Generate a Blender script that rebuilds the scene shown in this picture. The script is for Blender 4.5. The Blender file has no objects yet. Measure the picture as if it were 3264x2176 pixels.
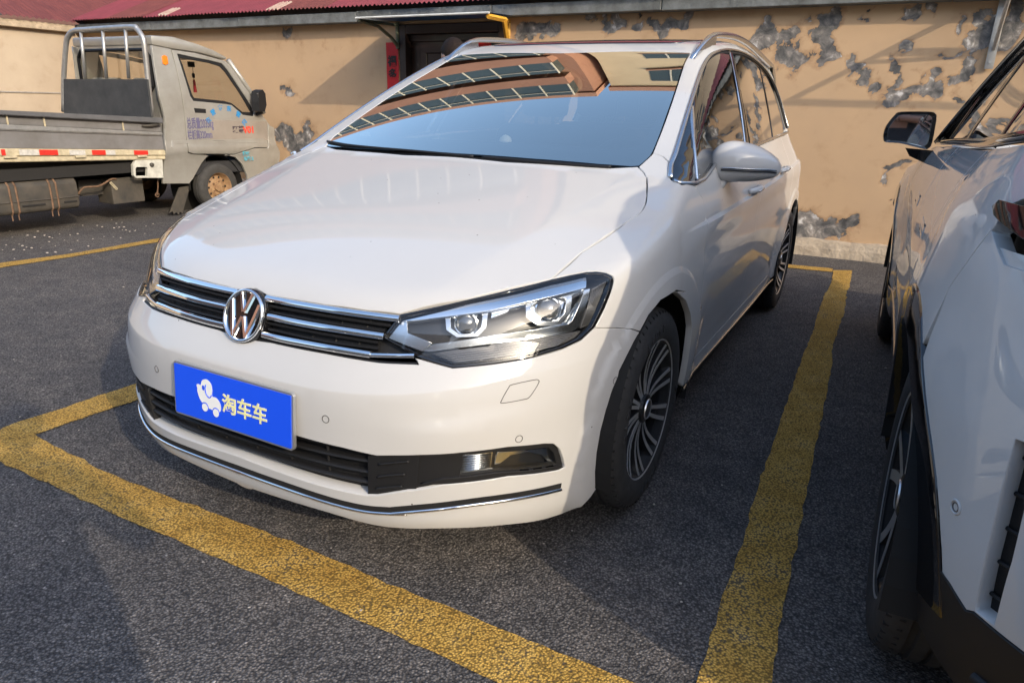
import bpy, bmesh, math, random
import numpy as np
from mathutils import Vector, Matrix, noise
from mathutils.geometry import delaunay_2d_cdt
random.seed(7); np.random.seed(7)
SC=bpy.context.scene
COL=SC.collection
# ------------------------------------------------------------------ camera
CAM=np.array([1.44782,-2.03307,1.25449]); YAW,PITCH,ROLL,FPX=-.489948,-.328086,.026261,2219.18
IW,IH=3264,2176
def cam_axes():
    f=np.array([np.sin(YAW)*np.cos(PITCH),np.cos(YAW)*np.cos(PITCH),np.sin(PITCH)])
    r=np.cross(f,[0,0,1]);r/=np.linalg.norm(r);u=np.cross(r,f);c,s=np.cos(ROLL),np.sin(ROLL)
    return np.array([c*r+s*u,-s*r+c*u,f])
CR=cam_axes()
cd=bpy.data.cameras.new('camera');cam=bpy.data.objects.new('camera',cd);COL.objects.link(cam)
m=Matrix.Identity(4)
for i in range(3):
    m[i][0],m[i][1],m[i][2],m[i][3]=CR[0][i],CR[1][i],-CR[2][i],CAM[i]
cam.matrix_world=m
cd.sensor_width=36;cd.lens=FPX/IW*36;cd.clip_start=.02;cd.clip_end=3000;SC.camera=cam
# ------------------------------------------------------------------ light
SUN_EL=math.radians(25.7);SUN_H=np.array([.908,-.42]);SUN_H/=np.linalg.norm(SUN_H)
SDIR=np.array([SUN_H[0]*math.cos(SUN_EL),SUN_H[1]*math.cos(SUN_EL),math.sin(SUN_EL)])
w=bpy.data.worlds.new('World');SC.world=w;w.use_nodes=True
nt=w.node_tree;bg=nt.nodes['Background'];sky=nt.nodes.new('ShaderNodeTexSky');sky.sky_type='NISHITA'
sky.sun_disc=False;sky.sun_elevation=SUN_EL;sky.sun_rotation=math.atan2(SDIR[0],SDIR[1])
sky.air_density=1.15;sky.dust_density=3.0;sky.ozone_density=2.5
nt.links.new(sky.outputs[0],bg.inputs[0]);bg.inputs[1].default_value=.15
sl=bpy.data.lights.new('sun','SUN');sl.energy=1.15;sl.angle=math.radians(.6);sl.color=(1,.85,.64)
so=bpy.data.objects.new('sun',sl);COL.objects.link(so);so.location=(20,-10,12)
so.rotation_euler=Vector(SDIR).to_track_quat('Z','Y').to_euler()
vs=SC.view_settings;vs.view_transform='Standard';vs.look='None';vs.exposure=1.38;vs.gamma=1
SC.render.film_transparent=False
SC.cycles.max_bounces=8;SC.cycles.transparent_max_bounces=12;SC.cycles.transmission_bounces=8;SC.cycles.glossy_bounces=5
SC.cycles.caustics_reflective=False;SC.cycles.caustics_refractive=False
# ------------------------------------------------------------------ materials
MATS={}
def _mat(name):
    m=bpy.data.materials.new(name);m.use_nodes=True;MATS[name]=m;return m,m.node_tree,m.node_tree.nodes['Principled BSDF']
def mat(name,col,rough=.5,metal=0,coat=0,spec=.5,noise_amt=0,nscale=8,bump=0,bscale=60,coat_rough=.03,emit=None,detail=4,col2=None,alpha=1,trans=0):
    m,t,b=_mat(name);N=t.nodes.new;L=t.links.new
    b.inputs['Base Color'].default_value=(*col,1);b.inputs['Roughness'].default_value=rough;b.inputs['Metallic'].default_value=metal
    b.inputs['Coat Weight'].default_value=coat;b.inputs['Coat Roughness'].default_value=coat_rough;b.inputs['Specular IOR Level'].default_value=spec
    b.inputs['Transmission Weight'].default_value=trans
    if alpha<1:b.inputs['Alpha'].default_value=alpha
    if emit:b.inputs['Emission Color'].default_value=(*emit[:3],1);b.inputs['Emission Strength'].default_value=emit[3]
    if noise_amt or bump or col2:
        tc=N('ShaderNodeTexCoord')
    if noise_amt or col2:
        n=N('ShaderNodeTexNoise');n.inputs['Scale'].default_value=nscale;n.inputs['Detail'].default_value=detail+2;n.inputs['Roughness'].default_value=.65
        L(tc.outputs['Object'],n.inputs['Vector'])
        mr=N('ShaderNodeMapRange');mr.inputs[1].default_value=.3;mr.inputs[2].default_value=.7
        L(n.outputs[0],mr.inputs[0])
        mx=N('ShaderNodeMix');mx.data_type='RGBA'
        c2=col2 if col2 else tuple(max(0,v*(1-noise_amt)) for v in col);c1=col if col2 else tuple(v*(1+noise_amt*.6) for v in col)
        mx.inputs[6].default_value=(*c1,1);mx.inputs[7].default_value=(*c2,1)
        L(mr.outputs[0],mx.inputs[0]);L(mx.outputs[2],b.inputs['Base Color'])
        r2=N('ShaderNodeMapRange');r2.inputs[3].default_value=max(.02,rough-.08);r2.inputs[4].default_value=min(1,rough+.1)
        L(n.outputs[0],r2.inputs[0]);L(r2.outputs[0],b.inputs['Roughness'])
    if bump:
        n=N('ShaderNodeTexNoise');n.inputs['Scale'].default_value=bscale;n.inputs['Detail'].default_value=detail;L(tc.outputs['Object'],n.inputs['Vector'])
        bp=N('ShaderNodeBump');bp.inputs['Strength'].default_value=1;bp.inputs['Distance'].default_value=bump;L(n.outputs[0],bp.inputs['Height']);L(bp.outputs[0],b.inputs['Normal'])
    return m
def glass_mat(name,tint,ior=1.5,rough=0.0,mul=1.6,gcol=(1,1,1)):
    # thin automotive glass: Fresnel reflection over tinted see-through
    m=bpy.data.materials.new(name);m.use_nodes=True;t=m.node_tree;t.nodes.clear();N=t.nodes.new;L=t.links.new
    o=N('ShaderNodeOutputMaterial');mx=N('ShaderNodeMixShader');fr=N('ShaderNodeFresnel');fr.inputs[0].default_value=ior
    tr=N('ShaderNodeBsdfTransparent');tr.inputs[0].default_value=(*tint,1);gl=N('ShaderNodeBsdfGlossy');gl.inputs['Roughness'].default_value=rough;gl.inputs[0].default_value=(*gcol,1)
    mm=N('ShaderNodeMath');mm.operation='MULTIPLY';mm.inputs[1].default_value=mul;mm.use_clamp=True
    ge=N('ShaderNodeNewGeometry');io=N('ShaderNodeMix');io.inputs[2].default_value=ior;io.inputs[3].default_value=1/ior;L(ge.outputs['Backfacing'],io.inputs[0]);L(io.outputs[0],fr.inputs[0])
    L(fr.outputs[0],mm.inputs[0]);L(mm.outputs[0],mx.inputs[0]);L(tr.outputs[0],mx.inputs[1]);L(gl.outputs[0],mx.inputs[2]);L(mx.outputs[0],o.inputs[0])
    MATS[name]=m;return m
# ------------------------------------------------------------------ object helpers
def link(name,me,mats,parent=None):
    o=bpy.data.objects.new(name,me);COL.objects.link(o)
    for mm in (mats if isinstance(mats,(list,tuple)) else [mats]): me.materials.append(MATS[mm] if isinstance(mm,str) else mm)
    if parent is not None:o.parent=parent
    return o
def empty(name,loc=(0,0,0),parent=None):
    o=bpy.data.objects.new(name,None);COL.objects.link(o);o.location=loc;o.empty_display_size=.1
    if parent is not None:o.parent=parent
    return o
def tag(o,label=None,cat=None,group=None,kind=None):
    if label:o['label']=label
    if cat:o['category']=cat
    if group:o['group']=group
    if kind:o['kind']=kind
    return o
def mesh(name,V,F,mats,parent=None,smooth=False,mi=None,auto=None):
    me=bpy.data.meshes.new(name);me.from_pydata([tuple(map(float,v)) for v in V],[],[tuple(map(int,f)) for f in F]);me.update()
    o=link(name,me,mats,parent)
    if smooth or auto is not None:
        me.polygons.foreach_set('use_smooth',[True]*len(me.polygons))
    if auto is not None: me.set_sharp_from_angle(angle=math.radians(auto))
    if mi is not None: me.polygons.foreach_set('material_index',[int(i) for i in mi])
    return o
class MB:
    """collects simple solids into one mesh"""
    def __init__(s): s.V=[];s.F=[];s.M=[];s.mi=0
    def add(s,V,F):
        b=len(s.V);s.V+=[tuple(map(float,v)) for v in V];s.F+=[tuple(int(i)+b for i in f) for f in F];s.M+=[s.mi]*len(F);return s
    def box(s,a,b,bev=0):
        x0,x1=sorted((a[0],b[0]));y0,y1=sorted((a[1],b[1]));z0,z1=sorted((a[2],b[2]))
        if bev<=0:
            V=[(x,y,z) for x in(x0,x1) for y in(y0,y1) for z in(z0,z1)]
            return s.add(V,[(0,1,3,2),(4,6,7,5),(0,4,5,1),(2,3,7,6),(0,2,6,4),(1,5,7,3)])
        bm=bmesh.new();bmesh.ops.create_cube(bm,size=1)
        for v in bm.verts:v.co=((v.co.x+.5)*(x1-x0)+x0,(v.co.y+.5)*(y1-y0)+y0,(v.co.z+.5)*(z1-z0)+z0)
        bmesh.ops.bevel(bm,geom=list(bm.edges),offset=min(bev,.49*min(x1-x0,y1-y0,z1-z0)),segments=2,affect='EDGES',profile=.5)
        bm.verts.index_update();s.add([v.co[:] for v in bm.verts],[[v.index for v in f.verts] for f in bm.faces]);bm.free();return s
    def prism(s,poly,ax,a,b,bev=0):
        """poly: 2D outline in the two axes other than ax, extruded along ax from a to b"""
        o=[i for i in range(3) if i!=ax];n=len(poly)
        A=sum(poly[i][0]*poly[(i+1)%n][1]-poly[(i+1)%n][0]*poly[i][1] for i in range(n))
        if A<0:poly=poly[::-1]
        bm=bmesh.new();lo=[];hi=[]
        for t,l in((a,lo),(b,hi)):
            for q in poly:
                v=[0,0,0];v[o[0]],v[o[1]],v[ax]=q[0],q[1],t;l.append(bm.verts.new(v))
        bm.faces.new(lo);bm.faces.new(hi[::-1])
        for i in range(n):bm.faces.new((lo[i],hi[i],hi[(i+1)%n],lo[(i+1)%n]))
        bmesh.ops.recalc_face_normals(bm,faces=list(bm.faces))
        if bev:
            bmesh.ops.bevel(bm,geom=[e for e in bm.edges],offset=bev,segments=2,affect='EDGES',profile=.5,clamp_overlap=True)
        bm.verts.index_update();s.add([v.co[:] for v in bm.verts],[[v.index for v in f.verts] for f in bm.faces]);bm.free();return s
    def tube(s,pts,r,n=8,closed=False,cap=True,flat=None):
        P=np.array(pts,float);k=len(P);rr=np.broadcast_to(np.array(r,float),(k,))
        T=np.zeros_like(P)
        for i in range(k):
            a=P[(i-1)%k] if (closed or i>0) else P[i];b=P[(i+1)%k] if (closed or i<k-1) else P[i];T[i]=(b-a)/(np.linalg.norm(b-a)+1e-12)
        u=np.cross(T[0],[0,0,1.]);
        if np.linalg.norm(u)<1e-3:u=np.cross(T[0],[1.,0,0])
        V=[]
        for i in range(k):
            u=u-T[i]*(u@T[i]);u/=np.linalg.norm(u);v=np.cross(T[i],u)
            for j in range(n):
                a=2*math.pi*j/n;c1,c2=math.cos(a),math.sin(a)*(flat if flat else 1);V.append(P[i]+rr[i]*(c1*u+c2*v))
        F=[]
        for i in range(k if closed else k-1):
            for j in range(n):
                a=i*n+j;b=i*n+(j+1)%n;c=((i+1)%k)*n+(j+1)%n;d=((i+1)%k)*n+j;F.append((a,b,c,d))
        if cap and not closed:F.append(tuple(range(n))[::-1]);F.append(tuple((k-1)*n+j for j in range(n)))
        return s.add(V,F)
    def lathe(s,prof,n=48,ax=0,c=(0,0,0),a0=0,a1=2*math.pi):
        """prof: (axial,radius) list; revolve about axis ax through c"""
        full=abs(a1-a0-2*math.pi)<1e-6;m=n if full else n+1;V=[]
        o=[i for i in range(3) if i!=ax]
        for i in range(m):
            t=a0+(a1-a0)*i/n
            for(h,r) in prof:
                v=[0,0,0];v[ax]=c[ax]+h;v[o[0]]=c[o[0]]+r*math.cos(t);v[o[1]]=c[o[1]]+r*math.sin(t);V.append(v)
        k=len(prof);F=[]
        for i in range(n):
            for j in range(k-1):
                a=i*k+j;b=((i+1)%m)*k+j;F.append((a,b,b+1,a+1))
        return s.add(V,F)
    def build(s,name,mats,parent=None,smooth=False,auto=None,fix=True):
        o=mesh(name,s.V,s.F,mats,parent,smooth,s.M if isinstance(mats,(list,tuple)) else None,None)
        if fix:
            bm=bmesh.new();bm.from_mesh(o.data);bmesh.ops.recalc_face_normals(bm,faces=list(bm.faces));bm.to_mesh(o.data);bm.free()
        if auto is not None:
            o.data.polygons.foreach_set('use_smooth',[True]*len(o.data.polygons));o.data.set_sharp_from_angle(angle=math.radians(auto))
        return o
def copy_tree(o,parent=None,mirror=False):
    c=o.copy();COL.objects.link(c);c.parent=parent
    for ch in o.children:copy_tree(ch,c)
    return c
def flat_text(s,size,mat_,name,parent,origin,xd,yd,align='CENTER',bold=0,squash=1.0,depth=.0006):
    cu=bpy.data.curves.new('lettering','FONT');cu.body=s;cu.size=size;cu.align_x=align;cu.align_y='CENTER';cu.offset=bold;cu.extrude=depth
    t=bpy.data.objects.new('lettering',cu);COL.objects.link(t);dg=bpy.context.evaluated_depsgraph_get();dg.update()
    me=bpy.data.meshes.new_from_object(t.evaluated_get(dg));bpy.data.objects.remove(t);bpy.data.curves.remove(cu)
    xd=Vector(xd).normalized();yd=Vector(yd).normalized();zd=xd.cross(yd)
    M=Matrix(((xd.x*squash,yd.x,zd.x,origin[0]),(xd.y*squash,yd.y,zd.y,origin[1]),(xd.z*squash,yd.z,zd.z,origin[2]),(0,0,0,1)))
    me.transform(M);me.materials.clear();me.name=name
    return link(name,me,mat_,parent)
def spl(xs,ys,nat=True):
    # natural cubic spline, linear extrapolation
    xs=np.array(xs,float);ys=np.array(ys,float);n=len(xs)
    h=np.diff(xs);A=np.eye(n);b=np.zeros(n)
    for i in range(1,n-1):
        A[i,i-1]=h[i-1];A[i,i]=2*(h[i-1]+h[i]);A[i,i+1]=h[i]
        b[i]=6*((ys[i+1]-ys[i])/h[i]-(ys[i]-ys[i-1])/h[i-1])
    m=np.linalg.solve(A,b)
    def f(x):
        x=np.asarray(x,float);i=np.clip(np.searchsorted(xs,x)-1,0,n-2)
        xc=np.clip(x,xs[0],xs[-1]);hh=h[i];a=(xs[i+1]-xc)/hh;c=(xc-xs[i])/hh
        v=a*ys[i]+c*ys[i+1]+((a**3-a)*m[i]+(c**3-c)*m[i+1])*hh*hh/6
        s0=(ys[1]-ys[0])/h[0]-m[1]*h[0]/6;s1=(ys[-1]-ys[-2])/h[-1]+m[-2]*h[-1]/6
        return v+np.where(x<xs[0],(x-xs[0])*s0,0)+np.where(x>xs[-1],(x-xs[-1])*s1,0)
    return f
def pch(xs,ys):
    # monotone cubic, constant-slope ends
    xs=np.array(xs,float);ys=np.array(ys,float);h=np.diff(xs);d=np.diff(ys)/h;n=len(xs)
    m=np.zeros(n);m[0]=d[0];m[-1]=d[-1]
    for i in range(1,n-1):
        if d[i-1]*d[i]>0:
            w1=2*h[i]+h[i-1];w2=h[i]+2*h[i-1];m[i]=(w1+w2)/(w1/d[i-1]+w2/d[i])
    def f(x):
        x=np.asarray(x,float);i=np.clip(np.searchsorted(xs,x)-1,0,n-2)
        xc=np.clip(x,xs[0],xs[-1]);t=(xc-xs[i])/h[i]
        v=(2*t**3-3*t*t+1)*ys[i]+(t**3-2*t*t+t)*h[i]*m[i]+(-2*t**3+3*t*t)*ys[i+1]+(t**3-t*t)*h[i]*m[i+1]
        return v+np.where(x<xs[0],(x-xs[0])*m[0],0)+np.where(x>xs[-1],(x-xs[-1])*m[-1],0)
    return f
def sst(a,b,x):
    t=np.clip((x-a)/(b-a),0,1);return t*t*(3-2*t)
def smin(a,b,k):
    h=np.maximum(k-np.abs(a-b),0)/k;return np.minimum(a,b)-h*h*h*k/6
def softpos(x,k): # smooth max(0,x)
    return .5*(x+np.sqrt(x*x+k*k))
# ---------- people carrier body ----------
Y0,Y1=.1,2.9
_pl=np.array([(0,-.892),(.16,-.888),(.318,-.874),(.45,-.843),(.59,-.776),(.706,-.67),(.785,-.558),(.833,-.44),(.866,-.32),(.896,-.13),(.906,.1)])
_th=np.arctan2(_pl[:,0],Y0-_pl[:,1]);_r=np.hypot(_pl[:,0],Y0-_pl[:,1])
_th2=np.concatenate([-_th[:0:-1],_th]);_r2=np.concatenate([_r[:0:-1],_r])
RF=spl(_th2,_r2)
_pr=np.array([(0,3.66),(.3,3.645),(.55,3.59),(.72,3.48),(.81,3.33),(.862,3.15),(.888,2.9)])
_t=np.arctan2(_pr[:,0],_pr[:,1]-Y1);_q=np.hypot(_pr[:,0],_pr[:,1]-Y1)
RR=spl(np.concatenate([-_t[:0:-1],_t]),np.concatenate([_q[:0:-1],_q]))
XS=spl([.1,.6,1.2,2.0,2.9],[.906,.912,.913,.909,.888])
ZB=spl([-.5,.25,1.46,3.0,3.7],[1.02,1.047,1.10,1.118,1.12])   # belt line
DF=pch([.12,.17,.20,.26,.31,.40,.50,.575,.60,.66,.70,.75,.80,.9],[-.16,-.07,-.03,-.004,0,.004,.003,-.003,-.008,-.028,-.043,-.065,-.093,-.148])
DS=pch([.12,.17,.22,.30,.42,.55,.70,.82,.92,1.0,1.2],[-.12,-.07,-.045,-.022,-.008,-.001,0,-.006,-.018,-.042,-.13])
HC=spl([-.86,-.78,-.62,-.4,-.2,0,.19,.4],[.742,.789,.852,.918,.966,1.013,1.058,1.105])
WC=spl([-.2,.17,.5,.8,1.0,1.12,1.22,1.4,1.7,2.1,2.7,3.2,3.6],[.86,1.055,1.222,1.362,1.447,1.493,1.523,1.553,1.582,1.597,1.585,1.553,1.50])
XC=spl([-.8,-.4,0,.25],[.46,.56,.64,.68])
CRW=spl([-.8,-.3,.25],[.12,.075,.03])
def body_parts(p):
    x=np.abs(p[...,0]);y=p[...,1];z=p[...,2]
    th=np.arctan2(x,np.maximum(Y0-y,1e-6));r=np.hypot(x,Y0-y)
    zb=ZB(y)
    # side offset; glass above the belt
    sb=DS(np.minimum(z,zb)-(zb-1.05)*sst(.5,1.05,np.minimum(z,zb)))
    sb=np.where(z<.5,sb*(1-.8*sst(.0,-.35,y)),sb)-.055*sst(1.2,3.2,y)*sst(.85,1.1,z)
    ov=softpos(z-zb,.012)
    ds=sb-.36*ov-.16*ov*ov
    # wheel arch flares
    fl=0
    for wy in(0.,2.791):
        rr=np.hypot(y-wy,z-.33);fl=fl+.008*sst(.470,.450,rr)
    ds=ds+fl*sst(.95,.8,z)
    # side character line
    zc=.885+.024*(y-.3);q=z-zc
    g=sst(.12,.5,y)*sst(3.3,3.0,y)
    ds=ds+g*(.014*sst(-.11,0,q)*sst(.008,0.0,q)*1.0)
    # lower door crease
    zl=.40+.03*y;ds=ds+sst(.35,.6,y)*sst(2.5,2.3,y)*(-.022*sst(.30,0,z-zl)*sst(-.04,.0,z-zl)-.022*sst(0,-.04,z-zl)*sst(-.22,-.04,z-zl))
    wf=sst(.50,1.15,th)
    zk=.584+.052*sst(.30,.95,th)
    df=DF(z)-.032*np.clip(softpos(z-zk,.003)/.075,0,1)
    df=df+.007*sst(zk-.075,zk-.081,z)*sst(.40,.62,th)*sst(zk-.20,zk-.10,z)
    d_f=df*(1-wf)+ds*wf
    gf=RF(th)+d_f-r
    gs=XS(y)+ds-x
    thr=np.arctan2(x,np.maximum(y-Y1,1e-6));rr=np.hypot(x,y-Y1)
    gr=RR(thr)+ds*sst(.2,1.2,thr)-.25*softpos(z-1.0,.05)*(1-sst(.2,1.2,thr))-rr
    g=np.where(y<Y0,gf,np.where(y>Y1,gr,gs))
    xs=np.sqrt(x*x+1e-4)
    cr=CRW(y)
    hd=HC(y)-2*softpos(y-.5,.02)-cr*x*x-.12*softpos(x-XC(y),.012)*sst(.35,.0,y)
    wn=WC(y-.13*x*x*sst(1.9,.9,y))-.03*x*x*sst(1.0,1.6,y)
    return g,hd-z,wn-z
def body(p):
    g,h,w=body_parts(p)
    y=p[...,1]
    t=np.maximum(h,w)
    k=.06+.05*sst(.6,1.3,y)
    f=smin(g,t*.93,k)
    return smin(f,p[...,2]-.17,.03)
def grad(f,p,e=1e-4):
    g=np.stack([(f(p+np.eye(3)[i]*e)-f(p-np.eye(3)[i]*e))/(2*e) for i in range(3)],-1)
    return g
def normal(f,p,e=2e-4):
    g=-grad(f,p,e);return g/np.linalg.norm(g,axis=-1,keepdims=True)
def cast(f,o,d,t0,t1,n=44,off=0.):
    # first entry outside->inside along the ray (f>off)
    o=np.atleast_2d(np.asarray(o,float));d=np.atleast_2d(np.asarray(d,float));o,d=np.broadcast_arrays(o,d)
    N=len(d)
    if N*n<=26000:
        lo=np.full(N,t0,float);hi=np.full(N,t1,float);miss=np.zeros(N,bool)
        for rnd in range(4):
            m=n if rnd==0 else 24
            T=lo[:,None]+(hi-lo)[:,None]*np.linspace(0,1,m)[None];v=f(o[:,None]+T[...,None]*d[:,None])-off
            ins=v>0;j=np.argmax(ins,1);any_=ins.any(1)
            if rnd==0:miss=~any_
            j=np.where(any_,j,m-1);r=np.arange(N);a_=np.maximum(j-1,0)
            lo,hi,va,vb=T[r,a_],T[r,j],v[r,a_],v[r,j]
        w=np.where(vb-va>1e-15,-va/np.where(np.abs(vb-va)<1e-15,1,vb-va),1.);p=o+(lo+(hi-lo)*np.clip(w,0,1))[:,None]*d;p[miss]=np.nan
        return p
    lo=np.full(N,t0,float);hi=np.full(N,np.nan);done=np.zeros(N,bool);prev=np.full(N,t0,float)
    for t in np.linspace(t0,t1,n):
        idx=~done
        if not idx.any():break
        v=f(o[idx]+t*d[idx])-off
        w=np.where(idx)[0];hit=v>0
        hi[w[hit]]=t;lo[w[hit]]=prev[w[hit]];done[w[hit]]=True;prev[w[~hit]]=t
    hi=np.where(done,hi,t1)
    for _ in range(20):
        m=(lo+hi)/2;v=f(o+m[:,None]*d)-off;lo=np.where(v>0,lo,m);hi=np.where(v>0,m,hi)
    p=o+hi[:,None]*d;p[~done]=np.nan
    return p
# ------------------------------------------------------------------ trimmed panels on the body surface
ZM={1:(400,750,2.352),2:(1200,800,2.352),3:(400,1150,2.6133),4:(1200,1250,2.6133),5:(1800,900,1.96),6:(2000,50,1.96),7:(950,50,1.8092),'t':(0,0,2.091),'t2':(500,100,3.135),'t3':(0,300,3.408),'d':(1100,0,3.36),'s':(2400,0,1.742),'s2':(2700,200,1.568),'s3':(2600,1100,1.457),'f':(0,0,2352/3264),'c':(398,1148,1344/899)}
def pray(k,q):
    a=ZM[k];px=a[0]+q[0]/a[2];py=a[1]+q[1]/a[2]
    v=np.array([(px-IW/2)/FPX,-(py-IH/2)/FPX,1.])@CR;return v/np.linalg.norm(v)
def on(f,k,pts,off=0.,t0=1.0,t1=5.6):
    d=np.array([pray(k,q) for q in pts]);p=cast(f,CAM,d,t0,t1,n=100,off=off)
    for i in np.where(np.isnan(p[:,0]))[0]:
        t=np.linspace(t0,t1,700);q=CAM+t[:,None]*d[i];v=f(q)-off;j=np.argmax(v>0) if (v>0).any() else np.argmax(v);p[i]=q[j]
        g=grad(f,p[i][None])[0];p[i]=p[i]-g*(f(p[i][None])[0]-off)/(g@g)   # nearest point of the surface
    return p
def onplane(k,q,ax,val):
    v=pray(k,q);t=(val-CAM[ax])/v[ax];return CAM+t*v
def catmull(P,n=6,closed=False):
    P=np.array(P,float);out=[];k=len(P)
    for i in range(k if closed else k-1):
        p0=P[(i-1)%k] if (closed or i>0) else P[i];p1=P[i];p2=P[(i+1)%k];p3=P[(i+2)%k] if (closed or i<k-2) else P[i+1]
        for j in range(n):
            t=j/n;out.append(.5*((2*p1)+(p2-p0)*t+(2*p0-5*p1+4*p2-p3)*t*t+(3*p1-p0-3*p2+p3)*t**3))
    if not closed:out.append(P[-1])
    return np.array(out)
def resample(P,h,closed=True):
    P=np.array(P,float);out=[];k=len(P)
    for i in range(k if closed else k-1):
        a,b=P[i],P[(i+1)%k];n=max(1,int(math.ceil(np.linalg.norm(b-a)/h)))
        for j in range(n):out.append(a+(b-a)*j/n)
    if not closed:out.append(P[-1])
    return np.array(out)
def inpoly(poly,q):
    x,y=q[:,0],q[:,1];c=np.zeros(len(q),bool);n=len(poly)
    for i in range(n):
        x1,y1=poly[i];x2,y2=poly[(i+1)%n]
        if y1==y2:continue
        k=((y1>y)!=(y2>y))&(x<(x2-x1)*(y-y1)/(y2-y1)+x1);c^=k
    return c
class Polar:
    def __init__(s,tilt=0.,y0=Y0,xc=0.,yr=None,R0=1.5):s.t=math.tan(math.radians(tilt));s.y0=y0;s.R0=R0
    def uv(s,p):
        p=np.atleast_2d(p);x,y,z=p.T
        fr=y<s.y0;th=np.arctan2(x,np.maximum(s.y0-y,1e-9))
        u=np.where(fr,th*.9,np.sign(x)*(math.pi/2*.9+(y-s.y0)));r=np.where(fr,np.hypot(x,s.y0-y),np.abs(x))
        return np.stack([u,z-s.t*(r-.9)],1)
    def rays(s,q):
        u,v=q.T;fr=np.abs(u)<math.pi/2*.9;th=np.where(fr,u/.9,np.sign(u)*math.pi/2)
        yb=np.where(fr,s.y0,s.y0+np.abs(u)-math.pi/2*.9)
        o=np.stack([np.sin(th)*s.R0,yb-np.cos(th)*s.R0,v+s.t*(s.R0-.9)],1);d=np.stack([-np.sin(th),np.cos(th),-s.t+0*u],1)
        return o,d,0.,s.R0-.02
class Top:
    def __init__(s,z0=2.2,sx=0.,sy=0.):s.z0=z0;s.sx=sx;s.sy=sy   # ray direction (-sx,-sy,-1)
    def uv(s,p):
        p=np.atleast_2d(p);return np.stack([p[:,0]-s.sx*p[:,2],p[:,1]-s.sy*p[:,2]],1)
    def rays(s,q):
        n=len(q);o=np.stack([q[:,0]+s.sx*s.z0,q[:,1]+s.sy*s.z0,np.full(n,s.z0)],1);d=np.tile([-s.sx,-s.sy,-1.],(n,1));return o,d,0.,s.z0
class Axis:
    """parallel rays along a fixed direction"""
    def __init__(s,d,dist=3.):
        s.d=np.array(d,float)/np.linalg.norm(d);u=np.cross(s.d,[0,0,1.]);s.u=u/np.linalg.norm(u);s.v=np.cross(s.u,s.d);s.D=dist
    def uv(s,p):
        p=np.atleast_2d(p);return np.stack([p@s.u,p@s.v],1)
    def rays(s,q):
        o=q[:,:1]*s.u+q[:,1:]*s.v-s.d*s.D;d=np.tile(s.d,(len(q),1));return o,d,0.,2*s.D
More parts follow.
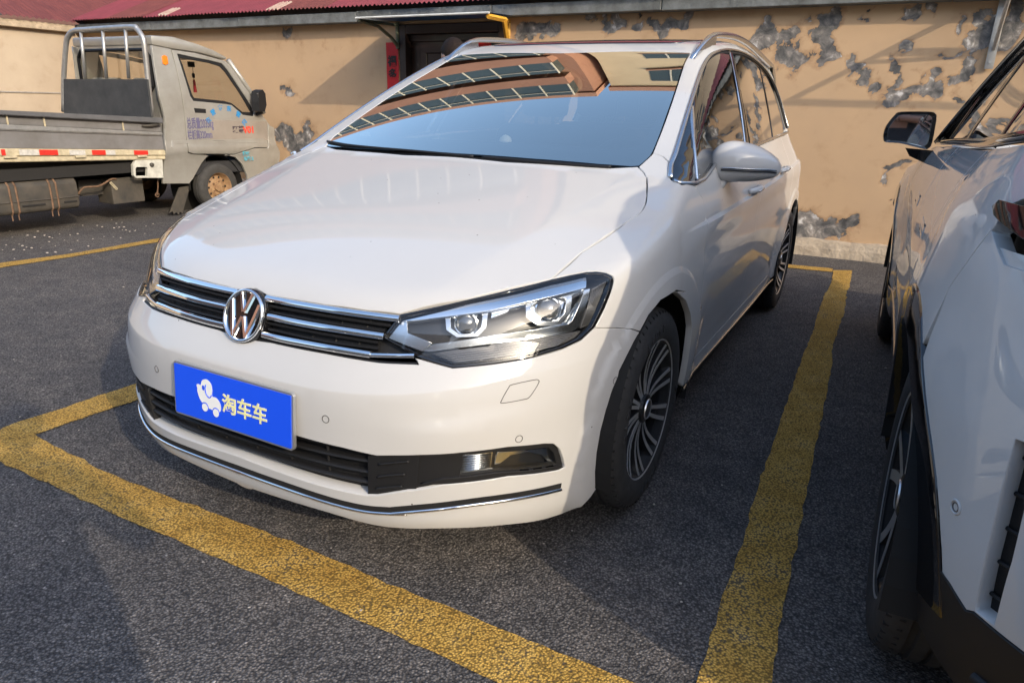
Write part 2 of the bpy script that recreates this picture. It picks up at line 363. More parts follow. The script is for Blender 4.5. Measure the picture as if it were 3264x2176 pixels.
def panel(name,outline,prj,f,mats,parent,h=.03,off=0.,holes=(),thick=.02,inset=.0,lip=.0015,hb=None,steps=70,flip=False,uvgiven=False,smoothn=True,dn=2e-4,creases=(),cw=.0016):
    """outline: 3D points (closed). Triangulated in prj space, lifted on f=off, rim turned inwards by thick."""
    hb=hb or h
    loops=[outline]+list(holes);L2=[]
    for lp in loops:
        lp0=lp;lp=np.array(lp,float)
        if np.isnan(lp).any():print('NAN in',name,np.where(np.isnan(lp[:,0]))[0]);lp=lp[~np.isnan(lp[:,0])]
        q=np.array(lp) if uvgiven else prj.uv(np.array(lp))
        q=resample(q,hb);keep=[0]
        for i in range(1,len(q)):
            if np.linalg.norm(q[i]-q[keep[-1]])>hb*.18:keep.append(i)
        q=q[keep]
        if inset:
            k=len(q);A=np.sum(q[:,0]*np.roll(q[:,1],-1)-np.roll(q[:,0],-1)*q[:,1])
            tg=np.roll(q,-1,0)-np.roll(q,1,0);tg/=np.linalg.norm(tg,axis=1,keepdims=True)+1e-12
            nr=np.stack([-tg[:,1],tg[:,0]],1)*(1 if A>0 else -1)
            q=q+nr*inset*(1 if lp0 is outline else -1)
        L2.append(q)
    mn=L2[0].min(0);mx=L2[0].max(0)
    gx=np.arange(mn[0]+h*.5,mx[0],h);gy=np.arange(mn[1]+h*.5,mx[1],h*.866)
    G=np.array([(x+(h*.5 if j%2 else 0),y) for j,y in enumerate(gy) for x in gx]) if len(gx) and len(gy) else np.zeros((0,2))
    if len(G):
        G=G[inpoly(L2[0],G)]
        for q in L2[1:]:
            if len(G):G=G[~inpoly(q,G)]
        B=np.concatenate(L2)
        if len(G):
            keep=np.ones(len(G),bool)
            for s0 in range(0,len(G),400):
                d=np.linalg.norm(G[s0:s0+400,None]-B[None],axis=2).min(1);keep[s0:s0+400]=d>h*.5
            G=G[keep]
    CX=[];CE=[]
    B=np.concatenate(L2)
    for cl in creases:
        cl=np.array(cl);cl=cl[~np.isnan(cl[:,0])]
        if len(cl)<3:continue
        q=resample(prj.uv(cl),hb,closed=False);tg=np.gradient(q,axis=0);tg/=np.linalg.norm(tg,axis=1,keepdims=True)+1e-12;nr=np.stack([-tg[:,1],tg[:,0]],1)
        for w_ in(cw,-cw):
            r=q+nr*w_;ok=inpoly(L2[0],r)
            for hq in L2[1:]:ok&=~inpoly(hq,r)
            ok&=np.array([np.linalg.norm(B-p,axis=1).min()>.004 for p in r]);last=-2
            for i in np.where(ok)[0]:
                if i==last+1:CE.append((len(CX)-1,len(CX)))
                CX.append(r[i]);last=i
    if CX:
        CX=np.array(CX)
        if len(G):G=np.array([p for p in G if np.linalg.norm(CX-p,axis=1).min()>h*.4])
    V2=[];E=[]
    for q in L2:
        b=len(V2);V2+=list(q);E+=[(b+i,b+(i+1)%len(q)) for i in range(len(q))]
    if len(CX):b=len(V2);V2+=list(CX);E+=[(b+i,b+j) for i,j in CE]
    V2+=list(G)
    sv=np.array(V2)
    ov,oe,of,_,_,_=delaunay_2d_cdt([Vector((a[0],a[1])) for a in sv],E,[],0,1e-7)
    Q=np.array([(v.x,v.y) for v in ov]);T=np.array([t for t in of if len(t)==3])
    cen=Q[T].mean(1);k=inpoly(L2[0],cen)
    for q in L2[1:]:k&=~inpoly(q,cen)
    T=T[k]
    o,d,t0,t1=prj.rays(Q);P=cast(f,o,d,t0,t1,n=steps,off=off)
    bad=np.isnan(P[:,0])
    if bad.any():
        gi=np.where(~bad)[0]
        for i in np.where(bad)[0]:
            j=gi[np.argmin(np.linalg.norm(Q[gi]-Q[i],axis=1))];P[i]=P[j]
        T=T[~(bad[T].all(1))]
    used=np.unique(T);re=-np.ones(len(Q),int);re[used]=np.arange(len(used));T=re[T];P=P[used]
    N=normal(f,P,dn)
    # orient faces with the normals
    fn=np.cross(P[T[:,1]]-P[T[:,0]],P[T[:,2]]-P[T[:,0]]);fl=(fn*N[T].mean(1)).sum(1)<0
    T[fl]=T[fl][:,::-1]
    area=np.linalg.norm(np.cross(P[T[:,1]]-P[T[:,0]],P[T[:,2]]-P[T[:,0]]),axis=1);T=T[area>1e-10]
    V=list(P);NN=list(N);F=[tuple(t) for t in T];nf=len(F)
    if thick>0:
        ed={}
        for t in T:
            for a,b in((t[0],t[1]),(t[1],t[2]),(t[2],t[0])):ed[(a,b)]=1
        be=[e for e in ed if (e[1],e[0]) not in ed]
        outd={}
        for a,b in be:
            tg=P[b]-P[a];tg=tg/(np.linalg.norm(tg)+1e-12);od=np.cross(tg,N[a]);
            for q in(a,b):outd[q]=outd.get(q,0)+od
        r1={};r2={}
        for q,od in outd.items():
            od=od/(np.linalg.norm(od)+1e-9)
            r1[q]=len(V);V.append(P[q]+od*lip*.7-N[q]*lip);nn=od*.9+N[q]*.45;NN.append(nn/np.linalg.norm(nn))
            r2[q]=len(V);V.append(P[q]+od*lip*.7-N[q]*(lip+thick));NN.append(od)
        for a,b in be:
            F.append((b,a,r1[a],r1[b]));F.append((r1[b],r1[a],r2[a],r2[b]))
    me=bpy.data.meshes.new(name);me.from_pydata([tuple(v) for v in V],[],F);me.update()
    me.polygons.foreach_set('use_smooth',[True]*len(me.polygons))
    if smoothn:me.normals_split_custom_set_from_vertices([tuple(n) for n in NN])
    return link(name,me,mats,parent)
def mirrored(o,parent,name=None):
    """the same part on the other side of the car (x -> -x)"""
    me=o.data.copy();n=len(me.vertices);co=np.zeros(n*3);me.vertices.foreach_get('co',co);co=co.reshape(-1,3)
    polys=[tuple(p.vertices)[::-1] for p in me.polygons];mi=[p.material_index for p in me.polygons];sm=[p.use_smooth for p in me.polygons]
    nm=None
    if me.has_custom_normals:
        ln=np.zeros((len(me.loops),3));me.corner_normals.foreach_get('vector',ln.ravel()) if False else None
        vn=np.zeros((n,3))
        for lo in me.loops:vn[lo.vertex_index]+=np.array(me.corner_normals[lo.index].vector)
        nm=vn/(np.linalg.norm(vn,axis=1,keepdims=True)+1e-12)*[-1,1,1]
    co=co*[-1,1,1]
    m2=bpy.data.meshes.new(name or o.name.split('.')[0]);m2.from_pydata([tuple(v) for v in co],[],polys);m2.update()
    m2.polygons.foreach_set('use_smooth',sm);m2.polygons.foreach_set('material_index',mi)
    if nm is not None:m2.normals_split_custom_set_from_vertices([tuple(v) for v in nm])
    elif any(sm): m2.set_sharp_from_angle(angle=math.radians(35))
    ob=bpy.data.objects.new(name or o.name.split('.')[0],m2);COL.objects.link(ob);ob.parent=parent
    for k in o.data.materials:m2.materials.append(k)
    bpy.data.meshes.remove(me)
    for ch in list(o.children):mirrored(ch,ob)
    return ob
def sym(half):
    """half outline running from x=0 over the left side back to x=0 -> closed outline"""
    h=np.array(half,float);g=h.copy();g[:,0]*=-1
    return np.concatenate([h,g[::-1]])
# ------------------------------------------------------------------ shared materials
mat('car_paint_white',(.51,.505,.495),.5,spec=.0,coat=.9,coat_rough=.035,noise_amt=.025,nscale=3)
def chips(name):   # stone chips and road film over the lacquer
    t=MATS[name].node_tree;N=t.nodes.new;L=t.links.new;b=t.nodes['Principled BSDF'];src=b.inputs['Base Color'].links[0].from_socket
    tc=N('ShaderNodeTexCoord');v=N('ShaderNodeTexVoronoi');v.inputs['Scale'].default_value=38;L(tc.outputs['Object'],v.inputs['Vector'])
    sx=N('ShaderNodeSeparateColor');L(v.outputs['Color'],sx.inputs[0])
    g=N('ShaderNodeMath');g.operation='GREATER_THAN';g.inputs[1].default_value=.955;L(sx.outputs[0],g.inputs[0])
    d=N('ShaderNodeMath');d.operation='LESS_THAN';d.inputs[1].default_value=.085;L(v.outputs['Distance'],d.inputs[0])
    m_=N('ShaderNodeMath');m_.operation='MULTIPLY';L(g.outputs[0],m_.inputs[0]);L(d.outputs[0],m_.inputs[1])
    mx=N('ShaderNodeMix');mx.data_type='RGBA';L(m_.outputs[0],mx.inputs[0]);L(src,mx.inputs[6]);mx.inputs[7].default_value=(.12,.11,.10,1);L(mx.outputs[2],b.inputs['Base Color'])
chips('car_paint_white')
mat('black_plastic',(.011,.011,.012),.55,spec=.35,bump=.0002,bscale=900)
mat('gloss_black',(.006,.006,.007),.06,coat=.6)
mat('rubber',(.026,.026,.027),.75,noise_amt=.3,nscale=30,bump=.0004,bscale=300)
mat('chrome',(.86,.87,.88),.06,metal=1)
mat('satin_chrome',(.62,.63,.64),.22,metal=1)
mat('dark_void',(.006,.006,.006),.9)
mat('interior_dark',(.025,.025,.027),.7,noise_amt=.2)
mat('interior_beige',(.32,.28,.22),.8,noise_amt=.15)
mat('rim_dark',(.012,.013,.015),.3,coat=.3)
mat('rim_cut',(.62,.63,.65),.3,metal=.75)
mat('plate_blue',(.006,.088,.88),.5)
mat('plate_white',(.86,.87,.86),.5)
mat('plate_cream',(.88,.84,.42),.5)
mat('plate_frame',(.55,.56,.57),.3,metal=.8)
glass_mat('windscreen_glass',(.66,.70,.67),ior=2.1,mul=3.4,gcol=(1,1,.90))
glass_mat('tinted_glass',(.16,.16,.155),mul=2.0)
glass_mat('lamp_glass',(.97,.98,.98),ior=1.42)
mat('lamp_reflector',(.80,.82,.84),.13,metal=1)
mat('lamp_dark',(.03,.03,.032),.3,spec=.4)
mat('lamp_strip',(.50,.52,.54),.22,metal=1);mat('lamp_rib',(.16,.16,.165),.3,metal=.5)
mat('lamp_grey',(.10,.10,.105),.4,metal=.4)
mat('amber',(.75,.20,.01),.25,coat=.5)
mat('gap_dark',(.02,.02,.02),.6);mat('mirror_glass',(.62,.63,.65),.02,metal=1)
mat('gap_grey',(.10,.095,.09),.6);mat('projector_glass',(.10,.105,.11),.04,coat=1,spec=.9,metal=.35)
mat('rubber_raised',(.035,.035,.036),.6);mat('rubber_dark',(.006,.006,.006),.85);mat('rim_disc',(.12,.11,.10),.45,metal=.7);mat('rim_blade',(.055,.06,.07),.22,metal=.5)
mat('ornament_cream',(.80,.76,.66),.4);mat('ornament_green',(.12,.33,.26),.5)
# ------------------------------------------------------------------ white people carrier
car=empty('parked_car',(0,0,0));tag(car,'white people carrier with blue number plate parked in yellow-lined bay','car')
fender_prj=Polar(22);flat_prj=Polar(0)
HL_top=on(body,2,[(180,470),(450,412),(700,355),(1000,284),(1310,208),(1450,176),(1575,152),(1650,150),(1720,160)])
HL_out=on(body,2,[(1775,187),(1784,225),(1762,310),(1715,430),(1640,575)])
HL_bot=on(body,2,[(1540,670),(1400,735),(1200,790),(900,840),(620,873)])
HL_in=on(body,2,[(560,872),(290,790),(40,645)])
HL=np.concatenate([HL_top,catmull(HL_out,3),HL_bot,HL_in])
split=on(body,2,[(1640,577),(1800,577),(1905,581),(1975,602)])
arch_f=on(body,2,[(1975,602),(1930,680),(1880,780),(1820,900)]);arch_f2=on(body,4,[(1945,290),(1900,500),(1850,770),(1790,868),(1700,955)])
arch_r=np.concatenate([on(body,2,[(1975,602),(2040,480),(2130,370),(2250,292),(2320,305)]),on(body,5,[(700,58),(760,115),(788,200),(796,280),(788,360),(772,480),(752,590)])])
hood_side=np.concatenate([on(body,2,[(1310,206),(1540,5)]),on(body,6,[(0,1280),(60,1246),(95,1210),(113,1170),(120,1120),(118,1010),(100,980),(65,945)])])
hood_front=on(body,1,[(1062,448),(1300,487),(1500,520),(1800,560),(2060,588)]);hood_front=np.concatenate([[[0,-.779,.7835]],hood_front])
hood_rear=on(body,7,[(1800,880),(1600,868),(1200,845)]);hood_rear=np.concatenate([hood_rear,[[0,.192,1.062]]])
hood_out=sym(np.concatenate([hood_front,on(body,2,[(700,353)]),hood_side,hood_rear]))
G=.0022
def pol(th,z,off=0.):
    th=np.atleast_1d(th);z=np.broadcast_to(z,th.shape);d=np.stack([np.sin(th),-np.cos(th),0*th],1);o=d*1.5+np.array([0,Y0,0]);o[:,2]=z;return cast(body,o,-d,0,1.4,n=60,off=off)
zkf=lambda th:.584+.052*sst(.30,.95,np.abs(th))
_t1=np.linspace(-1.25,1.25,90);_t2=np.linspace(.42,1.35,34)
BUMP_CR=[pol(_t1,zkf(_t1)),pol(_t2,zkf(_t2)-.078),pol(-_t2,zkf(_t2)-.078)]
def arc_side(wy,r,a0,a1,n=40,sg=1):
    t=np.radians(np.linspace(a0,a1,n));y=wy+r*np.cos(t);z=.33+r*np.sin(t);o=np.stack([np.full(n,1.5*sg),y,z],1);return cast(body,o,np.tile([-1.*sg,0,0],(n,1)),0,1.4,n=60)
ARCF=[arc_side(0,.450,-20,200),arc_side(0,.470,-20,200)]
SIDEL=[np.array([cast(body,[[1.5,y,.885+.024*(y-.3)+dz]],[[-1.,0,0]],0,1.4)[0] for y in np.linspace(.13,3.2,40)]) for dz in(0.,.008)]
HOODL=[np.array([[sg*float(XC(y)),y,float(HC(y))] for y in np.linspace(-.72,.2,24)]) for sg in(1,-1)]
hood=panel('hood',hood_out,Top(sy=-.5),body,'car_paint_white',car,h=.035,hb=.02,inset=G,thick=.025,lip=.003,creases=HOODL,cw=.006)
# front bumper with its lower opening
lb=catmull(np.concatenate([on(body,4,[(1700,957),(1400,1058),(1000,1112),(560,1135)]),on(body,'c',[(1344,802),(1190,786),(970,726),(750,660),(540,590)])]),3)
lip_b=np.concatenate([lb,[[0,lb[-1][1]-.002,lb[-1][2]-.002]]])
top_b=np.concatenate([[[0,-.83,.652]],on(body,1,[(1080,800),(1500,884),(1900,952),(2200,965)]),on(body,2,[(290,797),(570,876),(900,844),(1200,794),(1400,739),(1540,674),(1640,579),(1800,580),(1905,584),(1972,606)])])
bump_out=np.concatenate([top_b,arch_f[1:],arch_f2,lip_b[1:]])
open_top=on(body,4,[(0,531),(120,530),(360,526),(720,505),(1100,458),(1400,430),(1480,431)]);open_c=on(body,4,[(1530,475),(1560,560),(1574,625)])
open_bot=on(body,4,[(1520,650),(1100,702),(550,772),(330,817),(120,850)])
ob=on(body,'c',[(1344,622),(1270,634),(1200,645),(1150,644),(1100,636),(900,588),(700,520),(540,458)])
oh=np.concatenate([[[0,-.89,.449],[.228,-.887,.447],[.358,-.869,.442]],open_top,open_c,open_bot[:-1],ob,[[0,ob[-1][1]-.001,ob[-1][2]-.001]]])
opening=sym(oh[::-1])
# chrome strip slot above the lip
st_t=on(body,4,[(0,956),(400,928),(800,883),(1200,828),(1500,780)]);st_b=on(body,4,[(1500,815),(1200,888),(800,948),(300,1008),(0,1024)])
bumper=panel('front_bumper',sym(bump_out),Polar(8),body,'car_paint_white',car,h=.03,hb=.016,inset=G,holes=[opening],thick=.045,lip=.003,creases=BUMP_CR,cw=.0032)
# fender
door_f=on(body,6,[(430,1088),(470,1140),(488,1200),(490,1390),(484,1500)]);yd=door_f[-1][1]
sill=lambda y,z=.30:cast(body,[[1.5,y,z]],[[-1.,0,0]],0,1.4)[0]
fend=np.concatenate([HL_top[4:],catmull(HL_out,3),split,arch_r[1:],[sill(.33,.30),sill(yd,.30),sill(yd,.5)],door_f[::-1],on(body,6,[(420,1062),(330,1052),(280,1030),(266,990),(262,915),(225,880),(160,858)]),hood_side[::-1][:-1]])
fender=panel('fender',fend,fender_prj,body,'car_paint_white',car,h=.03,hb=.016,inset=G,thick=.02,lip=.002,creases=ARCF+SIDEL)
fender_r=mirrored(fender,car)
def curve_on(f,k,pts,off=0.,n=5):
    return catmull(on(f,k,pts,off),n)
def lift(P,f,d):
    P=np.array(P,float);return P+normal(f,P)*d
def ribbon(mb,P,f,wid,th,up=0.):
    """flat bar following a surface curve: wid across, th proud"""
    P=np.array(P,float);N=normal(f,P);k=len(P);T=np.gradient(P,axis=0);T/=np.linalg.norm(T,axis=1,keepdims=True)
    B=np.cross(N,T);B/=np.linalg.norm(B,axis=1,keepdims=True)
    prof=[(-.5,0),(-.5,.55),(-.32,.95),(0,1.08),(.32,.95),(.5,.55),(.5,0)];V=[];F=[];m=len(prof)
    for i in range(k):
        for a,b in prof:V.append(P[i]+B[i]*a*wid+N[i]*(b*th+up))
    for i in range(k-1):
        for j in range(m-1):F.append((i*m+j,i*m+j+1,(i+1)*m+j+1,(i+1)*m+j))
    F.append(tuple(range(m)));F.append(tuple((k-1)*m+j for j in range(m))[::-1])
    mb.add(V,F)
# ---- upper grille
gtop=on(body,1,[(1062,450),(1300,492),(1500,525),(1800,566),(2055,598)]);gbot=on(body,1,[(2180,955),(1900,948),(1500,880),(1080,795)])
gin=on(body,2,[(170,478),(35,645),(150,720),(285,790)])
ghalf=np.concatenate([[[0,-.784,.778]],gtop,gin,gbot,[[0,-.832,.655]]])
grille=panel('grille',sym(ghalf),flat_prj,body,'black_plastic',car,h=.04,off=.028,thick=0)
def side_pair(mb_fn,name,m_,parent,**kw):
    mb=MB();mb_fn(mb);o=mb.build(name,m_,parent,**kw);mirrored(o,parent);return o
for pts in([(1058,470),(1300,517),(1600,565),(1850,600),(2052,625)],[(1072,607),(1300,655),(1500,690),(1750,729),(1938,757)],[(1030,742),(1200,782),(1500,838),(1750,880),(1838,894)]):
    c_=curve_on(body,1,pts);c_=np.concatenate([[[.0,c_[0][1]-.001,c_[0][2]]],c_]) if False else c_
    side_pair(lambda mb:ribbon(mb,c_,body,.018,.010,-.004),'chrome_bar','chrome',grille,auto=50)
c_=curve_on(body,1,[(1838,896),(2000,900),(2165,902)])
side_pair(lambda mb:ribbon(mb,c_,body,.012,.008,-.004),'chrome_bar_end','chrome',grille,auto=50)
for pts in([(1080,530),(1500,605),(1990,680)],[(1080,575),(1500,655),(1950,725)],[(1080,660),(1500,742),(1900,805)],[(1080,705),(1500,795),(1900,850)]):
    c_=curve_on(body,1,pts,.012)
    side_pair(lambda mb:ribbon(mb,c_,body,.009,.012,-.006),'slat','black_plastic',grille,auto=50)
for t in(.2,.4,.6,.8):
    a=on(body,1,[(1072+t*980,470+t*155),(1050+t*850,760+t*130)],.027);mb=MB();mb.tube(a,.004,6);o=mb.build('grille_rib','black_plastic',grille);mirrored(o,grille)
c_=np.concatenate([[[0,-.833,.652]],on(body,1,[(1080,803),(1500,893),(1900,957),(2180,970)])]);c_=catmull(c_,6);full=np.concatenate([(c_*[-1,1,1])[::-1][:-1],c_])
mb=MB();ribbon(mb,full,body,.016,.004,-.008);mb.build('grille_sill','black_plastic',grille,auto=50)
# ---- emblem
eo=np.array([0,-.822,.711]);en=np.array([0,-.93,.37]);en/=np.linalg.norm(en);eu=np.array([1.,0,0]);ev=np.cross(en,eu);ev=ev if ev[2]>0 else -ev
def eloc(u,v,n=0.):return eo+eu*u+ev*v+en*n
RE=.0715
def disc(mb,prof,n=48):
    V=[];m=len(prof)
    for i in range(n):
        a=2*math.pi*i/n
        for r,h in prof:V.append(eloc(r*math.cos(a),r*math.sin(a),h))
    F=[(i*m+j,((i+1)%n)*m+j,((i+1)%n)*m+j+1,i*m+j+1) for i in range(n) for j in range(m-1)];mb.add(V,F)
mb=MB();disc(mb,[(RE+.004,-.045),(RE+.004,-.008),(RE+.001,-.001),(RE*.86,-.002),(.0005,-.002)]);emb=mb.build('emblem','gloss_black',car,auto=40)
mb=MB();disc(mb,[(RE,-.001),(RE*.995,.004),(RE*.95,.0065),(RE*.90,.0055),(RE*.86,.001),(RE*.85,-.003)]);mb.build('emblem_ring','chrome',emb,auto=60)
def strokes(mb,pl,wd,h0,h1):
    for a,b in zip(pl[:-1],pl[1:]):
        a=np.array(a)*RE;b=np.array(b)*RE;t=(b-a)/np.linalg.norm(b-a);n=np.array([-t[1],t[0]])*wd*RE/2
        q=[a-n,b-n,b+n,a+n];q2=[a-n*.55,b-n*.55,b+n*.55,a+n*.55]
        V=[eloc(*p,h0) for p in q]+[eloc(*p,h1) for p in q2]
        mb.add(V,[(4,5,6,7),(0,1,5,4),(1,2,6,5),(2,3,7,6),(3,0,4,7)])
mb=MB();strokes(mb,[(-.30,.84),(-.03,.14)],.20,-.002,.005);strokes(mb,[(.30,.84),(.03,.14)],.20,-.002,.0052);mb.build('emblem_letter','chrome',emb,fix=False)
mb=MB();strokes(mb,[(-.72,.50),(-.33,-.78)],.20,-.002,.0049);strokes(mb,[(-.33,-.78),(-.03,-.04)],.20,-.002,.0046);strokes(mb,[(.03,-.04),(.33,-.78)],.20,-.002,.0047);strokes(mb,[(.33,-.78),(.72,.50)],.20,-.002,.005);mb.build('emblem_letter','chrome',emb,fix=False)
# ---- headlights
HLc=HL
hl=panel('headlight',HLc,fender_prj,body,'lamp_dark',car,h=.03,hb=.015,off=.055,thick=0)
def hlp(name,pts,off,m_,h=.02,thick=.004,smooth=True,inset=0.,hb=.012,dn=2e-4,holes=()):
    return panel(name,on(body,2,pts,off),fender_prj,body,m_,hl,h=h,hb=hb,off=off,thick=thick,lip=.001,inset=inset,holes=[on(body,2,q,off) for q in holes],dn=dn)
HLq=[(180,470),(450,412),(700,355),(1000,284),(1310,208),(1450,176),(1575,152),(1650,150),(1720,160),(1770,185),(1783,225),(1762,310),(1715,430),(1640,575),(1540,670),(1400,735),(1200,790),(900,840),(620,873),(560,872),(290,790),(40,645)]
HLi=[(192,512),(700,388),(1310,243),(1570,182),(1690,186),(1735,215),(1715,310),(1665,425),(1600,560),(1515,640),(1390,700),(1200,756),(900,805),(590,842),(350,765),(85,650)]
HLo_=np.array([(180,490),(700,370),(1310,224),(1572,165),(1700,172),(1758,200),(1738,310),(1690,428),(1620,567),(1528,655),(1395,718),(1200,773),(900,822),(580,857),(320,778),(62,648)])
HLi=[tuple(p) for p in .35*np.array(HLi)+.65*HLo_]
hlp('headlight_bezel',HLq,.002,'gloss_black',inset=G,thick=.05,holes=[HLi])
hlp('light_strip',[(195,525),(700,400),(1180,288),(1570,194),(1570,272),(1100,385),(860,442),(500,490),(330,512)],.016,'lamp_reflector',thick=.03)
hlp('chrome_chevron',[(190,532),(90,650),(225,705),(340,748),(415,690),(232,615),(226,532)],.018,'satin_chrome',thick=.025)
hlp('chrome_lower_strip',[(345,748),(430,700),(900,628),(1440,548),(1470,520),(1560,290),(1600,282),(1515,570),(1460,605),(900,690),(600,725),(400,752)],.020,'lamp_strip',thick=.03,h=.012,hb=.008)
hlp('turn_lamp',[(1530,578),(1612,288),(1728,222),(1705,330),(1655,440),(1590,552)],.02,'lamp_grey',thick=.02)
hlp('ribbed_strip',[(420,770),(900,702),(1470,615),(1540,600),(1500,650),(1380,695),(1200,750),(900,798),(590,835)],.024,'lamp_grey',thick=.01)
for s_ in range(6):
    t=s_/5.;a=[(430+t*150,772+t*60),(900,706+t*86),(1300,643+t*75),(1500-t*110,610+t*75)]
    mb=MB();mb.tube(curve_on(body,2,a,.021),.0018,6);mb.build('lens_rib','lamp_rib',hl,smooth=True)
for s_ in range(7):
    t=s_/6.;mb=MB();mb.tube(on(body,2,[(1540+t*40,560-t*10),(1620+t*85,300-t*65)] if False else [(1545+t*50,562-t*14),(1622+t*96,298-t*66)],.017),.0013,5);mb.build('turn_lamp_rib','lamp_rib',hl,smooth=True)
def projector(cx,cy,rx,ry,sc):
    q=[(cx-1.0*rx,cy-.55*ry),(cx-.75*rx,cy-.95*ry),(cx+.75*rx,cy-1.05*ry),(cx+1.05*rx,cy-.9*ry),(cx+.95*rx,cy+.3*ry),(cx+.55*rx,cy+.95*ry),(cx-.45*rx,cy+1.0*ry),(cx-.95*rx,cy+.45*ry)]
    qi=[(cx+(a-cx)*.78,cy+(b-cy)*.78) for a,b in q]
    hlp('projector_bezel',q,.030,'lamp_strip',thick=.02,holes=[qi],h=.012,hb=.006)
    ce=on(body,2,[(cx,cy)],.040)[0];nn=normal(body,ce[None])[0];nn=nn*.55+np.array([.35,-.88,.0])*.45;nn/=np.linalg.norm(nn)
    u=np.cross(nn,[0,0,1.]);u/=np.linalg.norm(u);v=np.cross(u,nn);V=[];F=[];n=24
    prof=[(1.25,-.5),(1.12,.05),(1.0,.12),(.98,.0),(.9,.32),(.7,.60),(.45,.78),(.2,.87),(.01,.9)];m=len(prof)
    for i in range(n):
        a=2*math.pi*i/n
        for r,h in prof:V.append(ce+u*math.cos(a)*r*sc+v*math.sin(a)*r*sc+nn*h*sc*.6)
    F=[(i*m+j,((i+1)%n)*m+j,((i+1)%n)*m+j+1,i*m+j+1) for i in range(n) for j in range(m-1)]
    mesh('projector_lens',V,F,['lamp_reflector','projector_glass'],hl,auto=45,mi=[0 if j<3 else 1 for i in range(n) for j in range(m-1)])
projector(672,545,155,100,.026);projector(1285,440,170,118,.030)
hlp('reflector_bowl',[(1110,400),(1180,345),(1400,325),(1450,345),(1430,480),(1390,545),(1230,545),(1130,500)],.046,'lamp_reflector',thick=.01,h=.012,hb=.008,holes=[[(1190,430),(1240,380),(1330,380),(1380,430),(1340,500),(1240,500)]])
hlp('reflector_fin',[(860,500),(870,450),(1000,415),(985,450)],.03,'lamp_reflector',thick=.01)
hlp('headlight_lens',HLi,.0035,'lamp_glass',thick=0,h=.02)
mirrored(hl,car)
# ---- lower grille
lg=panel('lower_grille',opening,flat_prj,body,'black_plastic',car,h=.04,off=.040,thick=0)
for zc_,ze in((.437,.437),(.410,.408),(.382,.376),(.355,.346)):
    xs=np.linspace(0,.47,14);P=[]
    for x in xs:
        z=zc_+(ze-zc_)*(x/.5)**2;P.append(cast(body,[[x,-1.6,z]],[[0,1.,0]],0,1.5,off=.016)[0])
    P=np.array(P);full=np.concatenate([(P*[-1,1,1])[::-1][:-1],P])
    mb=MB();ribbon(mb,full,body,.010,.016,-.012);mb.build('slat','black_plastic',lg,auto=50)
for x in(-.42,-.3,-.18,-.06,.06,.18,.3,.42):
    P=[cast(body,[[x,-1.6,z]],[[0,1.,0]],0,1.5,off=.024)[0] for z in(.44,.40,.345)];mb=MB();mb.tube(P,.004,6);mb.build('grille_rib','black_plastic',lg)
# ---- fog lamps and their black surround
def z4p(name,pts,off,m_,par,thick=.004,h=.02,hb=.012,holes=()):
    return panel(name,on(body,4,pts,off),flat_prj,body,m_,par,h=h,hb=hb,off=off,thick=thick,lip=.001,holes=[on(body,4,q,off) for q in holes])
fs=z4p('fog_lamp_surround',[(335,812),(368,530),(720,508),(1100,461),(1400,434),(1478,436),(1525,478),(1555,560),(1568,622),(1515,647),(1100,698),(550,768)],.012,'black_plastic',car,thick=.02,holes=[[(690,690),(722,520),(980,494),(1430,454),(1478,500),(1500,595),(1000,650)]])
ge=z4p('grille_end',[(-70,868),(-70,533),(150,531),(362,529),(330,812)],.008,'black_plastic',lg,thick=.02)
mirrored(ge,lg)
for q in([(20,600),(140,588),(270,575)],[(10,705),(120,690),(240,682)],[(0,800),(110,790),(215,782)]):
    mb=MB();mb.tube(curve_on(body,4,q,.006),[.003]*2+[.004]*8+[.002] if False else .0035,6);o=mb.build('grille_end_fin','black_plastic',lg,smooth=True);mirrored(o,lg)
z4p('fog_lamp_ledge',[(370,765),(560,722),(1000,672),(1515,612),(1560,620),(1515,645),(1100,696),(550,766)],.004,'black_plastic',fs,thick=.02)
z4p('fog_lamp_back',[(690,690),(722,520),(980,494),(1430,454),(1478,500),(1500,595),(1000,650)],.045,'lamp_rib',fs,thick=0)
z4p('daylight_reflector',[(697,692),(722,522),(968,497),(950,620),(985,648)],.022,'lamp_reflector',fs,thick=.015)
for i in range(7):
    t=i/6;mb=MB();mb.tube(on(body,4,[(716-t*14,545+t*120),(960-t*10,515+t*105)],.019),.0014,5);mb.build('reflector_rib','lamp_reflector',fs,smooth=True)
z4p('fog_reflector',[(985,600),(1010,500),(1430,458),(1470,500),(1490,590),(1440,590),(1380,520),(1260,495),(1120,520),(1030,590)],.03,'lamp_reflector',fs,thick=.01,h=.012,hb=.008)
z4p('fog_lens',[(690,690),(722,520),(980,494),(1430,454),(1478,500),(1500,595),(1000,650)],.008,'lamp_glass',fs,thick=0)
mirrored(fs,car)
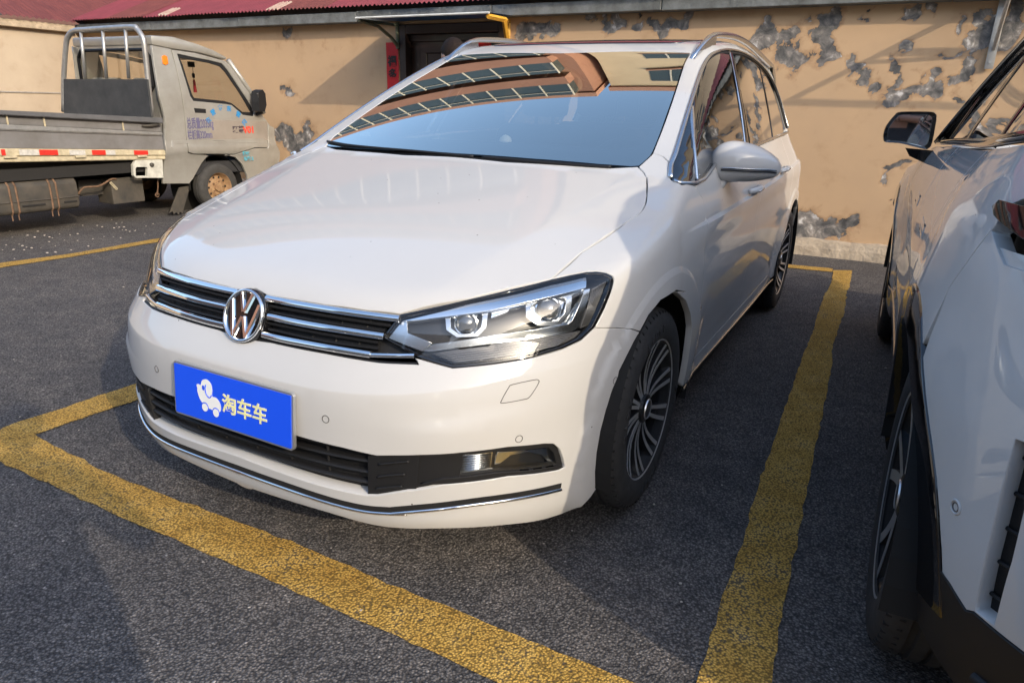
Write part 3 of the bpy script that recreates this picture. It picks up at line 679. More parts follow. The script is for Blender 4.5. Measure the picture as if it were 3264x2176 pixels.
# ---- strip along the bumper lip, sensors, washer covers
Pm=[];xs=np.linspace(0,.80,40)
stp=np.concatenate([st_t,[st_b[0]]]);
sm=np.concatenate([on(body,4,[(1535,785),(1450,806),(1200,856),(800,912),(400,960),(130,984)]),on(body,'c',[(1344,716),(1240,715),(1100,698),(800,608),(540,515)])])[::-1]
sm=np.concatenate([[[0,sm[0][1]-.001,sm[0][2]-.0015]],sm]);sm=catmull(sm,5)
def lipcurve(dz):
    P=[]
    for p in sm:
        th=math.atan2(p[0],Y0-p[1]);P.append(pol(th,p[2]+dz)[0])
    P=np.array(P);return np.concatenate([(P*[-1,1,1])[::-1][:-1],P])
mb=MB();ribbon(mb,lipcurve(.004),body,.015,.0015,.0005);strip=mb.build('bumper_slot','dark_void',car,auto=50)
mb=MB();ribbon(mb,lipcurve(-.0075),body,.009,.006,.0);mb.build('bumper_chrome_strip','chrome',car,auto=60)
def ring_on(name,p,r,m_,w_=.0011,parent=car,ex=1.0):
    n=normal(body,p[None])[0];u=np.cross(n,[0,0,1.]);u/=np.linalg.norm(u);v=np.cross(u,n)
    P=[p+u*math.cos(a)*r+v*math.sin(a)*r*ex for a in np.linspace(0,2*math.pi,28)[:-1]]
    mb=MB();mb.tube(P,w_,6,closed=True);return mb.build(name,m_,parent,smooth=True)
for k_,q in((1,(1500,1377)),(2,(1069,1407)),(2,(1790,970))):
    o=ring_on('parking_sensor',on(body,k_,[q])[0],.0095,'gap_grey');mirrored(o,car)
wq=catmull(on(body,2,[(945,1138),(1100,1112),(1150,1090),(1215,990),(1212,966),(1180,965),(1020,1000),(990,1025),(940,1115)]),4,closed=True)
mb=MB();mb.tube(lift(wq,body,.0),.0011,6,closed=True);o=mb.build('washer_cover_seam','gap_grey',car,smooth=True);mirrored(o,car)
# ---- number plate
PXC=(733.,1287.);_v=np.array([(PXC[0]-IW/2)/FPX,-(PXC[1]-IH/2)/FPX,1.])@CR;_c=CAM+_v*((-.908-CAM[1])/_v[1]);pt=_c+[0,.0065,.0695];pb=_c-[0,.0065,.0695];pv=(pt-pb)/np.linalg.norm(pt-pb);pu=np.array([1.,0,0]);pn=np.cross(pu,pv);pc=(pt+pb)/2
def ploc(u,v,n=0.):return pc+pu*u+pv*v+pn*n
def rrect(w_,h_,r,n=5):
    out=[]
    for cx,cy,a0 in((w_-r,h_-r,0),(-w_+r,h_-r,90),(-w_+r,-h_+r,180),(w_-r,-h_+r,270)):
        for i in range(n+1):
            a=math.radians(a0+90*i/n);out.append((cx+r*math.cos(a),cy+r*math.sin(a)))
    return out
def slab(mb,poly,n0,n1,loc):
    k=len(poly);V=[loc(*p,n0) for p in poly]+[loc(*p,n1) for p in poly]
    mb.add(V,[tuple(range(k))[::-1],tuple(range(k,2*k))]+[(i,(i+1)%k,k+(i+1)%k,k+i) for i in range(k)])
mb=MB();slab(mb,rrect(.2225,.0755,.010),-.012,-.002,ploc);plate=mb.build('number_plate','plate_frame',car)
mb=MB();slab(mb,rrect(.216,.0695,.002),-.003,.0005,ploc);mb.build('plate_face','plate_blue',plate)
flat_text('淘车车',.0555,'plate_cream','plate_lettering',plate,ploc(.054,-.006,.0012),pu,pv,bold=.0011)
def blob(pts,c0,sc,n1,name,m_):
    P=catmull(np.array(pts,float),5,closed=True)*sc+np.array(c0);mb=MB();slab(mb,[tuple(p) for p in P],.0004,n1,ploc);return mb.build(name,m_,plate)
C0=(-.079,.002);SCL=.0122
blob([(-3.7,1.3),(-3.9,2.0),(-3.3,2.3),(-2.6,2.2),(-2.0,3.4),(-.6,3.9),(.7,3.2),(1.1,1.9),(1.0,.4),(2.2,.3),(3.3,-.5),(3.7,-1.7),(3.3,-2.7),(2.0,-3.0),(.4,-2.7),(-.9,-2.6),(-2.4,-1.7),(-3.2,-.7),(-3.7,.5)],C0,SCL,.0010,'plate_logo','plate_white')
for cx,cy in((-1.4,-2.7),(2.1,-3.2)):
    blob([(cx+1.18*math.cos(a),cy+1.18*math.sin(a)) for a in np.linspace(0,2*math.pi,13)[:-1]],C0,SCL,.0013,'plate_logo_ring','plate_blue')
    blob([(cx+.92*math.cos(a),cy+.92*math.sin(a)) for a in np.linspace(0,2*math.pi,13)[:-1]],C0,SCL,.0016,'plate_logo_wheel','plate_white')
mb=MB();mb.tube([ploc(C0[0]+SCL*a,C0[1]+SCL*b,.0010) for a,b in catmull([(-.9,2.6),(-1.1,1.4),(-.6,.2),(.3,-.1),(.9,.6)],5)],.0016,6);mb.build('plate_logo_ear','plate_blue',plate)
blob([(-1.75+.38*math.cos(a),1.75+.6*math.sin(a)) for a in np.linspace(0,2*math.pi,11)[:-1]],C0,SCL,.0014,'plate_logo_eye','plate_blue')
# moulded recess line round the plate
P=[(-.232,.10),(.225,.10),(.236,.085),(.241,-.02)]
# ---- greenhouse of the people carrier
ws_side=on(body,6,[(75,938),(120,900),(160,850),(220,700),(300,470),(355,300),(395,232)])
ws_top=on(body,7,[(2255,214),(2100,208),(1900,206),(1700,211)])
yt=1.086
ws_half=np.concatenate([[[0,.212,1.07],[.3,.22,1.07],[.55,.238,1.07],[.66,.252,1.07]],catmull(ws_side,4),ws_top,[[0,yt,1.48]]])
def ontop(P,f=body):
    P=np.array(P,float);o=P.copy();o[:,2]=2.2;return cast(f,o,np.tile([0,0,-1.],(len(P),1)),0,2.1,n=90)
ws_half=ontop(ws_half)
wprj=Top(sy=-.35)
wsc=panel('windshield',sym(ws_half),wprj,body,'windscreen_glass',car,h=.045,hb=.03,off=.001,thick=0,inset=.003)
in_half=ontop([[0,.305,1.1],[.3,.315,1.1],[.55,.335,1.1],[.625,.365,1.1],[.648,.42,1.1],[.640,.56,1.2],[.605,.82,1.3],[.565,1.02,1.4],[.545,1.075,1.4],[.5,1.085,1.4],[.25,1.072,1.4],[0,yt-.02,1.4]])
panel('windshield_border',sym(ws_half),wprj,body,'gloss_black',wsc,h=.045,hb=.03,off=.006,thick=0,inset=.003,holes=[sym(in_half)])
# cowl and wipers
cowl=sym(ontop(np.concatenate([[[0,.175,1.]],hood_rear[::-1][1:]*[1,1,1]-[0,.015,0],[[.69,.25,1.]],[[.69,.275,1.],[.55,.258,1.],[.3,.235,1.],[0,.225,1.]]])))
panel('cowl',cowl,wprj,body,'black_plastic',car,h=.04,off=.014,thick=0)
def onb(pts,off=0.):
    P=np.array(pts,float);o=P.copy();o[:,2]=2.2;return cast(body,o,np.tile([0,0,-1.],(len(P),1)),0,2.1,n=90,off=off)
for pts in([(-.70,.288),(-.55,.250),(-.35,.222),(-.1,.203),(.08,.196)],[(.12,.196),(.3,.200),(.5,.214),(.60,.228)]):
    P=onb(catmull([(x,y,0) for x,y in pts],6));mb=MB();mb.tube(lift(P,body,.004),.005,6);wp=mb.build('wiper','black_plastic',car,smooth=True)
    mb=MB();mb.tube(lift(P,body,.003),.0035,5);mb.build('wiper_blade','rubber',wp)
# side window outline (daylight opening)
dlo=on(body,6,[(268,1012),(272,930),(300,860),(355,680),(400,535),(440,410),(475,315),(510,258),(545,232),(600,214),(660,216),(730,236),(800,280),(865,345),(915,430),(955,540),(982,640),(993,705)])
dlo[:,1]=np.maximum.accumulate(dlo[:,1])
yre=dlo[-1][1]
belt=lambda y,dz=0.:cast(body,[[1.5,y,float(ZB(y))+dz]],[[-1.,0,0]],0,1.4)[0]
lowb=[belt(yre-.01,.012)]+[belt(y,.004) for y in np.linspace(yre-.1,.66,14)]+list(on(body,6,[(478,1022),(420,1049),(330,1050),(288,1034)]))
DLO=np.concatenate([catmull(dlo,3),lowb])
sprj=Axis((-.86,.12,-.5))
# white frame: A-pillar, cantrail, rear pillar
ditch=ontop([(x,y,0) for x,y in((.600,1.16),(.607,1.25),(.612,1.5),(.612,2.0),(.60,2.5),(.585,3.0),(.56,3.32))])
rearp=[cast(body,[[1.6,y,z]],[[-1.,0,0]],0,1.5)[0] for y,z in((3.40,1.40),(3.44,1.25),(3.46,1.13))]
frame_out=np.concatenate([on(body,6,[(262,1000),(262,915),(225,880),(160,858)]),catmull(ws_side[2:],4),ditch,rearp,[belt(yre+.1,.004),belt(yre-.01,.012)],catmull(dlo,3)[::-1]])
fr=panel('roof_pillar_frame',frame_out,sprj,body,'car_paint_white',car,h=.035,hb=.02,inset=.002,thick=.03,lip=.003)
mirrored(fr,car)
roof_half=np.concatenate([[[0,yt+.004,1.5]],ws_top[::-1]+[0,.004,0],[ws_side[-1]+[0,.006,0]],ditch,[[.3,3.42,1.5],[0,3.44,1.5]]])
roof=panel('roof',sym(ontop(roof_half)),Top(),body,'car_paint_white',car,h=.05,hb=.03,inset=.002,thick=.02,lip=.003)
sr=ontop([[0,1.262,1.5],[.30,1.268,1.5],[.46,1.285,1.5],[.485,1.31,1.5],[.49,1.6,1.5],[.49,2.4,1.5],[.47,2.45,1.5],[0,2.46,1.5]])
panel('sunroof',sym(sr),Top(),body,'gloss_black',roof,h=.06,off=-.004,thick=.006)
# glass and its trim
gl_o=panel('side_window_seal',DLO,sprj,body,'gloss_black',car,h=.03,hb=.02,off=.004,thick=0,inset=.004,holes=[])
bpy.data.objects.remove(gl_o)
def at_y(y,lo=True):
    P=catmull(dlo,3);i=np.argmin(np.abs(P[:,1]-y));return P[i]
def win(name,y0,y1,sl0=0.,sl1=0.,m_='tinted_glass',ins=.016):
    """window between two pillar lines (y at belt, slant per metre of height)"""
    P=catmull(dlo,3);top=[p for p in P if p[1]>y0+sl0*(p[2]-1.1) and p[1]<y1+sl1*(p[2]-1.1)]
    def pillar(y,sl):
        best=min(P,key=lambda p:abs(p[1]-(y+sl*(p[2]-1.1)))+ (10 if p[2]<1.15 else 0));zt=best[2]
        return [cast(body,[[1.5,y+sl*(z-1.1),z]],[[-1.,0,0]],0,1.4)[0] for z in np.linspace(float(ZB(y))+.004,zt-.003,8)]
    a=pillar(y0,sl0) if y0>.3 else [];b=pillar(y1,sl1) if y1<yre-.02 else []
    lo_=[belt(y,.004) for y in np.linspace(y1 if y1<yre-.02 else yre-.02,max(y0,.30),10)]
    out=np.array(list(a)+list(top)+list(b[::-1])+lo_)
    return panel(name,out,sprj,body,m_,car,h=.04,hb=.02,off=.005,thick=0,inset=ins)
def strip(name,y,sl,w_,m_='gloss_black'):
    P=catmull(dlo,3);best=min(P,key=lambda p:abs(p[1]-(y+sl*(p[2]-1.1)))+(10 if p[2]<1.15 else 0))
    zz=np.linspace(float(ZB(y))-.002,best[2]-.002,10)
    C=np.array([cast(body,[[1.5,y+sl*(z-1.1),z]],[[-1.,0,0]],0,1.4)[0] for z in zz]);mb=MB();ribbon(mb,C,body,w_,.006,-.008);o=mb.build(name,m_,car,auto=50);mirrored(o,car);return o
def win6(name,pts,ins=.0):
    o=panel(name,on(body,6,pts),sprj,body,'tinted_glass',car,h=.04,hb=.02,off=.005,thick=0);mirrored(o,car)
def strip6(name,pts,w_,m_):
    C=catmull(on(body,6,pts),4);mb=MB();ribbon(mb,C,body,w_,.006,-.007);o=mb.build(name,m_,car,auto=50);mirrored(o,car)
win6('quarter_window',[(284,1034),(280,960),(305,880),(352,720),(396,595),(408,700),(422,850),(438,1008),(420,1042),(335,1046)])
win6('front_door_window',[(416,575),(455,420),(495,305),(540,250),(590,232),(640,240),(668,400),(705,600),(738,815),(600,930),(470,1022),(452,1020),(438,850),(424,690)])
win6('rear_door_window',[(668,245),(730,255),(800,300),(830,340),(868,530),(908,770),(850,800),(775,825),(740,600),(700,400)])
win6('rear_quarter_window',[(836,335),(880,395),(925,500),(960,620),(982,720),(960,748),(915,768),(890,600),(862,460)])
strip6('window_divider',[(402,560),(414,700),(430,850),(446,1022)],.016,'satin_chrome')
strip6('b_pillar_trim',[(652,232),(690,410),(725,600),(757,822)],.062,'gloss_black')
strip6('b_pillar_edge',[(646,234),(680,400),(715,600),(742,815)],.008,'satin_chrome')
strip6('rear_divider',[(832,330),(866,480),(895,640),(914,775)],.03,'gloss_black')
mb=MB();mb.tube(lift(np.concatenate([catmull(dlo,3)]),body,.002),.0085,8,flat=.5);tr=mb.build('window_trim','satin_chrome',car,smooth=True);mirrored(tr,car)
mb=MB();mb.tube(lift(np.array(lowb),body,.002),.0075,8);tr=mb.build('belt_trim','satin_chrome',car,smooth=True);mirrored(tr,car)
Pk=catmull(dlo,3);mb=MB();Nn=normal(body,Pk);cen=DLO.mean(0);ins=[p+(cen-p)/np.linalg.norm(cen-p)*.011-n*.004 for p,n in zip(Pk,Nn)];mb.tube(ins,.006,6);tr=mb.build('window_seal','black_plastic',car,smooth=True);mirrored(tr,car)
# doors, quarter panel, sill, tailgate
sd=lambda y,z:cast(body,[[1.5,y,z]],[[-1.,0,0]],0,1.4)[0]
bl=lambda a,b,n=10:[belt(y,-.004) for y in np.linspace(a,b,n)]
yb1,yb2=1.33,2.30
fd=np.concatenate([door_f,[sd(yd,.5),sd(yd+.0,.345)],[sd(yb1,.345),sd(yb1,.6),sd(yb1,.9)],bl(yb1,.66),on(body,6,[(480,1034),(425,1062)])])
door1=panel('front_door',fd,Polar(6),body,'car_paint_white',car,h=.035,hb=.02,inset=G,thick=.02,creases=SIDEL);mirrored(door1,car)
WY=2.791
arcr=lambda a0,a1,r=.392,n=14:[sd(WY+r*math.cos(t),.335+r*math.sin(t)) for t in np.radians(np.linspace(a0,a1,n))]
d2=np.concatenate([[sd(yb1+.0,.345),sd(2.2,.345)],[sd(2.30,.42)],arcr(165,128,.44,6),[sd(yb2+.22,.80),sd(yb2+.2,.95)],bl(yb2+.18,yb1,8)])
door2=panel('rear_door',d2,Polar(6),body,'car_paint_white',car,h=.035,hb=.02,inset=G,thick=.02,creases=SIDEL);mirrored(door2,car)
qp=np.concatenate([[sd(2.2,.345),sd(2.3,.30)],arcr(185,-5),[sd(3.25,.32),sd(3.40,.32),sd(3.45,.6),sd(3.46,.9),sd(3.46,1.11)],bl(3.4,yb2+.18,8),[sd(yb2+.2,.95),sd(yb2+.22,.80)],arcr(128,165,.44,6),[sd(2.30,.42)]])
q_=panel('quarter_panel',qp,Polar(6),body,'car_paint_white',car,h=.035,hb=.02,inset=.0022,thick=.02,creases=SIDEL+[arc_side(WY,.450,-20,200),arc_side(WY,.470,-20,200)]);mirrored(q_,car)
sl_=panel('sill',np.array([sd(yd-.02,.345),sd(2.24,.345),sd(2.33,.295),sd(2.33,.285),sd(1.3,.275),sd(.40,.275),sd(.40,.30)]),Polar(6),body,'car_paint_white',car,h=.05,hb=.03,inset=.002,thick=.02);mirrored(sl_,car)
mb=MB();ribbon(mb,np.array([sd(y,.287) for y in np.linspace(.34,2.36,12)]),body,.010,.006,0);o=mb.build('sill_trim','satin_chrome',car,auto=50);mirrored(o,car)
mb=MB();ribbon(mb,np.array([sd(y,.25) for y in np.linspace(.36,2.36,12)]),body,.06,.004,-.012);o=mb.build('sill_cladding','black_plastic',car,auto=50);mirrored(o,car)
bk=lambda x,z:cast(body,[[x,4.6,z]],[[0,-1.,0]],0,2.4)[0]
tg=np.array([bk(x,z) for x,z in((-.80,.30),(.80,.30),(.80,.7),(.79,1.05),(.70,1.3),(.60,1.46),(.3,1.50),(-.3,1.50),(-.60,1.46),(-.70,1.3),(-.79,1.05),(-.80,.7))])
tgo=panel('tailgate',tg,Axis((0,-1,0)),body,'car_paint_white',car,h=.08,hb=.05,thick=.02)
panel('rear_window',np.array([bk(x,z) for x,z in((-.60,1.08),(.60,1.08),(.52,1.40),(-.52,1.40))]),Axis((0,-1,0)),body,'tinted_glass',tgo,h=.08,off=-.004,thick=0)
# handles
for y0 in(1.10,2.00):
    C=np.array([sd(y,.925+.028*(y-1.1)) for y in np.linspace(y0,y0+.215,9)]);N=normal(body,C);bow=np.sin(np.linspace(.15,math.pi-.15,9))[:,None]*.030
    mb=MB();mb.tube(C+N*bow,[.010,.013,.014,.0145,.0145,.0145,.014,.013,.010],10,flat=1.0);h_=mb.build('door_handle','car_paint_white',door1 if y0<1.5 else door2,smooth=True)
    mb=MB();mb.tube((C+N*(bow+.0135))[2:7]-[0,0,.004],.0035,6);mb.build('handle_trim','satin_chrome',h_ if False else (door1 if y0<1.5 else door2),smooth=True)
# mirrors
def mirror_shell(parent):
    # sections along x: x, ycentre, zcentre, half depth (y), half height up, half height down
    S_=[(.812,.700,1.045,.012,.020,.026),(.818,.700,1.048,.040,.040,.046),(.836,.703,1.056,.066,.066,.060),(.865,.712,1.064,.084,.078,.067),(.90,.724,1.067,.094,.080,.069),(.94,.740,1.066,.097,.075,.066),(.975,.755,1.063,.092,.067,.060),(1.008,.772,1.059,.080,.054,.050),(1.034,.788,1.055,.062,.039,.039),(1.050,.800,1.052,.040,.024,.026),(1.058,.806,1.051,.012,.007,.009)]
    S_=np.array(S_);t=np.linspace(0,len(S_)-1,28);I=[spl(range(len(S_)),S_[:,i])(t) for i in range(6)]
    n=32;V=[];F=[];mi=[]
    for i in range(len(t)):
        x,yc,zc,d,hu,hd=[I[j][i] for j in range(6)]
        for k in range(n):
            a=2*math.pi*k/n;ca,sa=math.cos(a),math.sin(a);e=.78
            yy=abs(ca)**e*np.sign(ca)*d;zz=abs(sa)**e*np.sign(sa)*(hu if sa>0 else hd)
            if yy>0:yy*=.55
            V.append((x,yc+yy,zc+zz))
    for i in range(len(t)-1):
        for k in range(n):
            F.append((i*n+k,i*n+(k+1)%n,(i+1)*n+(k+1)%n,(i+1)*n+k))
    F.append(tuple(range(n))[::-1]);F.append(tuple((len(t)-1)*n+k for k in range(n)))
    o=mesh('mirror',V,F,'car_paint_white',parent,auto=60)
    V=np.array(V).reshape(len(t),n,3)
    # indicator strip on the leading face and the mirror glass behind
    st=[];
    for i in range(9,25):
        row=V[i];f_=row[[k for k in range(n) if math.cos(2*math.pi*k/n)<-.2]];zt=float(I[2][i])-.012
        j=np.argmin(np.abs(f_[:,2]-zt));st.append(f_[j]+[0,-.002,0])
    st=catmull(np.array(st)[::3],4);mb=MB();mb.tube(st,.0055,8,flat=.7);mb.build('mirror_indicator','lamp_dark',o,smooth=True)
    mb=MB();mb.tube(np.array(st)+[0,-.002,.007],.0022,6);mb.build('mirror_seam','satin_chrome',o,smooth=True)
    pl=[(.850+.185*(.5+.5*math.cos(a)*abs(math.cos(a))**-.35),1.062+.05*math.sin(a)) for a in np.linspace(0,2*math.pi,28)[:-1]]
    mb=MB();mb.prism([(a,b) for a,b in pl],1,.795,.801);mb.build('mirror_glass','mirror_glass',o)
    mb=MB();q=[(.85,.70,.985),(.875,.715,1.012),(.93,.73,1.018)]
    mb.tube([(.832,.640,.948),(.842,.660,.972),(.855,.690,1.002),(.870,.715,1.030)],[.038,.040,.040,.040],12,flat=.7);mb.build('mirror_arm','car_paint_white',o,smooth=True)
    mb=MB();mb.tube([(.826,.642,.928),(.836,.655,.95)],[.034,.036],12,flat=.55);mb.build('mirror_base','black_plastic',o,smooth=True)
    return o
mr=mirror_shell(car);mirrored(mr,car)
# roof rails
def rail(s_):
    ys=np.linspace(1.06,3.25,30);P=[];h_=[]
    for y in ys:
        x=.628-.02*((y-2.1)/1.1)**2;p=ontop([(x,y,0)])[0];e=min((y-1.06)/.34,(3.25-y)/.34,1);p[2]+=-.004+.040*math.sin(e*math.pi/2);P.append(p)
    P=np.array(P);mb=MB();mb.tube(P,[.006+.012*min(1,i/5,(29-i)/5) for i in range(30)],10,flat=.8);o=mb.build('roof_rail','satin_chrome',car,smooth=True)
    mb=MB()
    for a,b in((1.06,1.36),(2.95,3.25)):
        q=[]
        for y in np.linspace(a,b,8):
            x=.628-.02*((y-2.1)/1.1)**2;p=ontop([(x,y,0)])[0];e=min((y-1.06)/.34,(3.25-y)/.34,1);q.append((p,p+np.array([0,0,.035*math.sin(max(0,e)*math.pi/2)])))
        V=[];
        for lo_,hi_ in q:
            for dx in(-.012,.012):V+=[lo_+[dx,0,-.01],hi_+[dx,0,0]]
        F=[]
        for i in range(len(q)-1):
            A,B=i*4,(i+1)*4;F+=[(A,A+1,B+1,B),(A+2,B+2,B+3,A+3),(A+1,A+3,B+3,B+1)]
        mb.add(V,F)
    mb.build('rail_foot','satin_chrome',o);return o
rl=rail(1);mirrored(rl,car)
# inner shell, wheel wells, underbody
def circ(wy,r,n=28):return np.array([sd(wy+r*math.cos(t),.335+r*math.sin(t)) if (.335+r*math.sin(t))>.19 else sd(wy+r*math.cos(t),.19) for t in np.linspace(0,2*math.pi,n)[:-1]])
fl_=[cast(body,[[math.sin(t)*1.5,Y0-math.cos(t)*1.5,.2]],[[-math.sin(t),math.cos(t),0]],0,1.4)[0] for t in np.linspace(0,math.pi/2,10)]
def shellgrid():
    V=[];F=[];us=list(np.linspace(-1,1,41))
    zs=np.array([.20,.35,.5,.62]);rows=[]
    for z in zs:
        for u in us:
            t=u*1.02;d=np.array([math.sin(t),-math.cos(t),0]);p=cast(body,[[d[0]*1.5,Y0+d[1]*1.5,z]],[-d],0,1.4,off=.085)[0];V.append(p)
    k=len(us)
    for i in range(len(zs)-1):
        for j in range(k-1):F.append((i*k+j,i*k+j+1,(i+1)*k+j+1,(i+1)*k+j))
    return V,F
V,F=shellgrid();V=[v if not np.isnan(v[0]) else (0,-.5,.4) for v in V];mesh('dark_inner_shell',V,F,'dark_void',car)  # black shell added behind the bumper: darkens gaps and stops light leaks
mb=MB();mb.box((-.60,-.50,.60),(.60,.16,.70));mb.box((-.52,-.60,.20),(.52,.60,.62));mb.build('engine_bay','dark_void',car)
mb=MB();mb.box((-.80,.42,.17),(.80,2.35,.26));mb.box((-.62,2.3,.2),(.62,3.5,.5));mb.box((-.84,.42,.26),(.84,.50,.96));mb.build('underbody','dark_void',car)
for wy in(0,2.791):
    mb=MB();mb.lathe([(.52,.40),(.895,.40)],24,0,(0,wy,.335),math.radians(-15),math.radians(195));mb.lathe([(.52,.02),(.52,.40)],24,0,(0,wy,.335));
    o=mb.build('wheel_well','dark_void',car,fix=False);mirrored(o,car)
# wheels
def make_wheel(parent,x,y,sgn,spk):
    wv=empty('wheel',(x,y,.333),parent)
    R=.333
    mb=MB();tp=[(-.100,.225),(-.108,.245),(-.110,.275),(-.105,.305),(-.092,.322),(-.078,.3285),(-.05,.3315),(-.046,.3245),(-.034,.3245),(-.030,.3322),(0-.006,R),(-.004,.3255),(.004,.3255),(.006,R),(.030,.3322),(.034,.3245),(.046,.3245),(.05,.3315),(.078,.3285),(.092,.322),(.105,.305),(.110,.275),(.108,.245),(.100,.228),(.094,.222)]
    mb.lathe([(a*sgn,r) for a,r in tp],72,0);ty=mb.build('tyre','rubber',wv,auto=35)
    # shoulder sipes
    mb=MB()
    for i in range(64):
        t=2*math.pi*i/64
        for a,r in(((.060,.3325),(.096,.3215)),):
            for sg in(1,-1):
                A=np.array([sg*a[0],r*0,0]) if False else None
                p=[(sg*.062*1,.3300,t),(sg*.098,.3185,t+.03)];q=[]
                for h,rr,tt in p:
                    for dt in(-.008,.008):
                        for dr in(-.006,.0022):q.append((h*sgn,(rr+dr)*math.cos(tt+dt),(rr+dr)*math.sin(tt+dt)))
                mb.add(q,[(0,1,3,2),(4,6,7,5),(0,4,5,1),(2,3,7,6),(1,5,7,3)])
    tag(mb.build('tyre_sipes','rubber_dark',wv),kind='stuff')
    mb=MB();mb.lathe([(-.09*sgn,.215),(.07*sgn,.205),(.088*sgn,.222),(.098*sgn,.228),(.1005*sgn,.233),(.097*sgn,.2345),(.09*sgn,.232)],64,0);rm=mb.build('rim','rim_dark',wv,auto=40)
    mb=MB();mb.lathe([(.0995*sgn,.2345),(.1022*sgn,.2315),(.0995*sgn,.2265)],64,0);mb.build('rim_lip','rim_cut',wv,auto=60)
    mb=MB();mb.lathe([(.02*sgn,.0),(.02*sgn,.16),(.0*sgn,.165)],36,0);mb.build('brake_disc','rim_disc',wv,auto=40)
    if spk=='turbine':
        # 20 slim spokes with bright cut faces, every second pair closed by a dark blade
        for i in range(20):
            t0=2*math.pi*i/20+(-.055 if i%2 else .055);cv=.06*sgn
            for part in(0,1):
                mbp=MB();V=[]
                rs=np.linspace(.036,.226,8)
                for r in rs:
                    e=(r-.036)/.19;t=t0+cv*e*e;wd=(.0060+.0026*e) if part==0 else (.0052+.0022*e)
                    hx=(.078+.018*e*e-.012*math.sin(e*math.pi))
                    c,s=math.cos(t),math.sin(t)
                    for dw,dx in((( -1,-.026),(-1,0),(1,0),(1,-.026)) if part==0 else ((-1,.0),(-1,.0012),(1,.0012),(1,0))):
                        V.append(((hx+dx)*sgn,r*c-dw*wd*s,r*s+dw*wd*c))
                F=[]
                for k in range(7):
                    for j in range(4):F.append((k*4+j,k*4+(j+1)%4,(k+1)*4+(j+1)%4,(k+1)*4+j))
                mbp.add(V,F);mbp.build('spoke' if part==0 else 'spoke_face','rim_dark' if part==0 else 'rim_cut',wv)
        for i in range(10):
            t0=2*math.pi*(2*i+.5)/20;cv=.06*sgn;V=[];F=[]
            for r in np.linspace(.10,.222,6):
                e=(r-.036)/.19
                for dt in(-.085,.085):
                    t=t0+cv*e*e+dt*(.75+.25*e);V.append(((.060+.012*e*e-.008*(dt>0))*sgn,r*math.cos(t),r*math.sin(t)))
            for k in range(5):F.append((2*k,2*k+1,2*k+3,2*k+2))
            mesh('spoke_blade',V,F,'rim_blade',wv,smooth=True)
    else:
        for i in range(5):
            for dd in(-1,1):
                V=[];
                for e in np.linspace(0,1,8):
                    r=.045+.185*e;t=2*math.pi*i/5+dd*(.10+.16*e);wd=.022-.006*e;c,s=math.cos(t),math.sin(t);hx=.082+.012*e*e
                    for dw,dx in((-1,-.03),(-.8,0),(.8,0),(1,-.03)):V.append(((hx+dx)*sgn,r*c-dw*wd*s,r*s+dw*wd*c))
                F=[(k*4+j,k*4+(j+1)%4,(k+1)*4+(j+1)%4,(k+1)*4+j) for k in range(7) for j in range(4)]
                mesh('spoke',V,F,'rim_dark',wv)
                V=[(v[0]+.0015*sgn,v[1],v[2]) for k in range(8) for v in(V[k*4+1],V[k*4+2])];mesh('spoke_face',V,[(2*k,2*k+1,2*k+3,2*k+2) for k in range(7)],'rim_cut',wv)
    mb=MB();mb.lathe([(.05*sgn,.052),(.086*sgn,.047),(.0905*sgn,.036),(.0915*sgn,.030),(.092*sgn,.0)],36,0);mb.build('hub_cap','rim_dark',wv,auto=40)
    mb=MB();mb.lathe([(.0905*sgn,.0345),(.0945*sgn,.0325),(.0925*sgn,.0295)],36,0);mb.build('hub_ring','rim_cut',wv,auto=60)
    if spk=='turbine':   # raised letters on the outer sidewall
        for word,a0 in(('SPORT',2.0),('MAXX',3.1),('SPORT',5.1),('MAXX',6.2)):
            for i,ch in enumerate(word):
                t=a0+(.135*i)*(-sgn);c,s_=math.cos(t),math.sin(t)
                flat_text(ch,.034,'rubber_raised','tyre_letter',wv,(sgn*.1108,.268*c,.268*s_),(0,sgn*s_,-sgn*c),(0,c,s_),depth=.0012,bold=.0006)
    return wv
for x,y,s_ in((.776,0,1),(-.776,0,-1),(.776,2.791,1),(-.776,2.791,-1)):make_wheel(car,x,y,s_,'turbine')
# interior
mb=MB();mb.prism([(.30,.95),(.30,1.05),(.45,1.095),(.80,1.085),(.92,1.04),(.92,.80),(.85,.60),(.5,.60)],0,-.70,.70,bev=.02);dash=mb.build('dashboard','interior_dark',car,auto=40)
def seat(x,y,m_='interior_dark'):
    s=MB();s.box((x-.26,y-.28,.42),(x+.26,y+.24,.58),bev=.05);V=[]
    s.prism([(y+.12,.52),(y+.26,.52),(y+.46,1.13),(y+.40,1.16),(y+.33,1.13)],0,x-.25,x+.25,bev=.04)
    o=s.build('seat',m_,car,auto=50)
    s=MB();s.box((x-.14,y+.40,1.19),(x+.14,y+.50,1.37),bev=.04);s.box((x-.06,y+.44,1.10),(x-.045,y+.455,1.22));s.box((x+.045,y+.44,1.10),(x+.06,y+.455,1.22));s.build('headrest',m_,o,auto=50)
for x,y in((-.37,1.25),(.37,1.25),(-.42,2.15),(.02,2.15),(.45,2.15)):seat(x,y)
mb=MB();n=30;cs=np.array([.37,.96,.95]);a1=np.array([1,0,0]);a2=np.array([0,.42,.9]);mb.tube([cs+a1*.185*math.cos(t)+a2*.185*math.sin(t) for t in np.linspace(0,2*math.pi,n+1)[:-1]],.016,8,closed=True)
for t in(0,math.pi,-math.pi/2):mb.tube([cs+np.array([0,-.02,0]),cs+a1*.18*math.cos(t)+a2*.18*math.sin(t)],.018,6,flat=.4)
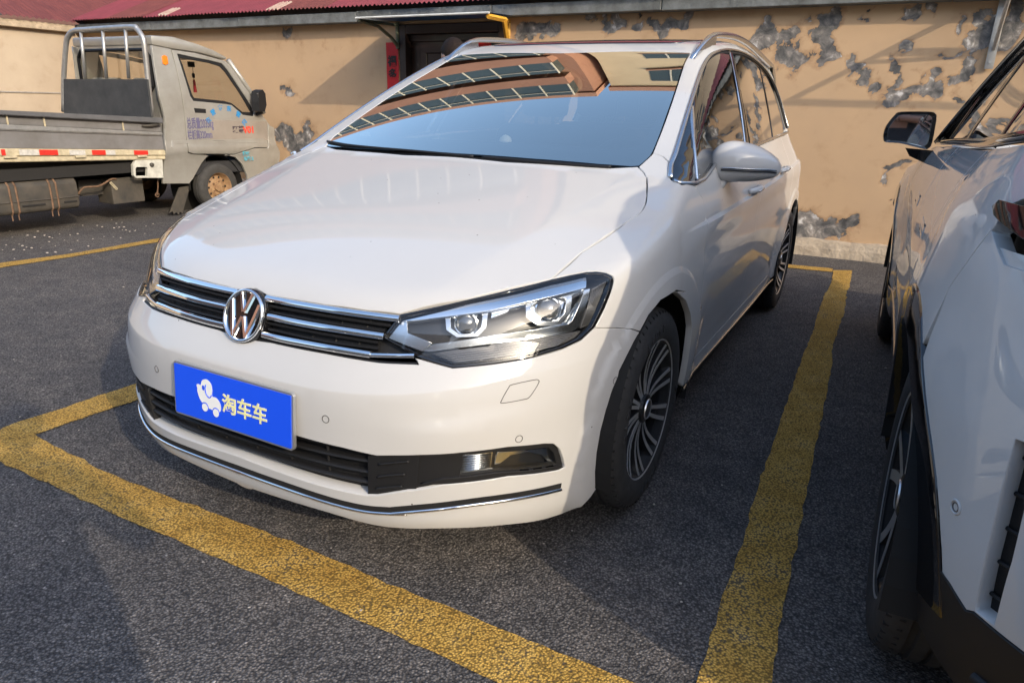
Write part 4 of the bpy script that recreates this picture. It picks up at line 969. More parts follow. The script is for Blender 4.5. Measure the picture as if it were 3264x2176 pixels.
mb.tube([cs+np.array([0,-.04,-.01]),cs+np.array([0,-.2,-.08])],.05,10);mb.build('steering_wheel','interior_dark',car,auto=50)
mb=MB();mb.tube([(.0,.99,1.40),(.0,1.0,1.36)],.012,6);mb.box((-.12,1.0,1.31),(.12,1.03,1.375),bev=.012);mb.build('interior_mirror','interior_dark',car,auto=40)
mb=MB();mb.lathe([(0,.0),(0,.013),(.018,.010),(.020,.026),(.034,.022),(.044,.010),(.046,.0)],20,2,(.06,.47,1.094));orn=mb.build('mushroom_ornament','ornament_cream',None,auto=50)
tag(orn,'small cream mushroom shaped ornament on the car dashboard','ornament')
# ------------------------------------------------------------------ setting
def vnoise(x,y,seed=0):
    rs=np.random.RandomState(seed);T=rs.rand(256,256);xi=np.floor(x).astype(int);yi=np.floor(y).astype(int);fx=x-xi;fy=y-yi;fx=fx*fx*(3-2*fx);fy=fy*fy*(3-2*fy)
    g=lambda a,b:T[a%256,b%256]
    return (g(xi,yi)*(1-fx)+g(xi+1,yi)*fx)*(1-fy)+(g(xi,yi+1)*(1-fx)+g(xi+1,yi+1)*fx)*fy
def fbm(x,y,s,o=4,seed=0):
    v=0;a=.5;t=0
    for k in range(o):v=v+a*vnoise(x*s,y*s,seed+k);t+=a;a*=.55;s*=2.03
    return v/t
def nodes(name):
    m,t,b=_mat(name);return m,t,b,t.nodes.new,t.links.new
def ramp(N,L,src,stops,interp='LINEAR'):
    r=N('ShaderNodeValToRGB');r.color_ramp.interpolation=interp
    e=r.color_ramp.elements
    while len(e)<len(stops):e.new(.5)
    for k,(p,c) in enumerate(stops):e[k].position=p;e[k].color=(*c,1) if len(c)==3 else c
    L(src,r.inputs[0]);return r
# asphalt
def asphalt(name,yellow=False):
    m,t,b,N,L=nodes(name)
    tc=N('ShaderNodeTexCoord')
    def vor(sc,feat='F1'):
        v=N('ShaderNodeTexVoronoi');v.feature=feat;v.inputs['Scale'].default_value=sc;L(tc.outputs['Object'],v.inputs['Vector']);return v
    def noi(sc,d=6,r=.6):
        n=N('ShaderNodeTexNoise');n.inputs['Scale'].default_value=sc;n.inputs['Detail'].default_value=d;n.inputs['Roughness'].default_value=r;L(tc.outputs['Object'],n.inputs['Vector']);return n
    def mth(op,a,b=None,c=None):
        q=N('ShaderNodeMath');q.operation=op
        for k,v in enumerate((a,b,c)):
            if v is None:continue
            if isinstance(v,(int,float)):q.inputs[k].default_value=v
            else:L(v,q.inputs[k])
        return q.outputs[0]
    v=vor(150);v2=vor(300);n=noi(1.1,8);n2=noi(70,4);n3=noi(.35,5);n4=noi(9,7,.7)
    stone=ramp(N,L,v.outputs['Color'],[(0,(.075,.073,.073)),(.45,(.128,.122,.119)),(.85,(.195,.186,.18)),(.95,(.29,.275,.262)),(1,(.55,.52,.48))])
    dust=ramp(N,L,mth('MULTIPLY_ADD',n4.outputs[0],.6,mth('MULTIPLY',n.outputs[0],.55)),[(.42,(.78,.78,.80)),(.56,(1.0,.99,.98)),(.72,(1.45,1.38,1.30))])
    big=ramp(N,L,n3.outputs[0],[(.3,(.82,.82,.84)),(.7,(1.18,1.15,1.12))])
    def mul(a,b):
        mu=N('ShaderNodeMix');mu.data_type='RGBA';mu.blend_type='MULTIPLY';mu.inputs[0].default_value=1;L(a,mu.inputs[6]);L(b,mu.inputs[7]);return mu.outputs[2]
    gap=ramp(N,L,v.outputs['Distance'],[(.28,(1,1,1)),(.66,(.36,.36,.37))])
    col=mul(mul(mul(stone.outputs[0],dust.outputs[0]),big.outputs[0]),gap.outputs[0])
    hgt=mth('MULTIPLY_ADD',v2.outputs['Distance'],.35,mth('MULTIPLY_ADD',n2.outputs[0],.5,v.outputs['Distance']))
    if yellow:
        # paint lies on the stones, gone in the pits and where tyres have scrubbed it
        wear=mth('ADD',mth('MULTIPLY',v.outputs['Distance'],.55),mth('ADD',mth('MULTIPLY',n4.outputs[0],.62),mth('MULTIPLY',n.outputs[0],.45)))
        msk=ramp(N,L,wear,[(.985,(1,1,1)),(1.0,(.35,.35,.35))])
        yc=ramp(N,L,n4.outputs[0],[(.3,(.50,.28,.055)),(.5,(.64,.385,.085)),(.72,(.74,.48,.14))])
        mx=N('ShaderNodeMix');mx.data_type='RGBA';L(msk.outputs[0],mx.inputs[0]);L(col,mx.inputs[6]);L(mul(yc.outputs[0],gap.outputs[0]),mx.inputs[7]);col=mx.outputs[2]
    L(col,b.inputs['Base Color']);b.inputs['Roughness'].default_value=.85;b.inputs['Specular IOR Level'].default_value=.3
    bp=N('ShaderNodeBump');bp.inputs['Strength'].default_value=1;bp.inputs['Distance'].default_value=.0045 if not yellow else .0036;bp.invert=True;L(hgt,bp.inputs['Height']);L(bp.outputs[0],b.inputs['Normal'])
    return m
asphalt('asphalt');asphalt('yellow_paint',True)
g=mesh('ground',[(-400,-400,0),(400,-400,0),(400,400,0),(-400,400,0)],[(0,1,2,3)],'asphalt');tag(g,kind='structure')
ZM['g1']=(1000,1600,2352/1700);ZM['g2']=(0,700,3.92);ZM['g3']=(2400,750,3.92)
gp=lambda k,pts:[onplane(k,q,2,0.)[:2] for q in pts]
def line(poly,name='parking_line'):
    """painted strip between two edges (equal length lists), edges roughened"""
    A,B=[resample(np.array(e),.05,closed=False) for e in poly];n=min(len(A),len(B))
    ia=np.linspace(0,len(A)-1,n);A=np.stack([np.interp(ia,range(len(A)),A[:,j]) for j in(0,1)],1);ib=np.linspace(0,len(B)-1,n);B=np.stack([np.interp(ib,range(len(B)),B[:,j]) for j in(0,1)],1)
    rj=lambda P:P+np.random.randn(*P.shape)*.0028
    A,B=rj(A),rj(B);M=(A+B)/2;V=[(x,y,.0045) for x,y in A]+[(x,y,.0055) for x,y in M]+[(x,y,.0045) for x,y in B]
    F=[(i,i+1,n+i+1,n+i) for i in range(n-1)]+[(n+i,n+i+1,2*n+i+1,2*n+i) for i in range(n-1)]
    o=mesh(name,V,F,'yellow_paint')
    bm=bmesh.new();bm.from_mesh(o.data);bmesh.ops.recalc_face_normals(bm,faces=list(bm.faces))
    if bm.faces[0].normal.z<0:bmesh.ops.reverse_faces(bm,faces=list(bm.faces))
    bm.to_mesh(o.data);bm.free();tag(o,kind='structure');return o
fu=[(-1.46,-.795)]+gp('f',[(78,1000),(270,1098)])+gp('g1',[(0,215),(250,330),(600,470),(900,595),(1150,690),(1400,797)])+[(2.6,-.74)]
fl=gp('f',[(0,1062),(275,1188)])+gp('g1',[(0,430),(250,545),(500,655),(800,797)])+[(2.6,-.93)]
line([fu,[(-1.46,-.96)]+fl])
line([[(-1.47,-.80),(-1.435,.0),(-1.43,2.),(-1.43,4.33)],[(-1.305,-.78),(-1.26,-.0),(-1.25,2.),(-1.25,4.30)]])
rl_=[(1.45,-4.2),(1.33,-2.)]+gp('g1',[(1690,797),(1780,500),(1830,340),(1890,190),(1935,0)])+gp('g3',[(600,1568),(640,1460),(700,1330),(770,1130),(830,930),(880,770),(940,690),(985,560),(1000,440)])
rr_=[(1.62,-4.2),(1.50,-2.)]+gp('g1',[(2015,797),(2050,600),(2075,420),(2130,200),(2165,0)])+gp('g3',[(1000,1568),(985,1480),(1000,1380),(1060,1200),(1120,1030),(1160,850),(1165,740),(1205,650),(1215,560),(1242,443)])
line([rl_,rr_])
bu=gp('g3',[(430,368),(1000,420)]);bl_=gp('g3',[(430,408),(990,462)])
line([[(-1.25,bu[0][1]+.02)]+bu,[(-1.25,bl_[0][1]+.02)]+bl_])
pu=gp('g2',[(0,548),(900,430),(1950,245)]);pl_=gp('g2',[(0,605),(900,470),(1930,292)])
d_=np.array(pu[-1])-np.array(pu[0]);line([[np.array(pu[0])-d_*2]+pu+[np.array(pu[-1])+d_*1.2],[np.array(pl_[0])-d_*2]+pl_+[np.array(pl_[-1])+d_*1.2]])
# small pale stones scattered near the lorry
mat('pebble',(.45,.40,.34),.8)
pb=MB()
for i in range(75):
    y=random.uniform(.4,2.6);x=-4.55-abs(random.gauss(0,.5))-.12*y+random.uniform(-.1,.25);r=random.uniform(.004,.011)
    bm=bmesh.new();bmesh.ops.create_icosphere(bm,subdivisions=1,radius=r)
    for v in bm.verts:v.co=Vector((v.co.x*random.uniform(.7,1.4)+x,v.co.y*random.uniform(.7,1.4)+y,v.co.z*.5+r*.3))
    bm.verts.index_update();pb.add([v.co[:] for v in bm.verts],[[v.index for v in f.verts] for f in bm.faces]);bm.free()
for i in range(60):
    x=random.uniform(-3.5,2.2);y=random.uniform(-1.9,4.2);r=random.uniform(.0025,.006)
    bm=bmesh.new();bmesh.ops.create_icosphere(bm,subdivisions=1,radius=r)
    for v in bm.verts:v.co=Vector((v.co.x*random.uniform(.7,1.6)+x,v.co.y*random.uniform(.7,1.6)+y,v.co.z*.5+r*.3+.003))
    bm.verts.index_update();pb.add([v.co[:] for v in bm.verts],[[v.index for v in f.verts] for f in bm.faces]);bm.free()
o=pb.build('gravel','pebble');tag(o,'scattered small pale stones lying on the asphalt','gravel',kind='stuff')
# ------------------------------------------------------------------ low house with plastered wall
WYP=4.95
house=empty('house',(-2.5,WYP,0));tag(house,'low house with peeling ochre plaster wall and red corrugated roof','house')
def hl_(o):
    o.matrix_parent_inverse=Matrix.Translation(Vector(house.location)).inverted();return o
def plaster(name,base,alt):
    m,t,b,N,L=nodes(name);tc=N('ShaderNodeTexCoord');at_=N('ShaderNodeAttribute');at_.attribute_name='peel'
    def noi(sc,d=6,r=.6,dist=0.):
        n=N('ShaderNodeTexNoise');n.inputs['Scale'].default_value=sc;n.inputs['Detail'].default_value=d;n.inputs['Roughness'].default_value=r;n.inputs['Distortion'].default_value=dist;L(tc.outputs['Object'],n.inputs['Vector']);return n
    def mul(a,b):
        mu=N('ShaderNodeMix');mu.data_type='RGBA';mu.blend_type='MULTIPLY';mu.inputs[0].default_value=1;L(a,mu.inputs[6]);L(b,mu.inputs[7]);return mu.outputs[2]
    n=noi(13,9,.72,.8);n1=noi(.9,6);n3=noi(4.5,8,.6);n5=noi(90,4)
    c1=ramp(N,L,n1.outputs[0],[(.30,alt),(.70,base)])
    st=ramp(N,L,n3.outputs[0],[(.20,(.84,.81,.77)),(.45,(1,1,1)),(.8,(1.04,1.04,1.03))])
    wallc=mul(c1.outputs[0],st.outputs[0])
    ad=N('ShaderNodeMath');ad.operation='MULTIPLY_ADD';ad.inputs[1].default_value=.95;L(n.outputs[0],ad.inputs[0]);L(at_.outputs['Fac'],ad.inputs[2])
    sc_=N('ShaderNodeMath');sc_.operation='MULTIPLY';sc_.inputs[1].default_value=.5;L(ad.outputs[0],sc_.inputs[0])   # 0..1 range
    n7=noi(11,6,.6,.5)
    edge=ramp(N,L,sc_.outputs[0],[(.535,(0,0,0)),(.547,(1,1,1))])
    halo=ramp(N,L,sc_.outputs[0],[(.40,(1,1,1)),(.53,(.80,.75,.71))])          # damp stain round each patch
    rim=ramp(N,L,n7.outputs[0],[(.30,(.075,.075,.075)),(.44,(.15,.147,.143)),(.53,(.23,.215,.20)),(.61,(.36,.33,.30)),(.68,(.66,.64,.62))])
    pv=ramp(N,L,n3.outputs[0],[(.3,(.7,.7,.72)),(.6,(1.15,1.13,1.1))])
    mx=N('ShaderNodeMix');mx.data_type='RGBA';L(edge.outputs[0],mx.inputs[0]);L(mul(wallc,halo.outputs[0]),mx.inputs[6]);L(mul(rim.outputs[0],pv.outputs[0]),mx.inputs[7])
    L(mx.outputs[2],b.inputs['Base Color']);b.inputs['Roughness'].default_value=.93;b.inputs['Specular IOR Level'].default_value=.2
    fine=N('ShaderNodeMath');fine.operation='MULTIPLY_ADD';fine.inputs[1].default_value=.05;L(n5.outputs[0],fine.inputs[0])
    hh=N('ShaderNodeMath');hh.operation='MULTIPLY_ADD';hh.inputs[1].default_value=-.8;L(edge.outputs[0],hh.inputs[0])
    pk=N('ShaderNodeMath');pk.operation='MULTIPLY';L(n.outputs[0],pk.inputs[0]);L(edge.outputs[0],pk.inputs[1]);L(pk.outputs[0],fine.inputs[2]);L(fine.outputs[0],hh.inputs[2])
    bp=N('ShaderNodeBump');bp.inputs['Distance'].default_value=.010;bp.inputs['Strength'].default_value=.9;L(hh.outputs[0],bp.inputs['Height']);L(bp.outputs[0],b.inputs['Normal'])
    return m
plaster('ochre_plaster',(.58,.395,.235),(.52,.36,.225));plaster('beige_plaster',(.43,.355,.27),(.33,.27,.205))
PEEL=[]
def pl(k,L_):
    for q in L_:
        a=onplane(k,(q[0],q[1]),1,WYP);b=onplane(k,(q[0]+q[2],q[1]),1,WYP);c=onplane(k,(q[0],q[1]+(q[3] if len(q)>3 else q[2])),1,WYP);PEEL.append((a[0],a[2],abs(b[0]-a[0]),abs(c[2]-a[2])))
pl('s',[(75,190,60,90),(95,125,35),(20,250,40),(235,190,50),(215,310,80,60),(150,230,40),(410,115,85,45),(395,200,50,70),(385,320,55,60),(450,330,60,20),(570,370,26,40),(620,430,38,50),(680,490,28),(820,530,95,45),(860,500,40),(795,375,38,30),(800,440,20,30),(960,470,50,60),(1010,500,45,40),(1160,470,65,50),(1220,385,45,60),(1290,180,70,90),(1250,240,40,50),(1430,130,70,120),(1370,220,60),(1150,570,20),(1205,650,40,60),(1400,660,90,30),(800,915,60,14),(750,985,12,40),(770,1100,15,12),(290,1215,60,50),(250,1250,40,60),(420,1275,120,55),(340,1300,150,40),(525,1240,40,60),(860,80,30),(980,45,20),(640,70,20),(1165,150,15,25),(1130,190,12,20),(860,270,30,40),(1110,310,60,15),(1440,640,70,25)])
pl('d',[(1900,330,80,60),(2130,290,70,50),(2100,390,25,50),(1850,380,50,40)]);pl(7,[(1330,80,80,40),(1440,70,50,40),(1820,55,45,40),(1950,40,30),(2150,65,90,40),(2250,50,30),(1700,30,40,25),(2040,60,30)])
pl('t',[(1880,880,60,50),(1950,960,60,50),(2050,880,50,60),(2010,930,50,40),(1960,1010,40,25),(1920,600,30,14),(1950,630,40,14),(2090,1000,40,40),(1915,210,12,50),(300,230,60,20)])
def wallgrid(name,x0,x1,z0,z1,h,mat_,to,parent,peel=True,seed=3):
    xs=np.arange(x0,x1+h*.5,h);zs=np.linspace(z0,z1,int(round((z1-z0)/h))+1);X,Z=np.meshgrid(xs,zs);x=X.ravel();z=Z.ravel()
    P=np.zeros(len(x))
    if peel:
        wx=x+(fbm(x,z,8,5,11)-.5)*.26;wz=z+(fbm(x,z,8,5,23)-.5)*.26
        for(cx,cz,rx,rz) in PEEL:
            d=np.sqrt(((wx-cx)/(rx*1.1+.01))**2+((wz-cz)/(rz*1.1+.01))**2);P=np.maximum(P,np.clip(1.25-d*.75,0,1))
    P=np.maximum(P,np.clip((fbm(x,z,2.1,5,40)-.66)*3,0,.5))
    P=np.maximum(P,np.clip(.85-z/.20+(fbm(x,z,5,4,60)-.5)*2.2,0,.9)*(1 if peel else .6))
    dep=(fbm(x,z,.9,3,seed)-.5)*.018+(fbm(x,z,5,3,seed+5)-.5)*.0015-.004*np.clip((P-.5)*4,0,1)
    V=[to(a,b,d) for a,b,d in zip(x,z,dep)];nx=len(xs);nz=len(zs)
    F=[(j*nx+i,j*nx+i+1,(j+1)*nx+i+1,(j+1)*nx+i) for j in range(nz-1) for i in range(nx-1)]
    o=mesh(name,V,F,mat_,parent,smooth=True);a=o.data.attributes.new('peel','FLOAT','POINT');a.data.foreach_set('value',P.astype(np.float32));return o
DX0,DX1,DZ=-3.83,-2.44,2.075   # door opening
hl_(wallgrid('wall',DX1,5.5,0,2.24,.022,'ochre_plaster',lambda a,b,d:(a,WYP-d,b),house))
hl_(wallgrid('wall',-9.85,DX0,0,2.24,.03,'ochre_plaster',lambda a,b,d:(a,WYP-d,b),house))
mb=MB();mb.box((DX0-.01,WYP+.004,DZ),(DX1+.01,WYP+.2,2.24));hl_(mb.build('lintel','ochre_plaster',house))
mb=MB();mb.box((-9.85,WYP+.03,0),(DX0,WYP+.24,2.23));mb.box((DX1,WYP+.03,0),(5.5,WYP+.24,2.23));mb.box((-9.8,WYP+5,0),(5.5,WYP+5.2,2.23));mb.box((5.3,WYP+.2,0),(5.5,WYP+5,2.23));hl_(mb.build('wall_core','concrete_grey',house)) if False else None
mat('concrete_grey',(.30,.28,.255),.9,noise_amt=.35,nscale=9,bump=.006,bscale=35)
mat('concrete_sand',(.44,.36,.265),.92,noise_amt=.4,nscale=7,bump=.010,bscale=28)
mat('fascia_grey',(.22,.235,.235),.85,col2=(.10,.105,.10),nscale=7,bump=.006,bscale=30)
hl_(mb.build('wall_core','concrete_grey',house))
# cracked footing: separate chunks with open joints
xk=-9.8;kk=0
while xk<5.4:
    wd=random.uniform(.9,2.6);x1=min(5.4,xk+wd)
    if not(DX0-.1<(xk+x1)/2<DX1+.1):
        n=22;V=[];F=[]
        for i in range(n+1):
            x=xk+.006+(x1-xk-.012)*i/n;zt=.135+.06*vnoise(np.array([x*2.3]),np.array([1.]),5)[0]+random.uniform(-.008,.008);yo=.055+.03*vnoise(np.array([x*3.1]),np.array([4.]),6)[0]
            V+=[(x,WYP+.01,zt+.006),(x,WYP-yo*.6,zt-.006+random.uniform(-.004,.004)),(x,WYP-yo-random.uniform(0,.008),zt*.55+random.uniform(-.01,.01)),(x,WYP-yo-.02,-.01)]
        for i in range(n):
            for j in range(3):F.append((i*4+j,(i+1)*4+j,(i+1)*4+j+1,i*4+j+1))
        F+=[(0,1,2,3),(n*4+3,n*4+2,n*4+1,n*4)]
        o=mesh('footing_block',V,F,'concrete_sand',house);hl_(o)
    xk=x1;kk+=1
# eave beam in cast lengths
xk=-9.75
while xk<5.5:
    x1=min(5.5,xk+random.uniform(1.6,2.4));mb=MB();dz=random.uniform(-.006,.006);mb.box((xk+.003,WYP-.135+random.uniform(-.006,.006),2.105+dz),(x1-.003,WYP+.05,2.215+dz),bev=.008);hl_(mb.build('eave_beam','fascia_grey',house));xk=x1
mb=MB();mb.box((-9.75,WYP-.06,2.21),(5.5,WYP+.02,2.30));hl_(mb.build('eave_board','dark_wood',house)) if False else None
mat('dark_wood',(.05,.04,.033),.8,noise_amt=.3);hl_(mb.build('eave_board','dark_wood',house))
# red corrugated roof, one sheet after the other
def red(name,c,c2):mat(name,c,.62,col2=c2,nscale=5,bump=.001,bscale=80)
red('roof_red',(.20,.035,.045),(.155,.03,.038));red('roof_red_old',(.17,.045,.035),(.11,.028,.025));red('roof_patch',(.45,.36,.28),(.30,.16,.13))
def sheet(x0,x1,ya,za,slope,length,m_,parent,lay=0.,pitch=.063,axis='x',sg=1):
    n=max(4,int(round((x1-x0)/pitch*6)));V=[];F=[];rows=[0,.02,length*.33,length*.66,length]
    for r in rows:
        for i in range(n+1):
            x=x0+(x1-x0)*i/n;h=.011*math.cos(2*math.pi*x/pitch)+lay;jit=random.uniform(-.004,.004) if r==0 else 0
            yy=ya+(r+jit)*math.cos(slope);zz=za+(r+jit)*math.sin(slope)+h
            V.append((x,yy,zz) if axis=='x' else (ya_x(yy,ya,sg),x,zz))
    k=n+1
    for j in range(len(rows)-1):
        for i in range(n):F.append((j*k+i,j*k+i+1,(j+1)*k+i+1,(j+1)*k+i))
    return mesh('roof_sheet',V,F,m_,parent,smooth=True)
def ya_x(yy,ya,sg):return -9.66-(yy-ya)
xk=-9.72;i=0
while xk<5.5:
    x1=min(5.5,xk+.82);o=sheet(xk,x1+.03,WYP-.20+random.uniform(-.012,.012),2.262+random.uniform(-.004,.004),math.radians(24),4.6,'roof_red' if random.random()<.8 else 'roof_red_old',house,lay=.002*(i%2));hl_(o);xk=x1;i+=1
for x,w_ in((-7.75,.16),(-5.72,.20)):
    o=sheet(x,x+w_,WYP-.19,2.268,math.radians(24),.28,'roof_patch',house,lay=.006);hl_(o);o.name='roof_patch'
# door, its frame and canopy
mat('door_brown',(.035,.017,.013),.42,noise_amt=.25,nscale=14,coat=.15);mat('door_frame_brown',(.028,.016,.013),.45)
mat('red_paper',(.55,.012,.016),.6,noise_amt=.15,nscale=6);mat('ink_black',(.01,.008,.008),.6)
door=house
mb=MB();mb.box((DX0,WYP-.02,0),(DX0+.09,WYP+.16,DZ),bev=.008);hl_(mb.build('door_jamb','door_frame_brown',door));mb=MB();mb.box((DX1-.09,WYP-.02,0),(DX1,WYP+.16,DZ),bev=.008);hl_(mb.build('door_jamb','door_frame_brown',door))
mb=MB();mb.box((DX0+.09,WYP-.02,DZ-.10),(DX1-.09,WYP+.16,DZ),bev=.008);hl_(mb.build('door_head','door_frame_brown',door))
mb=MB();mb.box((DX0+.09,WYP+.06,1.90),(DX1-.09,WYP+.12,DZ-.10),bev=.006);hl_(mb.build('transom_panel','door_brown',door))
def leaf(x0,x1):
    mb=MB();mb.box((x0,WYP+.08,.03),(x1,WYP+.125,1.90),bev=.004);lf=hl_(mb.build('door_leaf','door_brown',door));cx=(x0+x1)/2;w_=(x1-x0)
    for z0,z1 in((1.25,1.78),(.75,1.18),(.15,.68)):
        mb=MB();P=[(cx-w_*.3,WYP+.078,z0),(cx+w_*.3,WYP+.078,z0),(cx+w_*.3,WYP+.078,z1),(cx-w_*.3,WYP+.078,z1)];mb.tube(P,.012,6,closed=True);mb.build('panel_moulding','door_brown',lf,auto=40)
        mb=MB();mb.box((cx-w_*.15,WYP+.066,z0+.08),(cx+w_*.15,WYP+.085,z1-.08),bev=.012);mb.build('raised_panel','door_frame_brown',lf,auto=40)
    return lf
xm=(DX0+DX1)/2
lf1=leaf(DX0+.22,xm-.02);lf2=leaf(xm+.0,DX1-.09);mb=MB();mb.box((DX0+.09,WYP+.09,.03),(DX0+.215,WYP+.13,1.90),bev=.004);hl_(mb.build('side_leaf','door_brown',door))
mb=MB();mb.box((DX0+.23,WYP+.04,1.28),(DX0+.255,WYP+.08,1.46),bev=.006);mb.build('door_handle','gloss_black',lf1)
pp=[onplane('d',q,1,WYP+.06) for q in((1310,412),(1560,405),(1560,520),(1310,520))]
mb=MB();mb.box((pp[0][0],WYP+.070,1.60),(pp[1][0],WYP+.074,pp[0][2]));o=mb.build('red_poster','red_paper');tag(o,'plain red paper sheet on the brown door leaf','paper')
a=onplane('d',(450,490),1,WYP);b=onplane('d',(580,488),1,WYP)
cp=empty('door_couplet',((a[0]+b[0])/2,WYP-.015,.75));tag(cp,'red paper door couplet with black brush characters beside the door','banner')
mb=MB();n=12;V=[];F=[]
for i in range(n+1):
    z=(a[2]-.72)*i/n;V+=[(-(b[0]-a[0])/2,random.uniform(-.005,.002)-.004,z),((b[0]-a[0])/2,random.uniform(-.005,.002)-.004,z)]
F=[(2*i,2*i+1,2*i+3,2*i+2) for i in range(n)];mesh('paper_strip',V,F,'red_paper',cp,smooth=True)
for ch,zc in(('福',onplane('d',(525,655),1,WYP)[2]),('多',onplane('d',(525,795),1,WYP)[2]),('财',1.22),('旺',1.02)):
    if ch in'财旺':continue
    flat_text(ch,.125,'ink_black','brush_character',cp,(.0,-.0125,zc-.75-.012),(1,0,0),(0,0,1),bold=.004)
mat('awning_blue',(.015,.10,.26),.5,noise_amt=.3,nscale=9);mat('green_rust',(.13,.20,.15),.7,col2=(.20,.16,.09),nscale=24);mat('yellow_steel',(.68,.36,.035),.5,noise_amt=.25,nscale=18);mat('white_edge',(.66,.66,.62),.6,noise_amt=.2)
aw=empty('door_canopy',(-3.0,WYP,2.1));tag(aw,'flat blue canopy sheet on bracket arms above the brown door','canopy')
L0=np.array([-3.0,WYP,2.1])
def awb(name,mbx,m_,**k):
    mbx.V=[tuple(np.array(v)-L0) for v in mbx.V];return mbx.build(name,m_,aw,**k)
mb=MB();fx0,fx1=-3.82,-2.22;n=24;V=[];F=[]
for j in range(2):
    for i in range(n+1):
        x=fx0+(fx1-fx0)*i/n
        for yy,zz in((4.20,2.058),(WYP-.14,2.098)):V.append((x+(.0 if yy<4.5 else -.08*(i/n)),yy,zz+.006*math.cos(i*1.3)+.003*j*2))
k=2*(n+1)
for j in range(2):
    for i in range(n):F.append((j*k+2*i,j*k+2*i+2,j*k+2*i+3,j*k+2*i+1))
mb.add(V,F);awb('canopy_sheet',mb,'awning_blue',fix=False)
mb=MB();mb.tube([(fx0-.01,4.195,2.066),(fx1+.01,4.195,2.066)],.011,6);awb('canopy_edge',mb,'white_edge')
mb=MB();mb.tube([(fx0+.01,4.22,2.045),(fx0-.0,4.55,2.02),(fx0-.02,4.80,1.93),(fx0-.03,4.93,1.85)],[.024,.026,.026,.03],6,flat=.6);mb.tube([(fx0-.03,4.93,1.82),(fx0-.03,4.93,2.10)],.022,6);mb.tube([(fx0,4.25,2.05),(fx0-.02,4.93,2.07)],.018,6);awb('canopy_bracket',mb,'green_rust')
mb=MB();xr=-2.42;mb.tube([(fx1-.02,4.22,2.040),(fx1-.03,4.60,2.045)],.024,4);mb.tube([(fx1-.03,4.56,2.04),(xr+.02,4.935,1.80)],.026,4);mb.tube([(fx1-.03,4.60,2.045),(xr,4.93,2.05)],.018,4);mb.tube([(xr+.02,4.935,1.80),(xr+.02,4.935,2.09)],.016,4);awb('canopy_bracket',mb,'yellow_steel')
# bare awning frame further along, only its wall strap reaches the picture
mat('galvanised',(.50,.50,.48),.45,metal=.6,noise_amt=.15,nscale=20)
afr=empty('awning_frame',(1.93,WYP,1.6));tag(afr,'bare galvanised awning frame fixed to the wall by a flat strap','awning frame')
A0=np.array([1.93,WYP,1.6])
def afb(name,pts,r,flat=None,bx=None):
    mb=MB()
    if bx:mb.box(*bx,bev=.002)
    else:mb.tube(pts,r,6)
    mb.V=[tuple(np.array(v)-A0) for v in mb.V];mb.build(name,'galvanised',afr,auto=40)
afb('wall_strap',None,0,bx=((1.895,WYP-.030,1.61),(1.955,WYP-.018,2.16)));afb('arm',[(1.93,WYP-.03,2.165),(1.93,4.26,2.12)],.022);afb('arm',[(3.6,WYP-.03,2.165),(3.6,4.26,2.12)],.022)
afb('front_bar',[(1.93,4.26,2.12),(3.6,4.26,2.12)],.022);afb('middle_bar',[(1.93,4.60,2.143),(3.6,4.60,2.143)],.022);afb('brace',[(1.93,WYP-.03,1.75),(1.93,4.55,2.12)],.014)
mb=MB();mb.lathe([(0,.0),(0,.012),(-.006,.012),(-.006,0)],10,1,(1.925-A0[0],-.032,1.66-A0[2]));mb.build('bolt','galvanised',afr)
# side wing on the left
wing=empty('house_wing',(-9.8,2,0));tag(wing,'beige plastered side wing of the yard with an old red corrugated roof','house')
def wg(o):o.matrix_parent_inverse=Matrix.Translation(Vector(wing.location)).inverted();return o
wg(wallgrid('wall',-6.,WYP,0,2.2,.05,'beige_plaster',lambda a,b,d:(-9.8+d,a,b),wing,peel=False,seed=19))
mb=MB();mb.box((-9.815,-6,1.235),(-9.782,WYP-.01,1.252));wg(mb.build('render_joint','concrete_grey',wing))
mb=MB();mb.box((-10.0,-6,2.10),(-9.70,WYP-.16,2.20),bev=.01);wg(mb.build('eave_beam','concrete_sand',wing))
mb=MB();mb.box((-14,-6.0,0),(-9.86,-5.8,2.2));mb.box((-14.2,-6,0),(-14,WYP,2.2));wg(mb.build('wall_core','concrete_grey',wing))
yk=-6.
while yk<WYP+1.6:
    y1=yk+.8
    V=[];F=[];n=54;rows=[0,.02,1.2,3.]
    for r in rows:
        for i in range(n+1):
            y=yk+(y1-yk+.03)*i/n;V.append((-9.62+random.uniform(-.01,.01)*(r==0)-r*math.cos(.42),y,2.235+r*math.sin(.42)+.011*math.cos(2*math.pi*y/.085)))
    k=n+1;F=[(j*k+i,j*k+i+1,(j+1)*k+i+1,(j+1)*k+i) for j in range(3) for i in range(n)]
    wg(mesh('roof_sheet',V,F,'roof_red_old',wing,smooth=True));yk=y1
